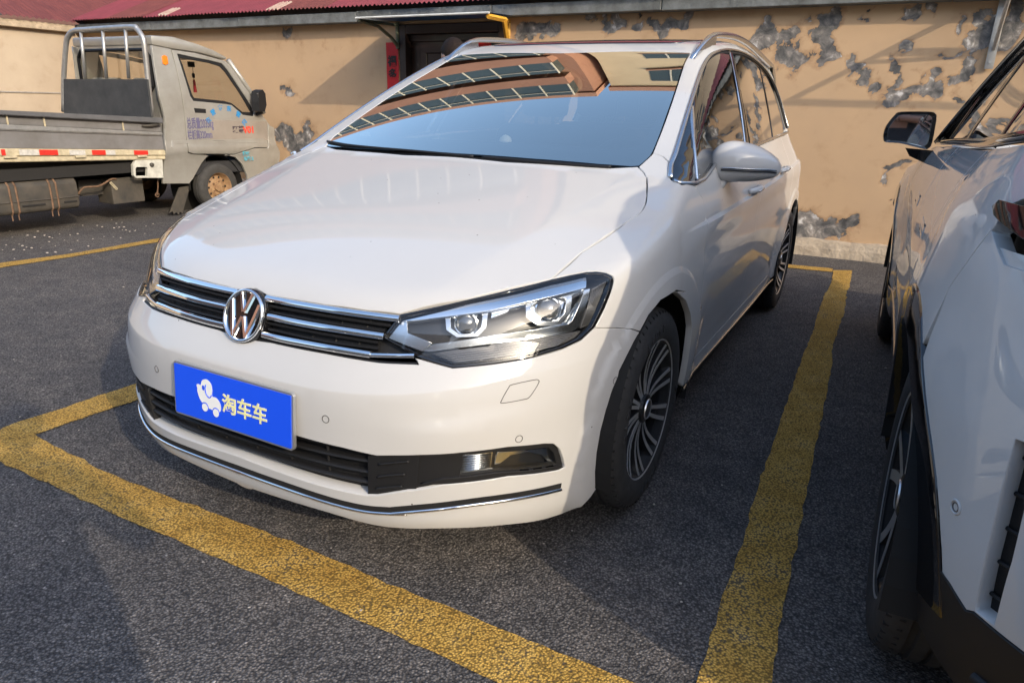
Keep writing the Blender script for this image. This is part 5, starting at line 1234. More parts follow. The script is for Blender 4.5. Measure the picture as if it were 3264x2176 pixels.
# ------------------------------------------------------------------ apartment blocks round the yard (they show in the glass and paint; one is added to block low sky)
mat('block_red',(.25,.125,.088),.85,noise_amt=.12,nscale=.5);mat('block_beige',(.46,.37,.26),.85,noise_amt=.1,nscale=.5);mat('block_window',(.04,.055,.06),.08);mat('block_frame',(.42,.40,.36),.6);mat('block_trim',(.33,.18,.13),.8)
def block(name,x0,x1,y,h,m_,label,floors,first,bay,fh=2.9,face=-1,depth=9,band=True,trim='block_trim',bal=False):
    B=empty(name,((x0+x1)/2,y,0));L_=np.array([(x0+x1)/2,y,0]);tag(B,label,'building',group='apartment blocks round the yard')
    def ad(nm,bx,mm):
        mb=MB();mb.box(*[np.array(b) -L_ for b in bx]);return mb.build(nm,mm,B)
    ad('wall',((x0,y,0),(x1,y-face*depth,h)),m_);ad('parapet',((x0-.1,y+face*.12,h),(x1+.1,y-face*depth,h+.5)),trim)
    for f in range(first,floors):
        z0=f*fh+1.0
        if band:
            w_=ad('window_band',((x0+.6,y+face*.55,z0),(x1-.6,y+face*.02,z0+1.45)),'block_window')
            ad('balcony_wall',((x0+.5,y+face*.6,z0-.95),(x1-.5,y+face*.03,z0-.02)),m_)
            n=int((x1-x0-1.2)/bay)
            for i in range(n+1):
                x=x0+.6+(x1-x0-1.2)*i/n;ad('window_post',((x-.025,y+face*.60,z0),(x+.025,y+face*.54,z0+1.45)),'block_frame')
            ad('window_rail',((x0+.6,y+face*.59,z0+1.0),(x1-.6,y+face*.545,z0+1.06)),'block_frame')
        else:
            n=max(1,int((x1-x0)/bay))
            for i in range(n):
                x=x0+(x1-x0)*(i+.5)/n;w_=ad('window',((x-.8,y+face*.03,z0),(x+.8,y-face*.1,z0+1.4)),'block_window');ad('window_frame',((x-.03,y+face*.06,z0),(x+.03,y+face*.031,z0+1.4)),'block_frame');ad('window_sill',((x-.9,y+face*.12,z0-.1),(x+.9,y+face*.01,z0-.01)),trim)
    return B
block('apartment_block',-30,-7.5,14.2,17.3,'block_red','red-brown apartment block with glazed balcony bands behind the house',6,0,1.25)
block('apartment_block',-7.1,8.5,15.0,17.6,'block_beige','beige apartment block with separate windows behind the house',6,0,5.2,band=False)
block('apartment_block',-22,6,-42,21,'block_beige','beige apartment block across the yard with seven rows of windows',7,0,4.,band=False,face=1)
block('apartment_block',10,30,-55,30,'block_red','tall red-brown apartment block across the yard with small windows',10,0,4.,band=False,face=1)
block('apartment_block',-60,-34,-30,18,'block_red','long red-brown apartment block with small windows beyond the side wing',6,0,4.5,band=False,face=1)

b_=block('apartment_block',-48,48,0,17.5,'block_beige','long beige apartment block added out of view to block low sunny-side sky',6,0,5.,band=False,face=1);b_.location=(44,-14,0);b_.rotation_euler=(0,0,math.pi/2)  # added unseen block, keeps the bright low sky under the sun off the yard
# ------------------------------------------------------------------ white SUV alongside, nose to the wall
SYAW=math.radians(1.5);SO=np.array([2.475,-.225,0.])
suv=empty('parked_suv',tuple(SO));suv.rotation_euler=(0,0,SYAW);tag(suv,'white SUV with black wheel arch cladding parked nose to the wall','car')
SRm=np.array([[math.cos(SYAW),math.sin(SYAW),0],[-math.sin(SYAW),math.cos(SYAW),0],[0,0,1]])   # world -> local
SCAM=SRm@(CAM-SO)
def son(f,k,pts,off=0.,t0=.45,t1=7.):
    d=np.array([SRm@pray(k,q) for q in pts]);p=cast(f,SCAM,d,t0,t1,n=140,off=off)
    for i in np.where(np.isnan(p[:,0]))[0]:
        t=np.linspace(t0,t1,900);q=SCAM+t[:,None]*d[i];v=f(q)-off;j=np.argmax(v>0) if (v>0).any() else np.argmax(v);p[i]=q[j]
        g=grad(f,p[i][None])[0];p[i]=p[i]-g*(f(p[i][None])[0]-off)/(g@g)
    return p
_sp=np.array([(0,-.885),(.25,-.865),(.46,-.82),(.64,-.745),(.755,-.655),(.835,-.55),(.885,-.43),(.915,-.28),(.930,-.1),(.935,.1)])
_a=np.arctan2(_sp[:,0],Y0-_sp[:,1]);_b=np.hypot(_sp[:,0],Y0-_sp[:,1])
SRF=spl(np.concatenate([-_a[:0:-1],_a]),np.concatenate([_b[:0:-1],_b]))
SFY=2.75;SY1=2.95
_sf=np.array([(0,3.66),(.3,3.62),(.6,3.50),(.78,3.33),(.88,3.12),(.93,2.95)])
_a=np.arctan2(_sf[:,0],_sf[:,1]-SY1);_b=np.hypot(_sf[:,0],_sf[:,1]-SY1)
SRG=spl(np.concatenate([-_a[:0:-1],_a]),np.concatenate([_b[:0:-1],_b]))
SXS=spl([.1,.7,1.3,2.0,2.6,2.95],[.935,.928,.922,.922,.930,.930])
SZB=spl([-1,-.5,0,1.,2.1,3.],[1.275,1.24,1.20,1.165,1.125,1.10])
SDS=pch([.15,.25,.36,.5,.62,.78,.90,1.0,1.08,1.2],[-.12,-.06,-.030,-.022,-.014,0,-.004,-.016,-.038,-.10])
SDF=pch([.15,.30,.42,.50,.60,.75,.85,.95,1.05,1.15,1.3],[-.20,-.08,-.03,-.01,0,-.004,-.02,-.05,-.07,-.10,-.20])
STOP=spl([-1.0,-.8,-.6,-.3,.2,.8,1.3,1.7,2.1,2.4,3.0,3.5],[1.22,1.37,1.50,1.585,1.645,1.655,1.615,1.50,1.27,1.125,1.07,1.00])
def suvf(p):
    x=np.abs(p[...,0]);y=p[...,1];z=p[...,2]
    th=np.arctan2(x,np.maximum(Y0-y,1e-6));r=np.hypot(x,Y0-y);zb=SZB(y)
    zz=np.minimum(z,zb);ds=SDS(zz-(zb-1.165)*sst(.7,1.1,zz));ov=softpos(z-zb,.015);ds=ds-.40*ov-.12*ov*ov
    fl=0
    for wy in(0.,SFY):
        rr=np.hypot(y-wy,z-.37);fl=fl+.015*sst(.70,.50,rr)
    ds=ds+fl*sst(1.05,.80,z)
    zl=.52+.10*(y-.3);ds=ds-sst(.45,.75,y)*sst(2.25,1.95,y)*.03*sst(.22,0,np.abs(z-zl-.05))
    wf=sst(.55,1.2,th);d_=SDF(z)*(1-wf)+ds*wf
    gf=SRF(th)+d_-r;gs=SXS(y)+ds-x
    thr=np.arctan2(x,np.maximum(y-SY1,1e-6));gr=SRG(thr)+ds*sst(.2,1.2,thr)-np.hypot(x,y-SY1)
    g=np.where(y<Y0,gf,np.where(y>SY1,gr,gs))
    t=STOP(y)-.05*x*x-z
    f=smin(g,t*.9,.10)
    return smin(f,z-.2,.04)
sP=Polar(6)
sdl=lambda y,z:cast(suvf,[[-1.6,y,z]],[[1.,0,0]],0,1.55)[0]
def sarc(wy,r,a0,a1,n=18):return [sdl(wy+r*math.cos(t),.37+r*math.sin(t)) for t in np.radians(np.linspace(a0,a1,n))]
W_='car_paint_white'
sbelt=lambda y,dz=0.:sdl(y,float(SZB(y))+dz)
def crn(th,z):   # point on the rear corner at polar angle th (from straight back), left side
    d=np.array([-math.sin(th),-math.cos(th),0]);return cast(suvf,[[d[0]*1.6,Y0+d[1]*1.6,z]],[-d],0,1.5)[0]
RO,RI=.515,.435
A_=lambda r,a0,a1,n=18:sarc(0,r,a0,a1,n)
split_top=son(suvf,'s2',[(505,1130),(600,995),(700,860),(752,790)])   # shut line quarter panel / bumper
# quarter panel above the arch
tl_=son(suvf,'s2',[(762,738),(800,690),(884,652)])
qpan=np.concatenate([[sdl(.62,.44)],A_(RO,12,118,16)[0:],split_top,[tl_[0]],[crn(t,1.13) for t in(1.05,.95)],[sbelt(-.75,-.005)],[sbelt(y,-.006) for y in np.linspace(-.6,.15,5)],[sdl(.20,1.05),sdl(.40,.85),sdl(.56,.70),sdl(.62,.55)]])
panel('quarter_panel',qpan,Polar(14),suvf,W_,suv,h=.04,hb=.022,inset=.002,thick=.02)
# bumper
bout=np.concatenate([split_top[::-1],A_(RO,122,176,9),son(suvf,'s3',[(555,1000),(625,1110),(700,1230),(735,1238)]),[crn(t,.47) for t in(.70,.5,.25,0)],[crn(t,1.0) for t in(0,.25,.5,.75)],[crn(t,1.03) for t in(.95,1.02)],[tl_[0]+[0,0,-.03]]])
vent=son(suvf,'s3',[(930,438),(975,455),(962,760),(905,1000),(826,1296),(742,1232)])
bmp=panel('rear_bumper',bout,Polar(6),suvf,W_,suv,h=.035,hb=.02,inset=.002,thick=.03,holes=[vent])
vb=panel('bumper_vent',vent,Polar(6),suvf,'black_plastic',suv,h=.03,off=.03,thick=0)
vc=vent.mean(0)
for k in range(5):
    t=(k+.5)/5;a=vent[0]+(vent[5]-vent[0])*t;b=vent[1]+(vent[4]-vent[1])*t;mb=MB();n_=normal(suvf,np.array([a,b]));mb.tube(np.array([a,b])-n_*.022,.004,6);mb.build('vent_slat','black_plastic',vb)
sn=son(suvf,'s3',[(650,750)])[0]
def sring(name,p,r,w_,m_):
    n=normal(suvf,p[None])[0];u=np.cross(n,[0,0,1.]);u/=np.linalg.norm(u);v=np.cross(u,n);mb=MB();mb.tube([p+u*math.cos(a)*r+v*math.sin(a)*r for a in np.linspace(0,2*math.pi,25)[:-1]],w_,6,closed=True);return mb.build(name,m_,bmp,smooth=True)
sring('parking_sensor',sn,.012,.0025,W_);sring('sensor_gap',sn,.0075,.0012,'gap_grey')
# black cladding
def clad(wy,a0,a1,name='arch_cladding'):
    o=np.concatenate([sarc(wy,RO-.003,a0,a1,26),sarc(wy,RI,a1,a0,26)]);return panel(name,o,Polar(4),suvf,'gloss_black',suv,h=.035,hb=.025,off=-.006,thick=.05,lip=.004)
clad(0,4,176);clad(SFY,4,178)
low=np.concatenate([son(suvf,'s3',[(560,1004),(625,1114),(700,1236),(735,1244)]),[crn(t,.465) for t in(.70,.5,.25,0)],[crn(t,.25) for t in(0,.25,.5,.70,.85)],[crn(.95,.30)],[sdl(-.435,.33)],A_(RI,186,178,3)])
panel('lower_valance',low,Polar(6),suvf,'black_plastic',suv,h=.04,off=-.003,thick=.04)
mb=MB();pts=np.array([crn(t,.36-.02*math.sin(t)) for t in np.linspace(.86,0,10)]);ribbon(mb,pts,suvf,.03,.014,0);mb.build('valance_ridge','black_plastic',suv,auto=50)
# tail lamp
tlo=np.concatenate([son(suvf,'s2',[(758,722),(790,690)]),[crn(t,1.115) for t in(.80,.55,.3,0)],[crn(t,1.03) for t in(0,.3,.55,.78)],son(suvf,'s2',[(800,800),(765,765)])])
mat('tail_red',(.10,.004,.006),.08,coat=.8)
tl0=panel('tail_lamp',tlo,Polar(6),suvf,'gloss_black',suv,h=.03,hb=.02,off=-.012,thick=.03)
panel('tail_lamp_glass',[p for p in np.concatenate([[crn(t,1.095) for t in(.93,.55,.3,0)],[crn(t,1.06) for t in(0,.3,.55,.90)]])],Polar(6),suvf,'tail_red',tl0,h=.03,off=-.015,thick=.004)
panel('lamp_surround',np.concatenate([[crn(t,1.05) for t in(1.10,.9,.6,.3,0)],[crn(t,.94) for t in(0,.3,.6,.9,1.10)]]),Polar(6),suvf,W_,suv,h=.04,off=.006,thick=0)
# doors and front fender
dr=np.concatenate([[sdl(.62,.55),sdl(.56,.70),sdl(.40,.85),sdl(.20,1.05)],[sbelt(y,-.006) for y in np.linspace(.16,.95,6)],[sdl(.98,.9),sdl(1.0,.42)],[sdl(.66,.42)]])
d1=panel('rear_door',dr,sP,suvf,W_,suv,h=.045,hb=.025,inset=.002,thick=.02)
df=np.concatenate([[sdl(1.0,.42),sdl(.98,.9)],[sbelt(y,-.006) for y in np.linspace(.96,2.0,7)],[sdl(2.10,.95),sdl(2.12,.7),sdl(2.10,.42)]])
d2_=panel('front_door',df,sP,suvf,W_,suv,h=.045,hb=.025,inset=.002,thick=.02)
ff=np.concatenate([[sdl(2.10,.42),sdl(2.12,.7),sdl(2.10,.95)],[sbelt(2.02,-.006),sbelt(2.2,-.01)],[sdl(2.4,1.03),sdl(2.8,.98),sdl(3.1,.94)],[sdl(3.15,.6)],sarc(SFY,RO,28,172,16)])
panel('front_fender',ff,Polar(14),suvf,W_,suv,h=.045,hb=.025,inset=.002,thick=.02)
sc_=np.array([sdl(.50,.42),sdl(2.26,.42),sdl(2.30,.28),sdl(.46,.28)]);panel('sill_cladding',sc_,sP,suvf,'gloss_black',suv,h=.06,off=-.004,thick=.03)
for y0,par in((.52,d1),(1.22,d2_)):
    for dz in(0,-.036):
        C=np.array([sdl(y,.955+.02*(y-.5)+dz) for y in np.linspace(y0,y0+.20,8)]);Cb=C[:2] if False else C
        mb=MB();ribbon(mb,Cb[[0,1]] if dz==0 else Cb[[6,7]],suvf,.006,.002,.0);mb.build('handle_seam','gap_dark',par)
    C=np.array([sdl(y,.937+.02*(y-.5)) for y in np.linspace(y0,y0+.20,8)]);mb=MB();ribbon(mb,C,suvf,.036,.0025,-.001);mb.build('flush_handle',W_,par,auto=50)
# glasshouse
glass_mat('suv_glass',(.50,.52,.50))
ax_=Axis((.86,0,-.5))
stop=lambda y,z:cast(suvf,[[-1.6,y,z]],[[1.,0,0]],0,1.55)[0]
dtop=[(2.06,1.14),(1.78,1.29),(1.52,1.41),(1.25,1.50),(.9,1.545),(.45,1.555),(0,1.53),(-.35,1.45),(-.62,1.33)]
DT=np.array([stop(y,z) for y,z in dtop]);DB=np.array([sbelt(y,.008) for y in np.linspace(-.62,2.0,12)])
def swin(name,y0,y1):
    P=catmull(DT,5)[::-1];top=np.array([p for p in P if y0<=p[1]<=y1])[::-1];bot=np.array([sbelt(y,.010) for y in np.linspace(max(y0,-.60),min(y1,2.0),8)])
    return panel(name,np.concatenate([bot,top]),ax_,suvf,'suv_glass',suv,h=.05,off=.006,thick=0,inset=.012)
swin('front_door_window',.98,1.64);swin('rear_door_window',.18,.92);swin('rear_quarter_window',-.60,.12);swin('front_quarter_window',1.68,2.04)
def spil(name,y,w_,sl=0.):
    P=catmull(DT,5);b=P[np.argmin(np.abs(P[:,1]-y))];zz=np.linspace(float(SZB(y)),b[2],8);C=np.array([stop(y+sl*(z-1.2),z) for z in zz]);mb=MB();ribbon(mb,C,suvf,w_,.005,-.007);mb.build(name,'gloss_black',suv,auto=50)
spil('window_pillar',1.66,.035);spil('window_pillar',.95,.09);spil('window_pillar',.15,.05)
mb=MB();mb.tube(lift(catmull(DT,4),suvf,.0),.024,8,flat=.6);mb.build('window_frame','gloss_black',suv,smooth=True)
mb=MB();mb.tube(lift(DB,suvf,.004),.012,8);mb.build('belt_trim','gloss_black',suv,smooth=True)
def vt(P):
    P=np.array(P,float);o=P.copy();o[:,2]=2.2;return cast(suvf,o,np.tile([0,0,-1.],(len(P),1)),0,2.1,n=90)
rfo=np.concatenate([lift(catmull(DT,3)[2:],suvf,0)+[.01,0,.0],[vt([[-.35,-.70,0]])[0],vt([[0,-.72,0]])[0]],[vt([[0,1.52,0]])[0],vt([[-.35,1.50,0]])[0],vt([[-.62,1.44,0]])[0]]])
half=rfo.copy();full=np.concatenate([rfo[:-3],(rfo[:-3]*[-1,1,1])[::-1],[vt([[.62,1.44,0]])[0],vt([[.35,1.50,0]])[0],vt([[0,1.52,0]])[0],vt([[-.35,1.50,0]])[0],vt([[-.62,1.44,0]])[0]]])
panel('roof',full,Top(),suvf,W_,suv,h=.07,hb=.05,thick=.02)
# windscreen, bonnet, tailgate, right side closing panels
ws=np.array([vt([[x,y,0]])[0] for x,y in((-.70,2.28),(0,2.36),(.70,2.28),(.74,2.06),(.62,1.50),(0,1.56),(-.62,1.50),(-.74,2.06))]);panel('windshield',ws,Top(sy=.4),suvf,'suv_glass',suv,h=.08,off=.004,thick=0)
bn=np.array([vt([[x,y,0]])[0] for x,y in((-.76,2.32),(0,2.40),(.76,2.32),(.74,3.1),(.55,3.38),(0,3.50),(-.55,3.38),(-.74,3.1))]);panel('hood',bn,Top(sy=.3),suvf,W_,suv,h=.08,thick=.02)
tgp=np.array([crn(t,1.0) for t in(.85,.5,0)]);tg2=np.concatenate([tgp,(tgp[:-1]*[-1,1,1])[::-1]]);up=np.array([cast(suvf,[[x,-2.,z]],[[0,1.,0]],0,2.)[0] for x,z in((.70,1.27),(.60,1.46),(0,1.50),(-.60,1.46),(-.70,1.27))]);panel('tailgate',np.concatenate([tg2,up]),Axis((0,1,0)),suvf,W_,suv,h=.07,hb=.05,thick=.02,inset=.004)
sw=np.array([cast(suvf,[[x,-2.,z]],[[0,1.,0]],0,2.)[0] for x,z in((-.56,1.20),(.56,1.20),(.52,1.42),(-.52,1.42))]);panel('rear_window',sw,Axis((0,1,0)),suvf,'tinted_glass',suv,h=.08,off=-.004,thick=0)
fb=np.array([cast(suvf,[[x,5.,z]],[[0,-1.,0]],0,2.4)[0] for x,z in((-.80,.3),(.80,.3),(.80,.9),(.5,1.0),(-.5,1.0),(-.80,.9))]);panel('front_bumper',fb,Axis((0,-1,0)),suvf,W_,suv,h=.08,thick=.02)
for nm in('quarter_panel','rear_door','front_door','front_fender','sill_cladding','arch_cladding','window_frame','belt_trim','front_door_window','rear_door_window','rear_quarter_window','front_quarter_window'):
    for o in[c_ for c_ in list(suv.children) if c_.name.split('.')[0]==nm][:1 if nm!='arch_cladding' else 2]:mirrored(o,suv)
mb=MB();mb.box((-.82,.45,.2),(.82,2.3,.32));mb.box((-.60,-.60,.25),(.60,3.3,.60));mb.box((-.80,-.40,.60),(.80,.40,.66)) if False else None;mb.build('underbody','dark_void',suv)
for wy in(0,SFY):
    for s_ in(-1,1):
        mb=MB();mb.lathe([(.50*s_,.44),(.925*s_,.44)],24,0,(0,wy,.37),math.radians(-5),math.radians(185));mb.lathe([(.50*s_,.02),(.50*s_,.44)],24,0,(0,wy,.37));mb.build('wheel_well','dark_void',suv,fix=False)
mb=MB();mb.box((-.74,2.0,.9),(.74,2.2,1.06),bev=.03);mb.build('dashboard','interior_dark',suv)
for x,y in((-.38,1.3),(.38,1.3),(-.4,.35),(.4,.35)):
    mb=MB();mb.box((x-.25,y-.25,.5),(x+.25,y+.25,.66),bev=.05);mb.prism([(y-.14,.6),(y-.28,.6),(y-.46,1.2),(y-.40,1.24),(y-.34,1.2)],0,x-.24,x+.24,bev=.03);st_=mb.build('seat','interior_dark',suv,auto=50)
    mb=MB();mb.box((x-.13,y-.50,1.26),(x+.13,y-.41,1.42),bev=.035);mb.build('headrest','interior_dark',st_,auto=50)
# mirror, glass facing back
def sw2l(p):return SRm@(np.array(p)-SO)
mq=[sw2l(onplane('s2',q,1,1.76)) for q in((182,380),(185,345),(200,310),(240,262),(270,247),(400,246),(440,255),(446,285),(425,400),(405,428),(380,430),(260,402),(195,398))]
mq=np.array(mq);cy=mq[:,1].mean();ol=catmull(mq,3,closed=True)[:,[0,2]];cm=ol.mean(0)
def mshell(sc,y):return [(cm[0]+(a-cm[0])*sc,y,cm[1]+(b-cm[1])*sc) for a,b in ol]
V=[];prof=[(1.0,cy),(1.03,cy+.02),(1.02,cy+.06),(.93,cy+.11),(.72,cy+.15),(.35,cy+.17)];n=len(ol)
for sc,y in prof:V+=mshell(sc,y)
F=[(i*n+j,i*n+(j+1)%n,(i+1)*n+(j+1)%n,(i+1)*n+j) for i in range(len(prof)-1) for j in range(n)];F.append(tuple((len(prof)-1)*n+j for j in range(n)))
b0=len(V);V+=mshell(.86,cy+.004);V+=mshell(.84,cy+.018);F+=[(j,b0+j,b0+(j+1)%n,(j+1)%n) for j in range(n)]+[(b0+j,b0+n+j,b0+n+(j+1)%n,b0+(j+1)%n) for j in range(n)]
smr=mesh('mirror',V,F,'gloss_black',suv,auto=45)
V=mshell(.845,cy+.016);mesh('mirror_glass',V,[tuple(range(n))[::-1]],'mirror_glass',smr)
ft=[sw2l(onplane('s2',q,1,1.80)) for q in((290,425),(400,435),(450,440),(455,500),(395,505),(310,465))];mb=MB();V=[tuple(p+np.array([0,-.03,0])) for p in ft]+[tuple(p+np.array([0,.07,0])) for p in ft]
k=6;mb.add(V,[tuple(range(k))[::-1],tuple(range(k,2*k))]+[(i,(i+1)%k,k+(i+1)%k,k+i) for i in range(k)]);mb.build('mirror_foot','gloss_black',smr,auto=40)
for x,y,s_ in((-.80,0,-1),(.80,0,1),(-.80,SFY,-1),(.80,SFY,1)):
    wv=make_wheel(suv,x,y,s_,'double');wv.scale=(1.0,1.11,1.11);wv.location.z=.37
# ------------------------------------------------------------------ old silver light lorry
mat('lorry_silver',(.40,.39,.36),.38,metal=.35,col2=(.29,.275,.24),nscale=2.2,coat=.3,coat_rough=.15,bump=.0006,bscale=12)
mat('lorry_grey',(.25,.245,.245),.45,metal=.3,col2=(.17,.16,.15),nscale=3.5,bump=.0008,bscale=14)
mat('lorry_patch',(.27,.235,.20),.6,noise_amt=.12,nscale=5);mat('rail_grey',(.11,.11,.115),.5,noise_amt=.2,nscale=9);mat('galv_old',(.45,.45,.44),.4,metal=.7,noise_amt=.2,nscale=14)
mat('dirty_black',(.035,.033,.030),.7,col2=(.085,.072,.055),nscale=7,bump=.0015,bscale=25);mat('chassis_black',(.014,.013,.012),.85)
mat('rubber_sheet',(.032,.034,.036),.75,col2=(.065,.066,.066),nscale=6,bump=.001,bscale=40);mat('rust_wheel',(.36,.235,.12),.65,col2=(.22,.12,.06),nscale=22)
mat('rust_brown',(.17,.10,.06),.85,noise_amt=.4,nscale=20);mat('reflector_red',(.60,.03,.02),.4,noise_amt=.25,nscale=30);mat('reflector_white',(.52,.50,.46),.5,noise_amt=.3,nscale=30);mat('dust_cream',(.50,.43,.29),.75,noise_amt=.3,nscale=18)
mat('blue_letter',(.03,.24,.52),.55);mat('violet_letter',(.13,.12,.22),.6);mat('red_letter',(.70,.06,.03),.5);mat('dark_letter',(.05,.035,.05),.55);mat('cyan_letter',(.08,.42,.55),.55);mat('tassel_red',(.30,.01,.02),.7)
glass_mat('lorry_glass',(.86,.87,.85),ior=1.35)
mat('seat_cover',(.42,.40,.38),.8);mat('bracket_white',(.52,.51,.45),.6,noise_amt=.3,nscale=14);mat('rubber_dusty',(.045,.043,.040),.85,noise_amt=.3,nscale=18)
XT=-5.35
lorry=empty('light_lorry',(XT-.75,2.2,0));tag(lorry,'old silver light lorry with drop-side cargo bed parked facing the wall','truck')
LI=Matrix.Translation(Vector(lorry.location)).inverted()
def LB(o):
    o.matrix_parent_inverse=LI;return o
def tf(p):   # cab side with tumblehome
    z=p[...,2];y=p[...,1]
    s=XT-.012-.085*sst(.95,1.95,z)*1.0-.05*sst(.75,.35,z)*.5+.016*sst(.78,.72,z)*sst(.60,.68,z)-.22*softpos(y-4.12,.05)**1*.55
    return s-p[...,0]
tx=Axis((-1,0,0),dist=8.)
def tp(pts,k='t',x=XT-.02):return [onplane(k,q,0,x) for q in pts]
def ton(pts,k='t'):
    d=np.array([pray(k,q) for q in pts]);return cast(tf,CAM,d,4.,11.,n=90)
def tpan(name,pts,m_,holes=(),off=0.,thick=.03,h=.08,par=lorry,k='t',inset=.0,raw=False):
    o=panel(name,np.array(pts) if raw else ton(pts,k),tx,tf,m_,par,h=h,hb=.05,off=off,thick=thick,lip=.003,holes=[ton(q,k) for q in holes],inset=inset,steps=60)
    if par is lorry:LB(o)
    return o
winq=[(1182,360),(1250,375),(1400,405),(1480,425),(1520,470),(1600,590),(1660,680),(1695,745),(1690,775),(1620,765),(1545,700),(1500,692),(1290,672),(1270,640),(1240,540),(1205,430)]
doorq=[(1145,330),(1300,352),(1500,405),(1530,430),(1620,560),(1720,705),(1745,760),(1780,830),(1788,985),(1700,985),(1560,1030),(1480,1028),(1290,1028),(1258,1015),(1250,960),(1235,800),(1215,640),(1180,470)]
quart=[(1010,300),(1140,326),(1178,470),(1212,640),(1232,800),(1247,960),(1254,1020),(1290,1032),(1390,1038),(1345,1090),(1290,1190),(1262,1225),(1088,1226),(1108,990),(1098,780),(1062,640),(1030,450)]
frontq=[(1790,832),(1828,850),(1842,960),(1868,1015),(1866,1060),(1840,1150),(1790,1210),(1660,1260),(1648,1170),(1615,1098),(1570,1050),(1500,1034),(1562,1033),(1700,988),(1790,988)]
tpan('cab_quarter',quart,'lorry_silver',inset=.005);dr_=tpan('cab_door',doorq,'lorry_silver',holes=[winq],inset=.005);tpan('cab_front_wing',frontq,'lorry_silver',inset=.005)
inq=[(1200,385),(1250,392),(1400,420),(1470,442),(1505,478),(1590,600),(1645,690),(1678,750),(1620,748),(1550,690),(1500,675),(1300,655),(1285,630),(1255,540),(1222,430)]
tpan('window_rubber',winq,'black_plastic',holes=[inq],off=.012,thick=.01,h=.05,par=dr_);tpan('door_window',inq,'lorry_glass',off=.015,thick=0,par=dr_)
tpan('door_patch',[(1410,800),(1780,812),(1786,935),(1400,930)],'lorry_patch',off=-.0025,thick=.002,par=dr_)
tpan('door_swage',[(1145,938),(1240,938),(1720,940),(1720,950),(1160,955),(1150,985),(1140,985)],'lorry_silver',off=-.008,thick=.008,h=.05,par=dr_)
tpan('door_handle',[(1292,722),(1370,728),(1372,755),(1300,752)],'black_plastic',off=-.004,thick=.006,par=dr_);tpan('handle_cup',[(1285,715),(1378,722),(1378,778),(1345,760),(1290,762)],'lorry_silver',off=-.002,thick=.004,par=dr_)
tpan('side_marker',[(1078,378),(1092,370),(1110,378),(1117,425),(1100,434),(1085,425)],'amber',off=-.012,thick=.014,h=.03)
# roof, back panel, far side, windscreen
ro=np.array([onplane('t',q,0,XT-.09)[1:] for q in((1000,236),(1150,246),(1300,290),(1420,335),(1512,386))]);ro2=np.array([onplane('t',q,0,XT-.08)[1:] for q in((1505,402),(1320,352),(1145,326),(1010,300))])
mb=MB();mb.prism([tuple(p) for p in np.concatenate([ro,ro2])],0,XT-.075,XT-1.42,bev=.03);LB(mb.build('cab_roof','lorry_silver',lorry,auto=40))
yb=ro[0][0];zt=ro[0][1]
mb=MB()
bw=[(-5.47,1.47),(-5.50,1.66),(-5.6,1.70),(-6.6,1.70),(-6.7,1.66),(-6.73,1.47),(-6.7,1.27),(-5.5,1.27)]
def wallhole(mb,out,hole,y0,y1):
    # rectangular panel with a window: ring of quads in the x-z plane
    V=[];n=len(out)
    for y in(y0,y1):
        V+=[(x,y,z) for x,z in out]+[(x,y,z) for x,z in hole]
    F=[];m=2*n
    for i in range(n):
        j=(i+1)%n;F+=[(i,j,n+j,n+i),(m+i,m+n+i,m+n+j,m+j),(n+i,n+j,m+n+j,m+n+i),(i,m+i,m+j,j)]
    mb.add(V,F)
wallhole(mb,[(XT-.11,.40),(XT-.11,1.74),(-5.55,1.79),(-6.65,1.79),(XT-1.38,1.74),(XT-1.38,.40),(-6.5,.38),(-5.6,.38)],[(-5.49,1.34),(-5.49,1.62),(-5.56,1.69),(-6.64,1.69),(-6.71,1.62),(-6.71,1.34),(-6.64,1.27),(-5.56,1.27)],yb+.01,yb+.05)
LB(mb.build('cab_back','lorry_silver',lorry,auto=40))
mb=MB();mb.box((-6.70,yb+.02,1.28),(-5.50,yb+.026,1.68));LB(mb.build('rear_window','lorry_glass',lorry))
mb=MB();mb.tube([(-5.49,yb+.0,1.34),(-5.49,yb,1.62),(-5.56,yb,1.69),(-6.64,yb,1.69),(-6.71,yb,1.62),(-6.71,yb,1.34),(-6.64,yb,1.27),(-5.56,yb,1.27)],.018,6,closed=True);LB(mb.build('rear_window_rubber','black_plastic',lorry))
fs_=np.array([onplane('t',q,0,XT-.02)[1:] for q in((1010,300),(1140,326),(1300,352),(1500,405),(1620,560),(1720,705),(1745,760),(1828,850),(1842,960),(1868,1015),(1840,1150),(1790,1210),(1660,1260),(1648,1170),(1570,1050),(1480,1034),(1345,1090),(1290,1190),(1088,1226),(1108,990),(1062,640))])
mb=MB();wq_=np.array([onplane('t',q,0,XT-.02)[1:] for q in winq])
farx=XT-1.42;V=[(farx+.09*max(0,z-.95)/1.0,y,z) for y,z in fs_];o=panel('cab_far_side',np.array([(farx,y,z) for y,z in fs_]),tx,lambda p:farx+.085*sst(.95,1.95,p[...,2])-p[...,0],'lorry_silver',lorry,h=.12,hb=.08,thick=.02,holes=[np.array([(farx,y,z) for y,z in wq_])],steps=60);LB(o)
A=onplane('t',(1515,400),0,XT-.09);B=onplane('t',(1750,755),0,XT-.05)
mb=MB();mb.add([(A[0]-.03,A[1],A[2]-.01),(B[0]-.03,B[1],B[2]),(farx+.10,B[1],B[2]),(farx+.12,A[1],A[2]-.01)],[(0,1,2,3)]);LB(mb.build('windscreen','lorry_glass',lorry,fix=False))
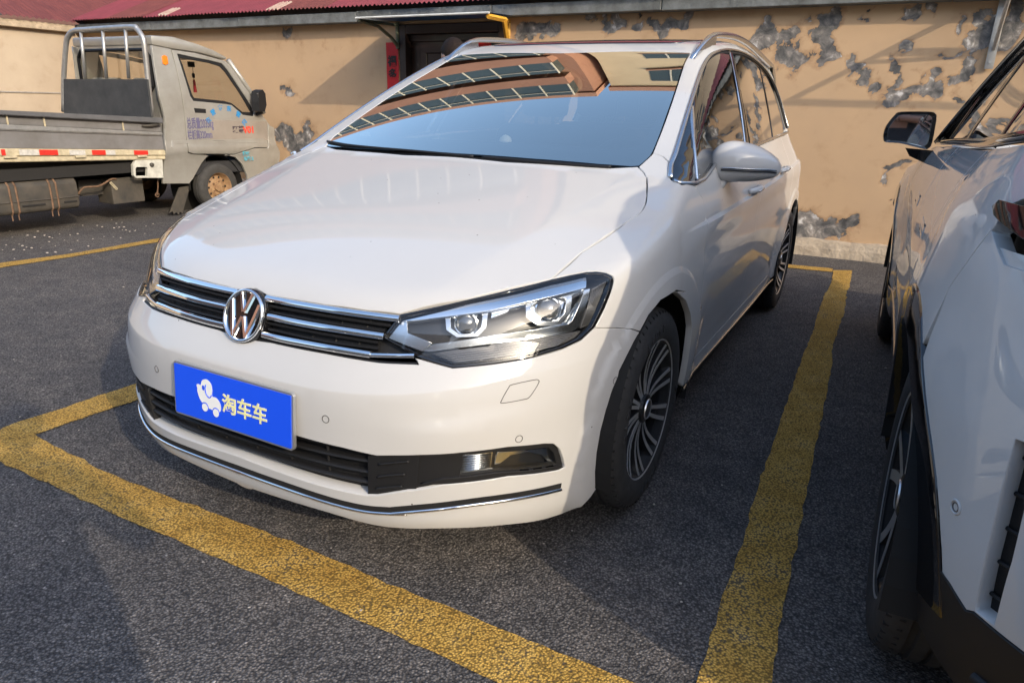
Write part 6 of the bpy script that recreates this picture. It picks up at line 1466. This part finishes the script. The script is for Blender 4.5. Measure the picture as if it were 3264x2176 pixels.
mb=MB();mb.tube([A+[.01,0,0],(A+B)/2+[.018,0,.012],B+[.02,0,0]],.028,8);LB(mb.build('windscreen_pillar','lorry_silver',lorry,smooth=True));mb=MB();mb.tube([(farx+.1,A[1],A[2]),(farx+.06,B[1],B[2])],.03,6);LB(mb.build('windscreen_pillar','lorry_silver',lorry,smooth=True))
C_=onplane('t',(1830,855),0,XT-.05);D_=onplane('t',(1860,1060),0,XT-.05)
mb=MB();mb.prism([(B[1],B[2]),(C_[1]-.02,C_[2]),(D_[1]-.06,.80),(D_[1]-.03,.45),(D_[1]-.2,.35),(B[1]-.1,.5)],0,XT-.06,farx+.05,bev=.02);LB(mb.build('cab_nose','lorry_silver',lorry,auto=40))
mb=MB();mb.box((farx+.1,yb+.1,.42),(XT-.08,B[1],.55));mb.box((farx+.1,yb+.06,.5),(XT-.1,yb+.5,.85));mb.prism([(B[1]-.28,1.0),(B[1]-.02,1.0),(B[1]-.02,.6),(B[1]-.2,.6)],0,farx+.1,XT-.08);LB(mb.build('cab_interior','interior_dark',lorry))
for x in(-5.72,-6.45):
    mb=MB();mb.prism([(yb+.10,.85),(yb+.22,.85),(yb+.16,1.42),(yb+.08,1.42)],0,x-.22,x+.22,bev=.02);LB(mb.build('seat','seat_cover',lorry,auto=40))
mat('seat_cover',(.42,.40,.38),.8) if False else None
mb=MB();cs=np.array([-6.4,B[1]-.36,1.05]);mb.tube([cs+np.array([.18*math.cos(t),.08*math.sin(t),.16*math.sin(t)]) for t in np.linspace(0,2*math.pi,25)[:-1]],.013,6,closed=True);LB(mb.build('steering_wheel','interior_dark',lorry))
q=[onplane('t',p,0,-5.9) for p in((1250,410),(1293,412),(1293,450),(1250,450))];mb=MB();mb.box((q[0][0]-.01,q[0][1],q[2][2]),(q[0][0]+.01,q[1][1],q[0][2]),bev=.004);LB(mb.build('cab_mirror','interior_dark',lorry))
ch=empty('hanging_charm',tuple(onplane('t',(1285,470),0,-5.9)));tag(ch,'red tassel charm hanging below the mirror inside the lorry cab','charm')
c0_=np.array(ch.location);mb=MB();mb.tube([(0,0,.03),(0,0,-.10)],.003,5);mb.build('cord','black_plastic',ch);mb=MB();mb.lathe([(-.03,0),(-.03,.012),(-.05,.018),(-.08,.014),(-.085,0)],10,2);mb.build('bead','interior_dark',ch,auto=40);mb=MB();mb.lathe([(-.10,0),(-.10,.010),(-.13,.014),(-.24,.020),(-.24,0)],12,2);mb.build('tassel','tassel_red',ch,auto=40)
# door mirror
mq_=[onplane('t',q,0,XT+.06) for q in((1700,610),(1725,598),(1742,625),(1750,700),(1738,745),(1702,742),(1697,680))];V=[tuple(p+np.array([-.13,.0,0])) for p in mq_]+[tuple(p+np.array([.05,0,0])) for p in mq_];k=len(mq_)
V=[];
for p in mq_:V.append(tuple(np.array(p)+[-.035,-.02,0]))
for p in mq_:V.append(tuple(np.array(p)+[.045,.02,0]))
lm=mesh('door_mirror',V,[tuple(range(k))[::-1],tuple(range(k,2*k))]+[(i,(i+1)%k,k+(i+1)%k,k+i) for i in range(k)],'black_plastic',lorry);LB(lm)
cy_=np.mean([p[1] for p in mq_]);cz_=np.mean([p[2] for p in mq_])
mb=MB();mb.box((XT+.03,cy_-.034,cz_-.08),(XT+.10,cy_-.026,cz_+.08),bev=.003);mb.build('mirror_glass','mirror_glass',lm)
mb=MB();p0=onplane('t',(1720,760),0,XT);mb.tube([(XT-.04,p0[1],p0[2]-.01),(XT+.05,p0[1]+.01,p0[2]+.02)],.022,8);mb.build('mirror_arm','black_plastic',lm)
# lettering
def tl(s,q,size,m_,rot=0.,sq=1.,k='t',bold=.0015):
    p=onplane(k,q,0,XT-.005);y=p[1];z=p[2];xs=float(XT-.012-.085*sst(.95,1.95,np.array(z)))+.004
    r=math.radians(rot);LB(flat_text(s,size,m_,'door_lettering',lorry,(xs,y,z),(0,math.cos(r),math.sin(r)),(0,-math.sin(r),math.cos(r)),bold=bold,squash=sq))
tl('总质量2035kg',(1337,828),.125,'violet_letter',sq=.46,bold=.002);tl('栏板高320mm',(1337,902),.105,'violet_letter',sq=.50,bold=.002)
for c_,q,r in(('东',(1393,805),35),('营',(1424,752),25),('市',(1474,722),10),('东',(1530,728),-8),('营',(1590,765),-30),('区',(1630,818),-45)):tl(c_,q,.066,'blue_letter',r,bold=.002)
tl('驭菱',(1590,868),.082,'dark_letter',bold=.003);tl('V01',(1660,868),.105,'red_letter',bold=.004)
tl('限乘',(1642,1025),.05,'cyan_letter',bold=.002);tl('核载 2',(1660,1060),.05,'cyan_letter',bold=.002)
# cargo bed
def zl(a,b):   # line through two picture points on the bed side -> z(y)
    p=onplane('t',a,0,XT);q=onplane('t',b,0,XT);return lambda y:p[2]+(q[2]-p[2])*(y-p[1])/(q[1]-p[1])
yE=onplane('t',(1068,800),0,XT)[1];yS=.15
def bar(name,top,bot,x0,x1,m_,ys=yS,ye=yE,bev=.006):
    V=[];
    for y in(ys,ye):
        for x in(x0,x1):V+=[(x,y,bot(y)),(x,y,top(y))]
    mb=MB();mb.add(V,[(0,1,3,2),(4,6,7,5),(0,4,5,1),(2,3,7,6),(0,2,6,4),(1,5,7,3)]);o=LB(mb.build(name,m_,lorry))
    if bev:
        bm=bmesh.new();bm.from_mesh(o.data);bmesh.ops.bevel(bm,geom=list(bm.edges),offset=bev,segments=2,affect='EDGES');bm.to_mesh(o.data);bm.free()
    return o
z1=zl((0,735),(1070,785));z2=zl((0,766),(1070,822));z3=zl((0,828),(1060,882));z3b=zl((0,800),(1060,848));z4=zl((0,868),(1060,905));z5=zl((0,990),(1080,1000));z6=zl((0,1040),(1080,1035));z7_=zl((0,1082),(1085,1062))
bar('bed_top_rail',z1,z2,XT-.02,XT+.045,'rail_grey')
bar('bed_side_upper',z2,z3,XT-.03,XT-.004,'lorry_grey');bar('bed_side_ledge',z3,z4,XT-.03,XT+.022,'galv_old',bev=.01);bar('bed_side_lower',z4,z5,XT-.03,XT+.004,'lorry_grey')
bar('bed_sill',z5,z6,XT-.04,XT+.018,'dust_cream');bar('bed_frame_rail',z6,z7_,XT-.05,XT+.006,'dust_cream')
bar('bed_far_side',z1,z5,XT-1.5,XT-1.46,'lorry_grey');
mb=MB();mb.add([(XT-.03,yS,z5(yS)),(XT-1.48,yS,z5(yS)),(XT-1.48,yE,z5(yE)),(XT-.03,yE,z5(yE))],[(0,1,2,3)]);LB(mb.build('bed_floor','lorry_grey',lorry,fix=False))
bar('bed_tail_board',z1,z5,XT-1.46,XT-.03,'lorry_grey',yS,yS+.03)
for q0,q1,m_ in(((0,1),(28,1),'reflector_red'),((255,0),(378,0),'reflector_red'),((605,0),(695,0),'reflector_red'),((885,0),(978,0),'reflector_red'),((120,0),(250,0),'reflector_white'),((455,0),(560,0),'reflector_white'),((700,0),(760,0),'reflector_white')):
    ya=onplane('t',(q0[0],1015),0,XT)[1];ybb=onplane('t',(q1[0],1015),0,XT)[1];o=bar('reflector_tape',lambda y:z5(y)-.006,lambda y:z6(y)+.006,XT+.0185,XT+.0205,m_,ya,ybb,bev=0)
for xq in(295,815,50,):
    y=onplane('t',(xq,820),0,XT)[1];mb=MB();mb.tube([(XT+.006,y,z2(y)),(XT+.006,y,z3(y))],.008,6);LB(mb.build('bed_cleat','dust_cream',lorry))
for xq in(60,530,940,):
    y=onplane('t',(xq,1045),0,XT)[1];mb=MB();mb.box((XT+.006,y-.05,z6(y)-.018),(XT+.03,y+.05,z6(y)+.004),bev=.004);LB(mb.build('bed_hinge','dust_cream',lorry))
y=onplane('t',(1000,840),0,XT)[1];mb=MB();mb.tube([(XT+.015,y-.10,z3b(y)+.01),(XT+.025,y,z3b(y)+.012),(XT+.02,y+.08,z3b(y)+.02)],[.008,.016,.014],8);mb.tube([(XT+.02,y+.08,z3b(y)+.02),(XT+.02,y+.10,z3b(y)+.02)],.012,6);LB(mb.build('bed_latch','dirty_black',lorry,smooth=True))
# headboard guard
yg=2.76
gx=lambda q,y=yg:onplane('t',q,1,y)
gpath=[gx((425,745)),gx((425,520)),gx((440,300)),gx((455,245)),gx((490,208)),gx((560,200)),gx((870,181)),gx((912,195)),gx((945,240)),gx((962,300)),gx((985,520)),gx((1010,775))]
mb=MB();mb.tube(catmull(gpath,3),.026,8);gd=LB(mb.build('headboard_frame','galv_old',lorry,smooth=True))
for t0,b0 in(((538,205),(568,525)),((684,198),(710,525)),((835,190),(858,525))):
    mb=MB();mb.tube([gx(t0),gx(b0)],.017,8);LB(mb.build('guard_bar','galv_old',lorry,smooth=True))
qs=[gx(q,yg-.03) for q in((424,528),(978,530),(1008,782),(426,760))];V=[tuple(p) for p in qs]+[tuple(p+np.array([0,.02,0])) for p in qs];mesh('rubber_sheet',V,[(0,1,2,3),(7,6,5,4),(0,4,5,1),(1,5,6,2),(2,6,7,3),(3,7,4,0)],'rubber_sheet',lorry);LB(bpy.data.objects[-1]) if False else None
for o in lorry.children:
    if o.name.startswith('rubber_sheet'):LB(o)
# chassis, tank, brackets, mudflap
mb=MB();mb.box((XT-.55,yS,.36),(XT-.45,4.2,.50));mb.box((XT-1.05,yS,.36),(XT-.95,4.2,.50));mb.box((XT-1.3,yS,.50),(XT-.06,yE,.60));LB(mb.build('chassis','chassis_black',lorry))
tkp=[onplane('t',q,0,XT-.06)[1:] for q in((30,1200),(480,1185),(505,1240),(515,1380),(470,1395),(0,1440))]
ty0,ty1=1.0,onplane('t',(515,1250),0,XT-.06)[1];tz0,tz1=.205,.505
mb=MB();n=16;V=[];pr=[(XT-.36,tz0),(XT-.085,tz0),(XT-.055,tz0+.03),(XT-.05,tz0+.12),(XT-.052,tz1-.05),(XT-.085,tz1-.012),(XT-.13,tz1),(XT-.36,tz1)];mb.prism(pr,1,ty0,ty1,bev=.018);LB(mb.build('fuel_tank','dirty_black',lorry,auto=40))
mb=MB();mb.tube([(XT-.047,ty0,tz0+.115),(XT-.047,ty1,tz0+.115)],.006,6);LB(mb.build('tank_seam','dirty_black',lorry))
for ya_,yb_ in((ty0+.02,ty0+.2),(ty1-.52,ty1-.32),(ty1-.15,ty1-.03)):
    mb=MB();mb.box((XT-.052,ya_,tz0+.065),(XT-.044,yb_,tz0+.08),bev=.002);LB(mb.build('tank_dark_step','chassis_black',lorry))  # black bars put the dark of the recessed tank steps into colour
mb=MB();mb.lathe([(0,.0),(.0,.06),(.02,.06),(.028,.05),(.03,0)],16,2,(XT-.2,ty0+.38,tz1));LB(mb.build('tank_cap','dirty_black',lorry,auto=40))
for yq in(65,340):
    y=onplane('t',(yq,1300),0,XT-.05)[1]
    for dy in(0,.055):
        mb=MB();P=[(a+.006,y+dy,b+(.004 if b>.35 else -.002)) for a,b in pr[1:7]];mb.tube(P,.009,4);mb.tube([P[0],(P[0][0],y+dy,tz0-.05)],.006,4);LB(mb.build('tank_strap','rust_brown',lorry))
mb=MB();q=[onplane('t',p,0,XT-.02)[1:] for p in((880,1100),(915,1040),(1075,1035),(1083,1185),(900,1185),(885,1170))];hq=[onplane('t',p,0,XT-.02)[1:] for p in((897,1125),(905,1113),(970,1113),(978,1125),(975,1172),(900,1172))]
V=[];n=6
for x in(XT-.04,XT-.005):V+=[(x,a,b) for a,b in q]+[(x,a,b) for a,b in hq]
F=[];m_=12
for i in range(6):
    j=(i+1)%6;F+=[(i,j,6+j,6+i),(12+i,18+i,18+j,12+j),(6+i,6+j,18+j,18+i),(i,12+i,12+j,j)]
mb.add(V,F);LB(mb.build('bed_bracket','bracket_white',lorry));
c_=onplane('t',(1010,1098),0,XT);mb=MB();mb.lathe([(0,0),(0,.02),(.02,.02),(.025,.012),(.025,0)],10,0,(XT-.004,c_[1],c_[2]));LB(mb.build('bracket_plug','dirty_black',lorry))
a=onplane('t',(735,1205),0,XT-.15);b=onplane('t',(970,1340),0,XT-.15);mb=MB();mb.box((XT-.40,a[1],b[2]),(XT-.15,b[1],a[2]+.02),bev=.008);LB(mb.build('battery_box','dirty_black',lorry))
a=onplane('t',(520,1205),0,XT-.3);b=onplane('t',(735,1290),0,XT-.3);mb=MB();mb.box((XT-.36,a[1],b[2]),(XT-.30,b[1]+.3,a[2]));LB(mb.build('cross_member','dirty_black',lorry))
mb=MB();P=[onplane('t',q,0,XT-.14) for q in((522,1295),(560,1250),(660,1240),(740,1195),(775,1195))];mb.tube(catmull(P,4),.010,6);LB(mb.build('cable','rust_brown',lorry,smooth=True))
mb=MB();mb.tube([onplane('t',(735,1215),0,XT-.14),onplane('t',(780,1262),0,XT-.14)],.014,4);LB(mb.build('bracket_strip','dust_cream',lorry))
mb=MB();P=[onplane('t',q,0,XT-.1) for q in((1050,1190),(1053,1240),(1048,1300))];mb.tube(P,.006,5)
mb.tube([P[-1]+np.array([0,.02*math.cos(t),.02*math.sin(t)]) for t in np.linspace(0,5.5,12)],.006,5);LB(mb.build('tow_hook','rust_brown',lorry))
fl=[onplane('t',q,0,XT-.10) for q in((1195,1250),(1255,1240),(1262,1260),(1215,1425),(1200,1410),(1190,1432),(1175,1412),(1160,1428),(1150,1408),(1130,1420))];V=[tuple(p) for p in fl]+[tuple(p-np.array([.30,.01,0])) for p in fl] if False else [tuple(p) for p in fl]+[tuple(p+np.array([-.012,.0,0])) for p in fl];k=len(fl)
o=mesh('mud_flap',V,[tuple(range(k))[::-1],tuple(range(k,2*k))]+[(i,(i+1)%k,k+(i+1)%k,k+i) for i in range(k)],'dirty_black',lorry);LB(o)
# wheels
def lorry_wheel(x,y,sg,R=.268):
    wv=empty('wheel',(0,0,0),lorry);LB(wv);wv.location=(x,y,R)
    mb=MB();mb.lathe([(a*sg,r*R/.27) for a,r in((-.075,.165),(-.082,.20),(-.080,.235),(-.066,.258),(-.05,.266),(-.03,.268),(-.028,.262),(-.02,.262),(-.018,.2695),(.018,.2695),(.02,.262),(.028,.262),(.03,.268),(.05,.266),(.066,.258),(.080,.235),(.082,.20),(.075,.165))],48,0);mb.build('tyre','rubber_dusty',wv,auto=35)
    mb=MB();mb.lathe([(-.06*sg,.150),(.05*sg,.150),(.066*sg,.165),(.074*sg,.170),(.068*sg,.158),(.030*sg,.142),(.010*sg,.128),(.018*sg,.10),(.034*sg,.085),(.036*sg,.05),(.06*sg,.045),(.062*sg,.0)],40,0);rm=mb.build('rim','rust_wheel',wv,auto=40)
    for i in range(10):
        t=2*math.pi*i/10;mb=MB();mb.lathe([(.0275*sg,0),(.0275*sg,.0125)],10,0,(0,.113*math.cos(t),.113*math.sin(t)));mb.build('vent_hole','chassis_black',wv,fix=False)
    for i in range(5):
        t=2*math.pi*i/5;mb=MB();mb.lathe([(.034*sg,.008),(.048*sg,.008),(.05*sg,0)],6,0,(0,.066*math.cos(t),.066*math.sin(t)));mb.build('wheel_nut','rust_brown',wv)
yw=3.53
for x,y,sg in((XT-.10,yw,1),(XT-1.36,yw,-1),(XT-.16,.78,1),(XT-1.34,.78,-1)):lorry_wheel(x,y,sg)
mb=MB();mb.lathe([(XT-.40,.36),(XT-.06,.36)],20,0,(0,yw,.262),math.radians(0),math.radians(180));mb.lathe([(XT-.40,.01),(XT-.40,.36)],20,0,(0,yw,.262));mb.V=[(v[0],v[1],v[2]) for v in mb.V];LB(mb.build('wheel_well','chassis_black',lorry,fix=False))
# ------------------------------------------------------------------ people
mat('skin',(.42,.25,.18),.55,noise_amt=.08,nscale=20);mat('hair_dark',(.018,.011,.008),.75,spec=.2,noise_amt=.4,nscale=60,bump=.003,bscale=120);mat('shirt_dark',(.045,.05,.06),.85,noise_amt=.2,nscale=12,bump=.002,bscale=40);mat('trousers_dark',(.03,.03,.035),.85,noise_amt=.2,nscale=12);mat('shoe_black',(.012,.012,.012),.5);mat('jacket_grey',(.13,.13,.14),.85,noise_amt=.2,nscale=12,bump=.002,bscale=40);mat('eye_white',(.75,.74,.72),.3);mat('phone_black',(.01,.01,.012),.2)
def head_mesh(mb_V,mb_F,c,face,up,s=1.0):
    """skull with brow, nose, chin and ears round c, looking along face"""
    f=np.array(face,float);f/=np.linalg.norm(f);u=np.array(up,float);u/=np.linalg.norm(u);f=f-u*(f@u);f/=np.linalg.norm(f);l=np.cross(u,f)
    n,m=28,20;b=len(mb_V)
    for j in range(m+1):
        ph=math.pi*j/m
        for i in range(n):
            th=2*math.pi*i/n;x,y,z=math.sin(ph)*math.cos(th),math.sin(ph)*math.sin(th),math.cos(ph)   # x forward, y left, z up
            a=.098;bb=.077;h=.118
            low=max(0,-z);X=x*a*(1-.10*low)+.010*low;Y=y*bb*(1-.30*low**1.3);Z=z*h
            g=lambda cy,cz,sy,sz:math.exp(-((Y-cy)/sy)**2-((Z-cz)/sz)**2)
            if x>0:
                X+=.022*g(0,-.022,.012,.020)+.012*g(0,-.004,.009,.022)-.008*(g(.032,.004,.014,.012)+g(-.032,.004,.014,.012))+.006*g(0,-.062,.022,.010)+.008*g(0,-.098,.022,.016)+.004*g(0,.022,.05,.010)
            if abs(y)>.8:Y+=math.copysign(.016,y)*math.exp(-((X+.005)/.018)**2-((Z+.008)/.030)**2)
            mb_V.append(np.array(c)+(f*X+l*Y+u*Z)*s)
    for j in range(m):
        for i in range(n):mb_F.append((b+j*n+i,b+(j+1)*n+i,b+(j+1)*n+(i+1)%n,b+j*n+(i+1)%n))
def person(name,label,base,J,edges,rad,head,face,mats,hairlen=.5,extra_hands=None):
    """J: joint name -> position; edges: bone list; rad: joint radius; one skin surface, then painted by region"""
    names=list(J);ix={k:i for i,k in enumerate(names)}
    me=bpy.data.meshes.new('figure');me.from_pydata([tuple(J[k]) for k in names],[(ix[a],ix[b]) for a,b in edges],[]);o=bpy.data.objects.new('figure',me);COL.objects.link(o)
    sk=o.modifiers.new('skin','SKIN');ss=o.modifiers.new('sub','SUBSURF');ss.levels=2;ss.render_levels=2
    for k in names:
        r=rad[k];me.skin_vertices[0].data[ix[k]].radius=(r if isinstance(r,tuple) else (r,r))
    me.skin_vertices[0].data[ix['pelvis']].use_root=True
    dg=bpy.context.evaluated_depsgraph_get();dg.update();m2=bpy.data.meshes.new_from_object(o.evaluated_get(dg));bpy.data.objects.remove(o)
    V=[np.array(v.co) for v in m2.vertices];F=[tuple(p.vertices) for p in m2.polygons];nb=len(F);bpy.data.meshes.remove(m2)
    head_mesh(V,F,head,face,(0,0,1))
    if extra_hands:
        for fn in extra_hands:fn(V,F)
    Va=np.array(V);mi=[]
    for q,f in enumerate(F):
        c=Va[list(f)].mean(0)
        if q>=nb:mi.append(0)
        else:
            d={k:np.linalg.norm(c-np.array(J[k])) for k in names};k=min(d,key=d.get)
            if k.startswith(('hand','neck')) and not(k=='neck' and c[2]<J['neck'][2]-.03):mi.append(0)
            elif k.startswith(('foot','toe','ankle')):mi.append(3)
            elif k.startswith(('knee','hip')) or (k=='pelvis' and c[2]<J['pelvis'][2]+.02):mi.append(2)
            else:mi.append(1)
    root=empty(name,base);tag(root,label,'person')
    V=[v-np.array(base) for v in V];b=mesh('body',V,F,mats,root,smooth=True,mi=mi)
    # hair cap
    f=np.array(face,float);f/=np.linalg.norm(f);l=np.cross([0,0,1.],f);HV=[];HF=[];n,m=32,12
    for j in range(m+1):
        for i in range(n):
            th=2*math.pi*i/n;x=math.cos(th);lim=math.radians(62+38*(1-x)*.5*(1+hairlen)*.9+random.uniform(-2,2));ph=lim*j/m
            X,Y,Z=math.sin(ph)*math.cos(th)*.107,math.sin(ph)*math.sin(th)*.086,math.cos(ph)*.128
            w_=1+.018*math.sin(9*th+j)+.012*random.uniform(-1,1)+(-.05 if j==m else 0)
            HV.append(np.array(head)-np.array(base)+(f*X+l*Y+np.array([0,0,Z]))*w_)
    for j in range(m):
        for i in range(n):HF.append((j*n+i,(j+1)*n+i,(j+1)*n+(i+1)%n,j*n+(i+1)%n))
    mesh('hair',HV,HF,'hair_dark',root,smooth=True)
    return root
def hand(palm,dirn,normal_,curl=.5,side=1):
    """palm with four unequal bent fingers and a thumb"""
    d=np.array(dirn,float);d/=np.linalg.norm(d);n=np.array(normal_,float);n=n-d*(n@d);n/=np.linalg.norm(n);s=np.cross(d,n)*side
    def fn(V,F):
        mb=MB();P=np.array(palm);mb.tube([P-d*.035,P,P+d*.04,P+d*.05],[.026,.036,.040,.03],10,flat=.45)
        for i,(o,L_) in enumerate(((-.030,.058),(-.010,.070),(.011,.074),(.031,.066))):
            a=P+d*.042+s*o;pts=[a];dd=d.copy()
            for k,seg in enumerate((.45,.32,.23)):
                c_,s_=math.cos(curl*(.5+.4*k)),math.sin(curl*(.5+.4*k));dd=dd*c_+n*s_;dd/=np.linalg.norm(dd);pts.append(pts[-1]+dd*L_*seg)
            mb.tube(pts,[.0092,.0090,.0082,.0066],8)
        a=P-d*.012+s*.034;mb.tube([a,a+s*.022+d*.020+n*.006,a+s*.030+d*.045+n*.016,a+s*.026+d*.062+n*.026],[.0125,.0110,.0098,.0074],8)
        b=len(V);V+=[np.array(v) for v in mb.V];F+=[tuple(i+b for i in f) for f in mb.F]
    return fn
def standing(px,py,fx,fy,H,armsL,armsR,lean=0.):
    f=np.array([fx,fy,0.]);f/=np.linalg.norm(f);l=np.array([-f[1],f[0],0.]);b=np.array([px,py,0.]);k=H/1.75
    P=lambda a,s,z:b+f*a*k+l*s*k+np.array([0,0,z*k])
    J={'pelvis':P(0,0,.95),'waist':P(.0,0,1.08),'chest':P(.01+lean,0,1.28),'neckbase':P(.0+lean,0,1.44),'neck':P(.015+lean,0,1.52)}
    rad={'pelvis':(.155*k,.125*k),'waist':(.150*k,.115*k),'chest':(.175*k,.125*k),'neckbase':(.10*k,.085*k),'neck':(.058*k,.058*k)}
    E=[('pelvis','waist'),('waist','chest'),('chest','neckbase'),('neckbase','neck')]
    for sd_,s in(('L',1),('R',-1)):
        J.update({'hip'+sd_:P(0,.10*s,.86),'knee'+sd_:P(.02,.105*s,.49),'ankle'+sd_:P(-.02,.11*s,.09),'toe'+sd_:P(.15,.125*s,.035),'sho'+sd_:P(lean,.185*s,1.40)})
        rad.update({'hip'+sd_:.088*k,'knee'+sd_:.060*k,'ankle'+sd_:.045*k,'toe'+sd_:.034*k,'sho'+sd_:.068*k})
        E+=[('pelvis','hip'+sd_),('hip'+sd_,'knee'+sd_),('knee'+sd_,'ankle'+sd_),('ankle'+sd_,'toe'+sd_),('neckbase','sho'+sd_)]
        el,ha=armsL if s==1 else armsR;J['elb'+sd_]=np.array(el,float);J['hand'+sd_]=np.array(ha,float);rad['elb'+sd_]=.046*k;rad['hand'+sd_]=.030*k
        E+=[('sho'+sd_,'elb'+sd_),('elb'+sd_,'hand'+sd_)]
    return J,E,rad,P(.045+lean,0,1.635)
# man walking along the far side of the people carrier: only his hair shows above its roof
mx,my=-1.36,2.32
J,E_,R_,hd=standing(mx,my,-.93,.35,1.66,((mx-.0,my-.30,1.05),(mx-.10,my-.28,.80)),((mx+.1,my+.30,1.05),(mx-.0,my+.33,.80)))
person('person','person with short dark brown hair standing behind the white people carrier',(mx,my,0),J,E_,R_,hd,(-.93,.35,0),['skin','jacket_grey','trousers_dark','shoe_black'],.5,[hand((mx-.11,my-.28,.74),(-.1,0,-1),(-.4,1,0),.35),hand((mx-.01,my+.33,.74),(-.1,0,-1),(-.4,-1,0),.35,-1)])
# photographer behind the lens, whose shadow falls across the bay
fw=np.array([CR[2][0],CR[2][1],0]);fw/=np.linalg.norm(fw);rt=np.array([fw[1],-fw[0],0])
px_,py_=CAM[0]-fw[0]*.20+rt[0]*.10,CAM[1]-fw[1]*.20+rt[1]*.10
hl1=CAM-fw*.06-rt*.085+[0,0,-.03];hr1=CAM-fw*.06+rt*.085+[0,0,-.03]
B_=np.array([px_,py_,0])
J,E_,R_,hd=standing(px_,py_,fw[0],fw[1],1.74,(B_-rt*.34-fw*.02+[0,0,1.20],hl1),(B_+rt*.34-fw*.02+[0,0,1.20],hr1),lean=-.05)
person('person','person in dark clothes holding up a phone to photograph the white car',(px_,py_,0),J,E_,R_,hd,(fw[0],fw[1],-.2),['skin','shirt_dark','trousers_dark','shoe_black'],.5,[hand(hl1,(rt[0]*.3,rt[1]*.3,.9),tuple(rt+fw*.4),.7,-1),hand(hr1,(-rt[0]*.3,-rt[1]*.3,.9),tuple(-rt+fw*.4),.7,1)])
ph=empty('phone',tuple(CAM-CR[2]*.022));tag(ph,'black phone held up in both hands by the photographer','phone')
mb=MB();ax=[CR[0],CR[1],CR[2]];V=[];poly=rrect(.078,.037,.008)
slab(mb,poly,-.008,.0,lambda u,v,n:ax[0]*u+ax[1]*(v-.01)+ax[2]*n);mb.build('phone_body','phone_black',ph);mb=MB();slab(mb,rrect(.070,.032,.004),-.0092,-.0081,lambda u,v,n:ax[0]*u+ax[1]*(v-.01)+ax[2]*n);mb.build('phone_screen','gloss_black',ph)
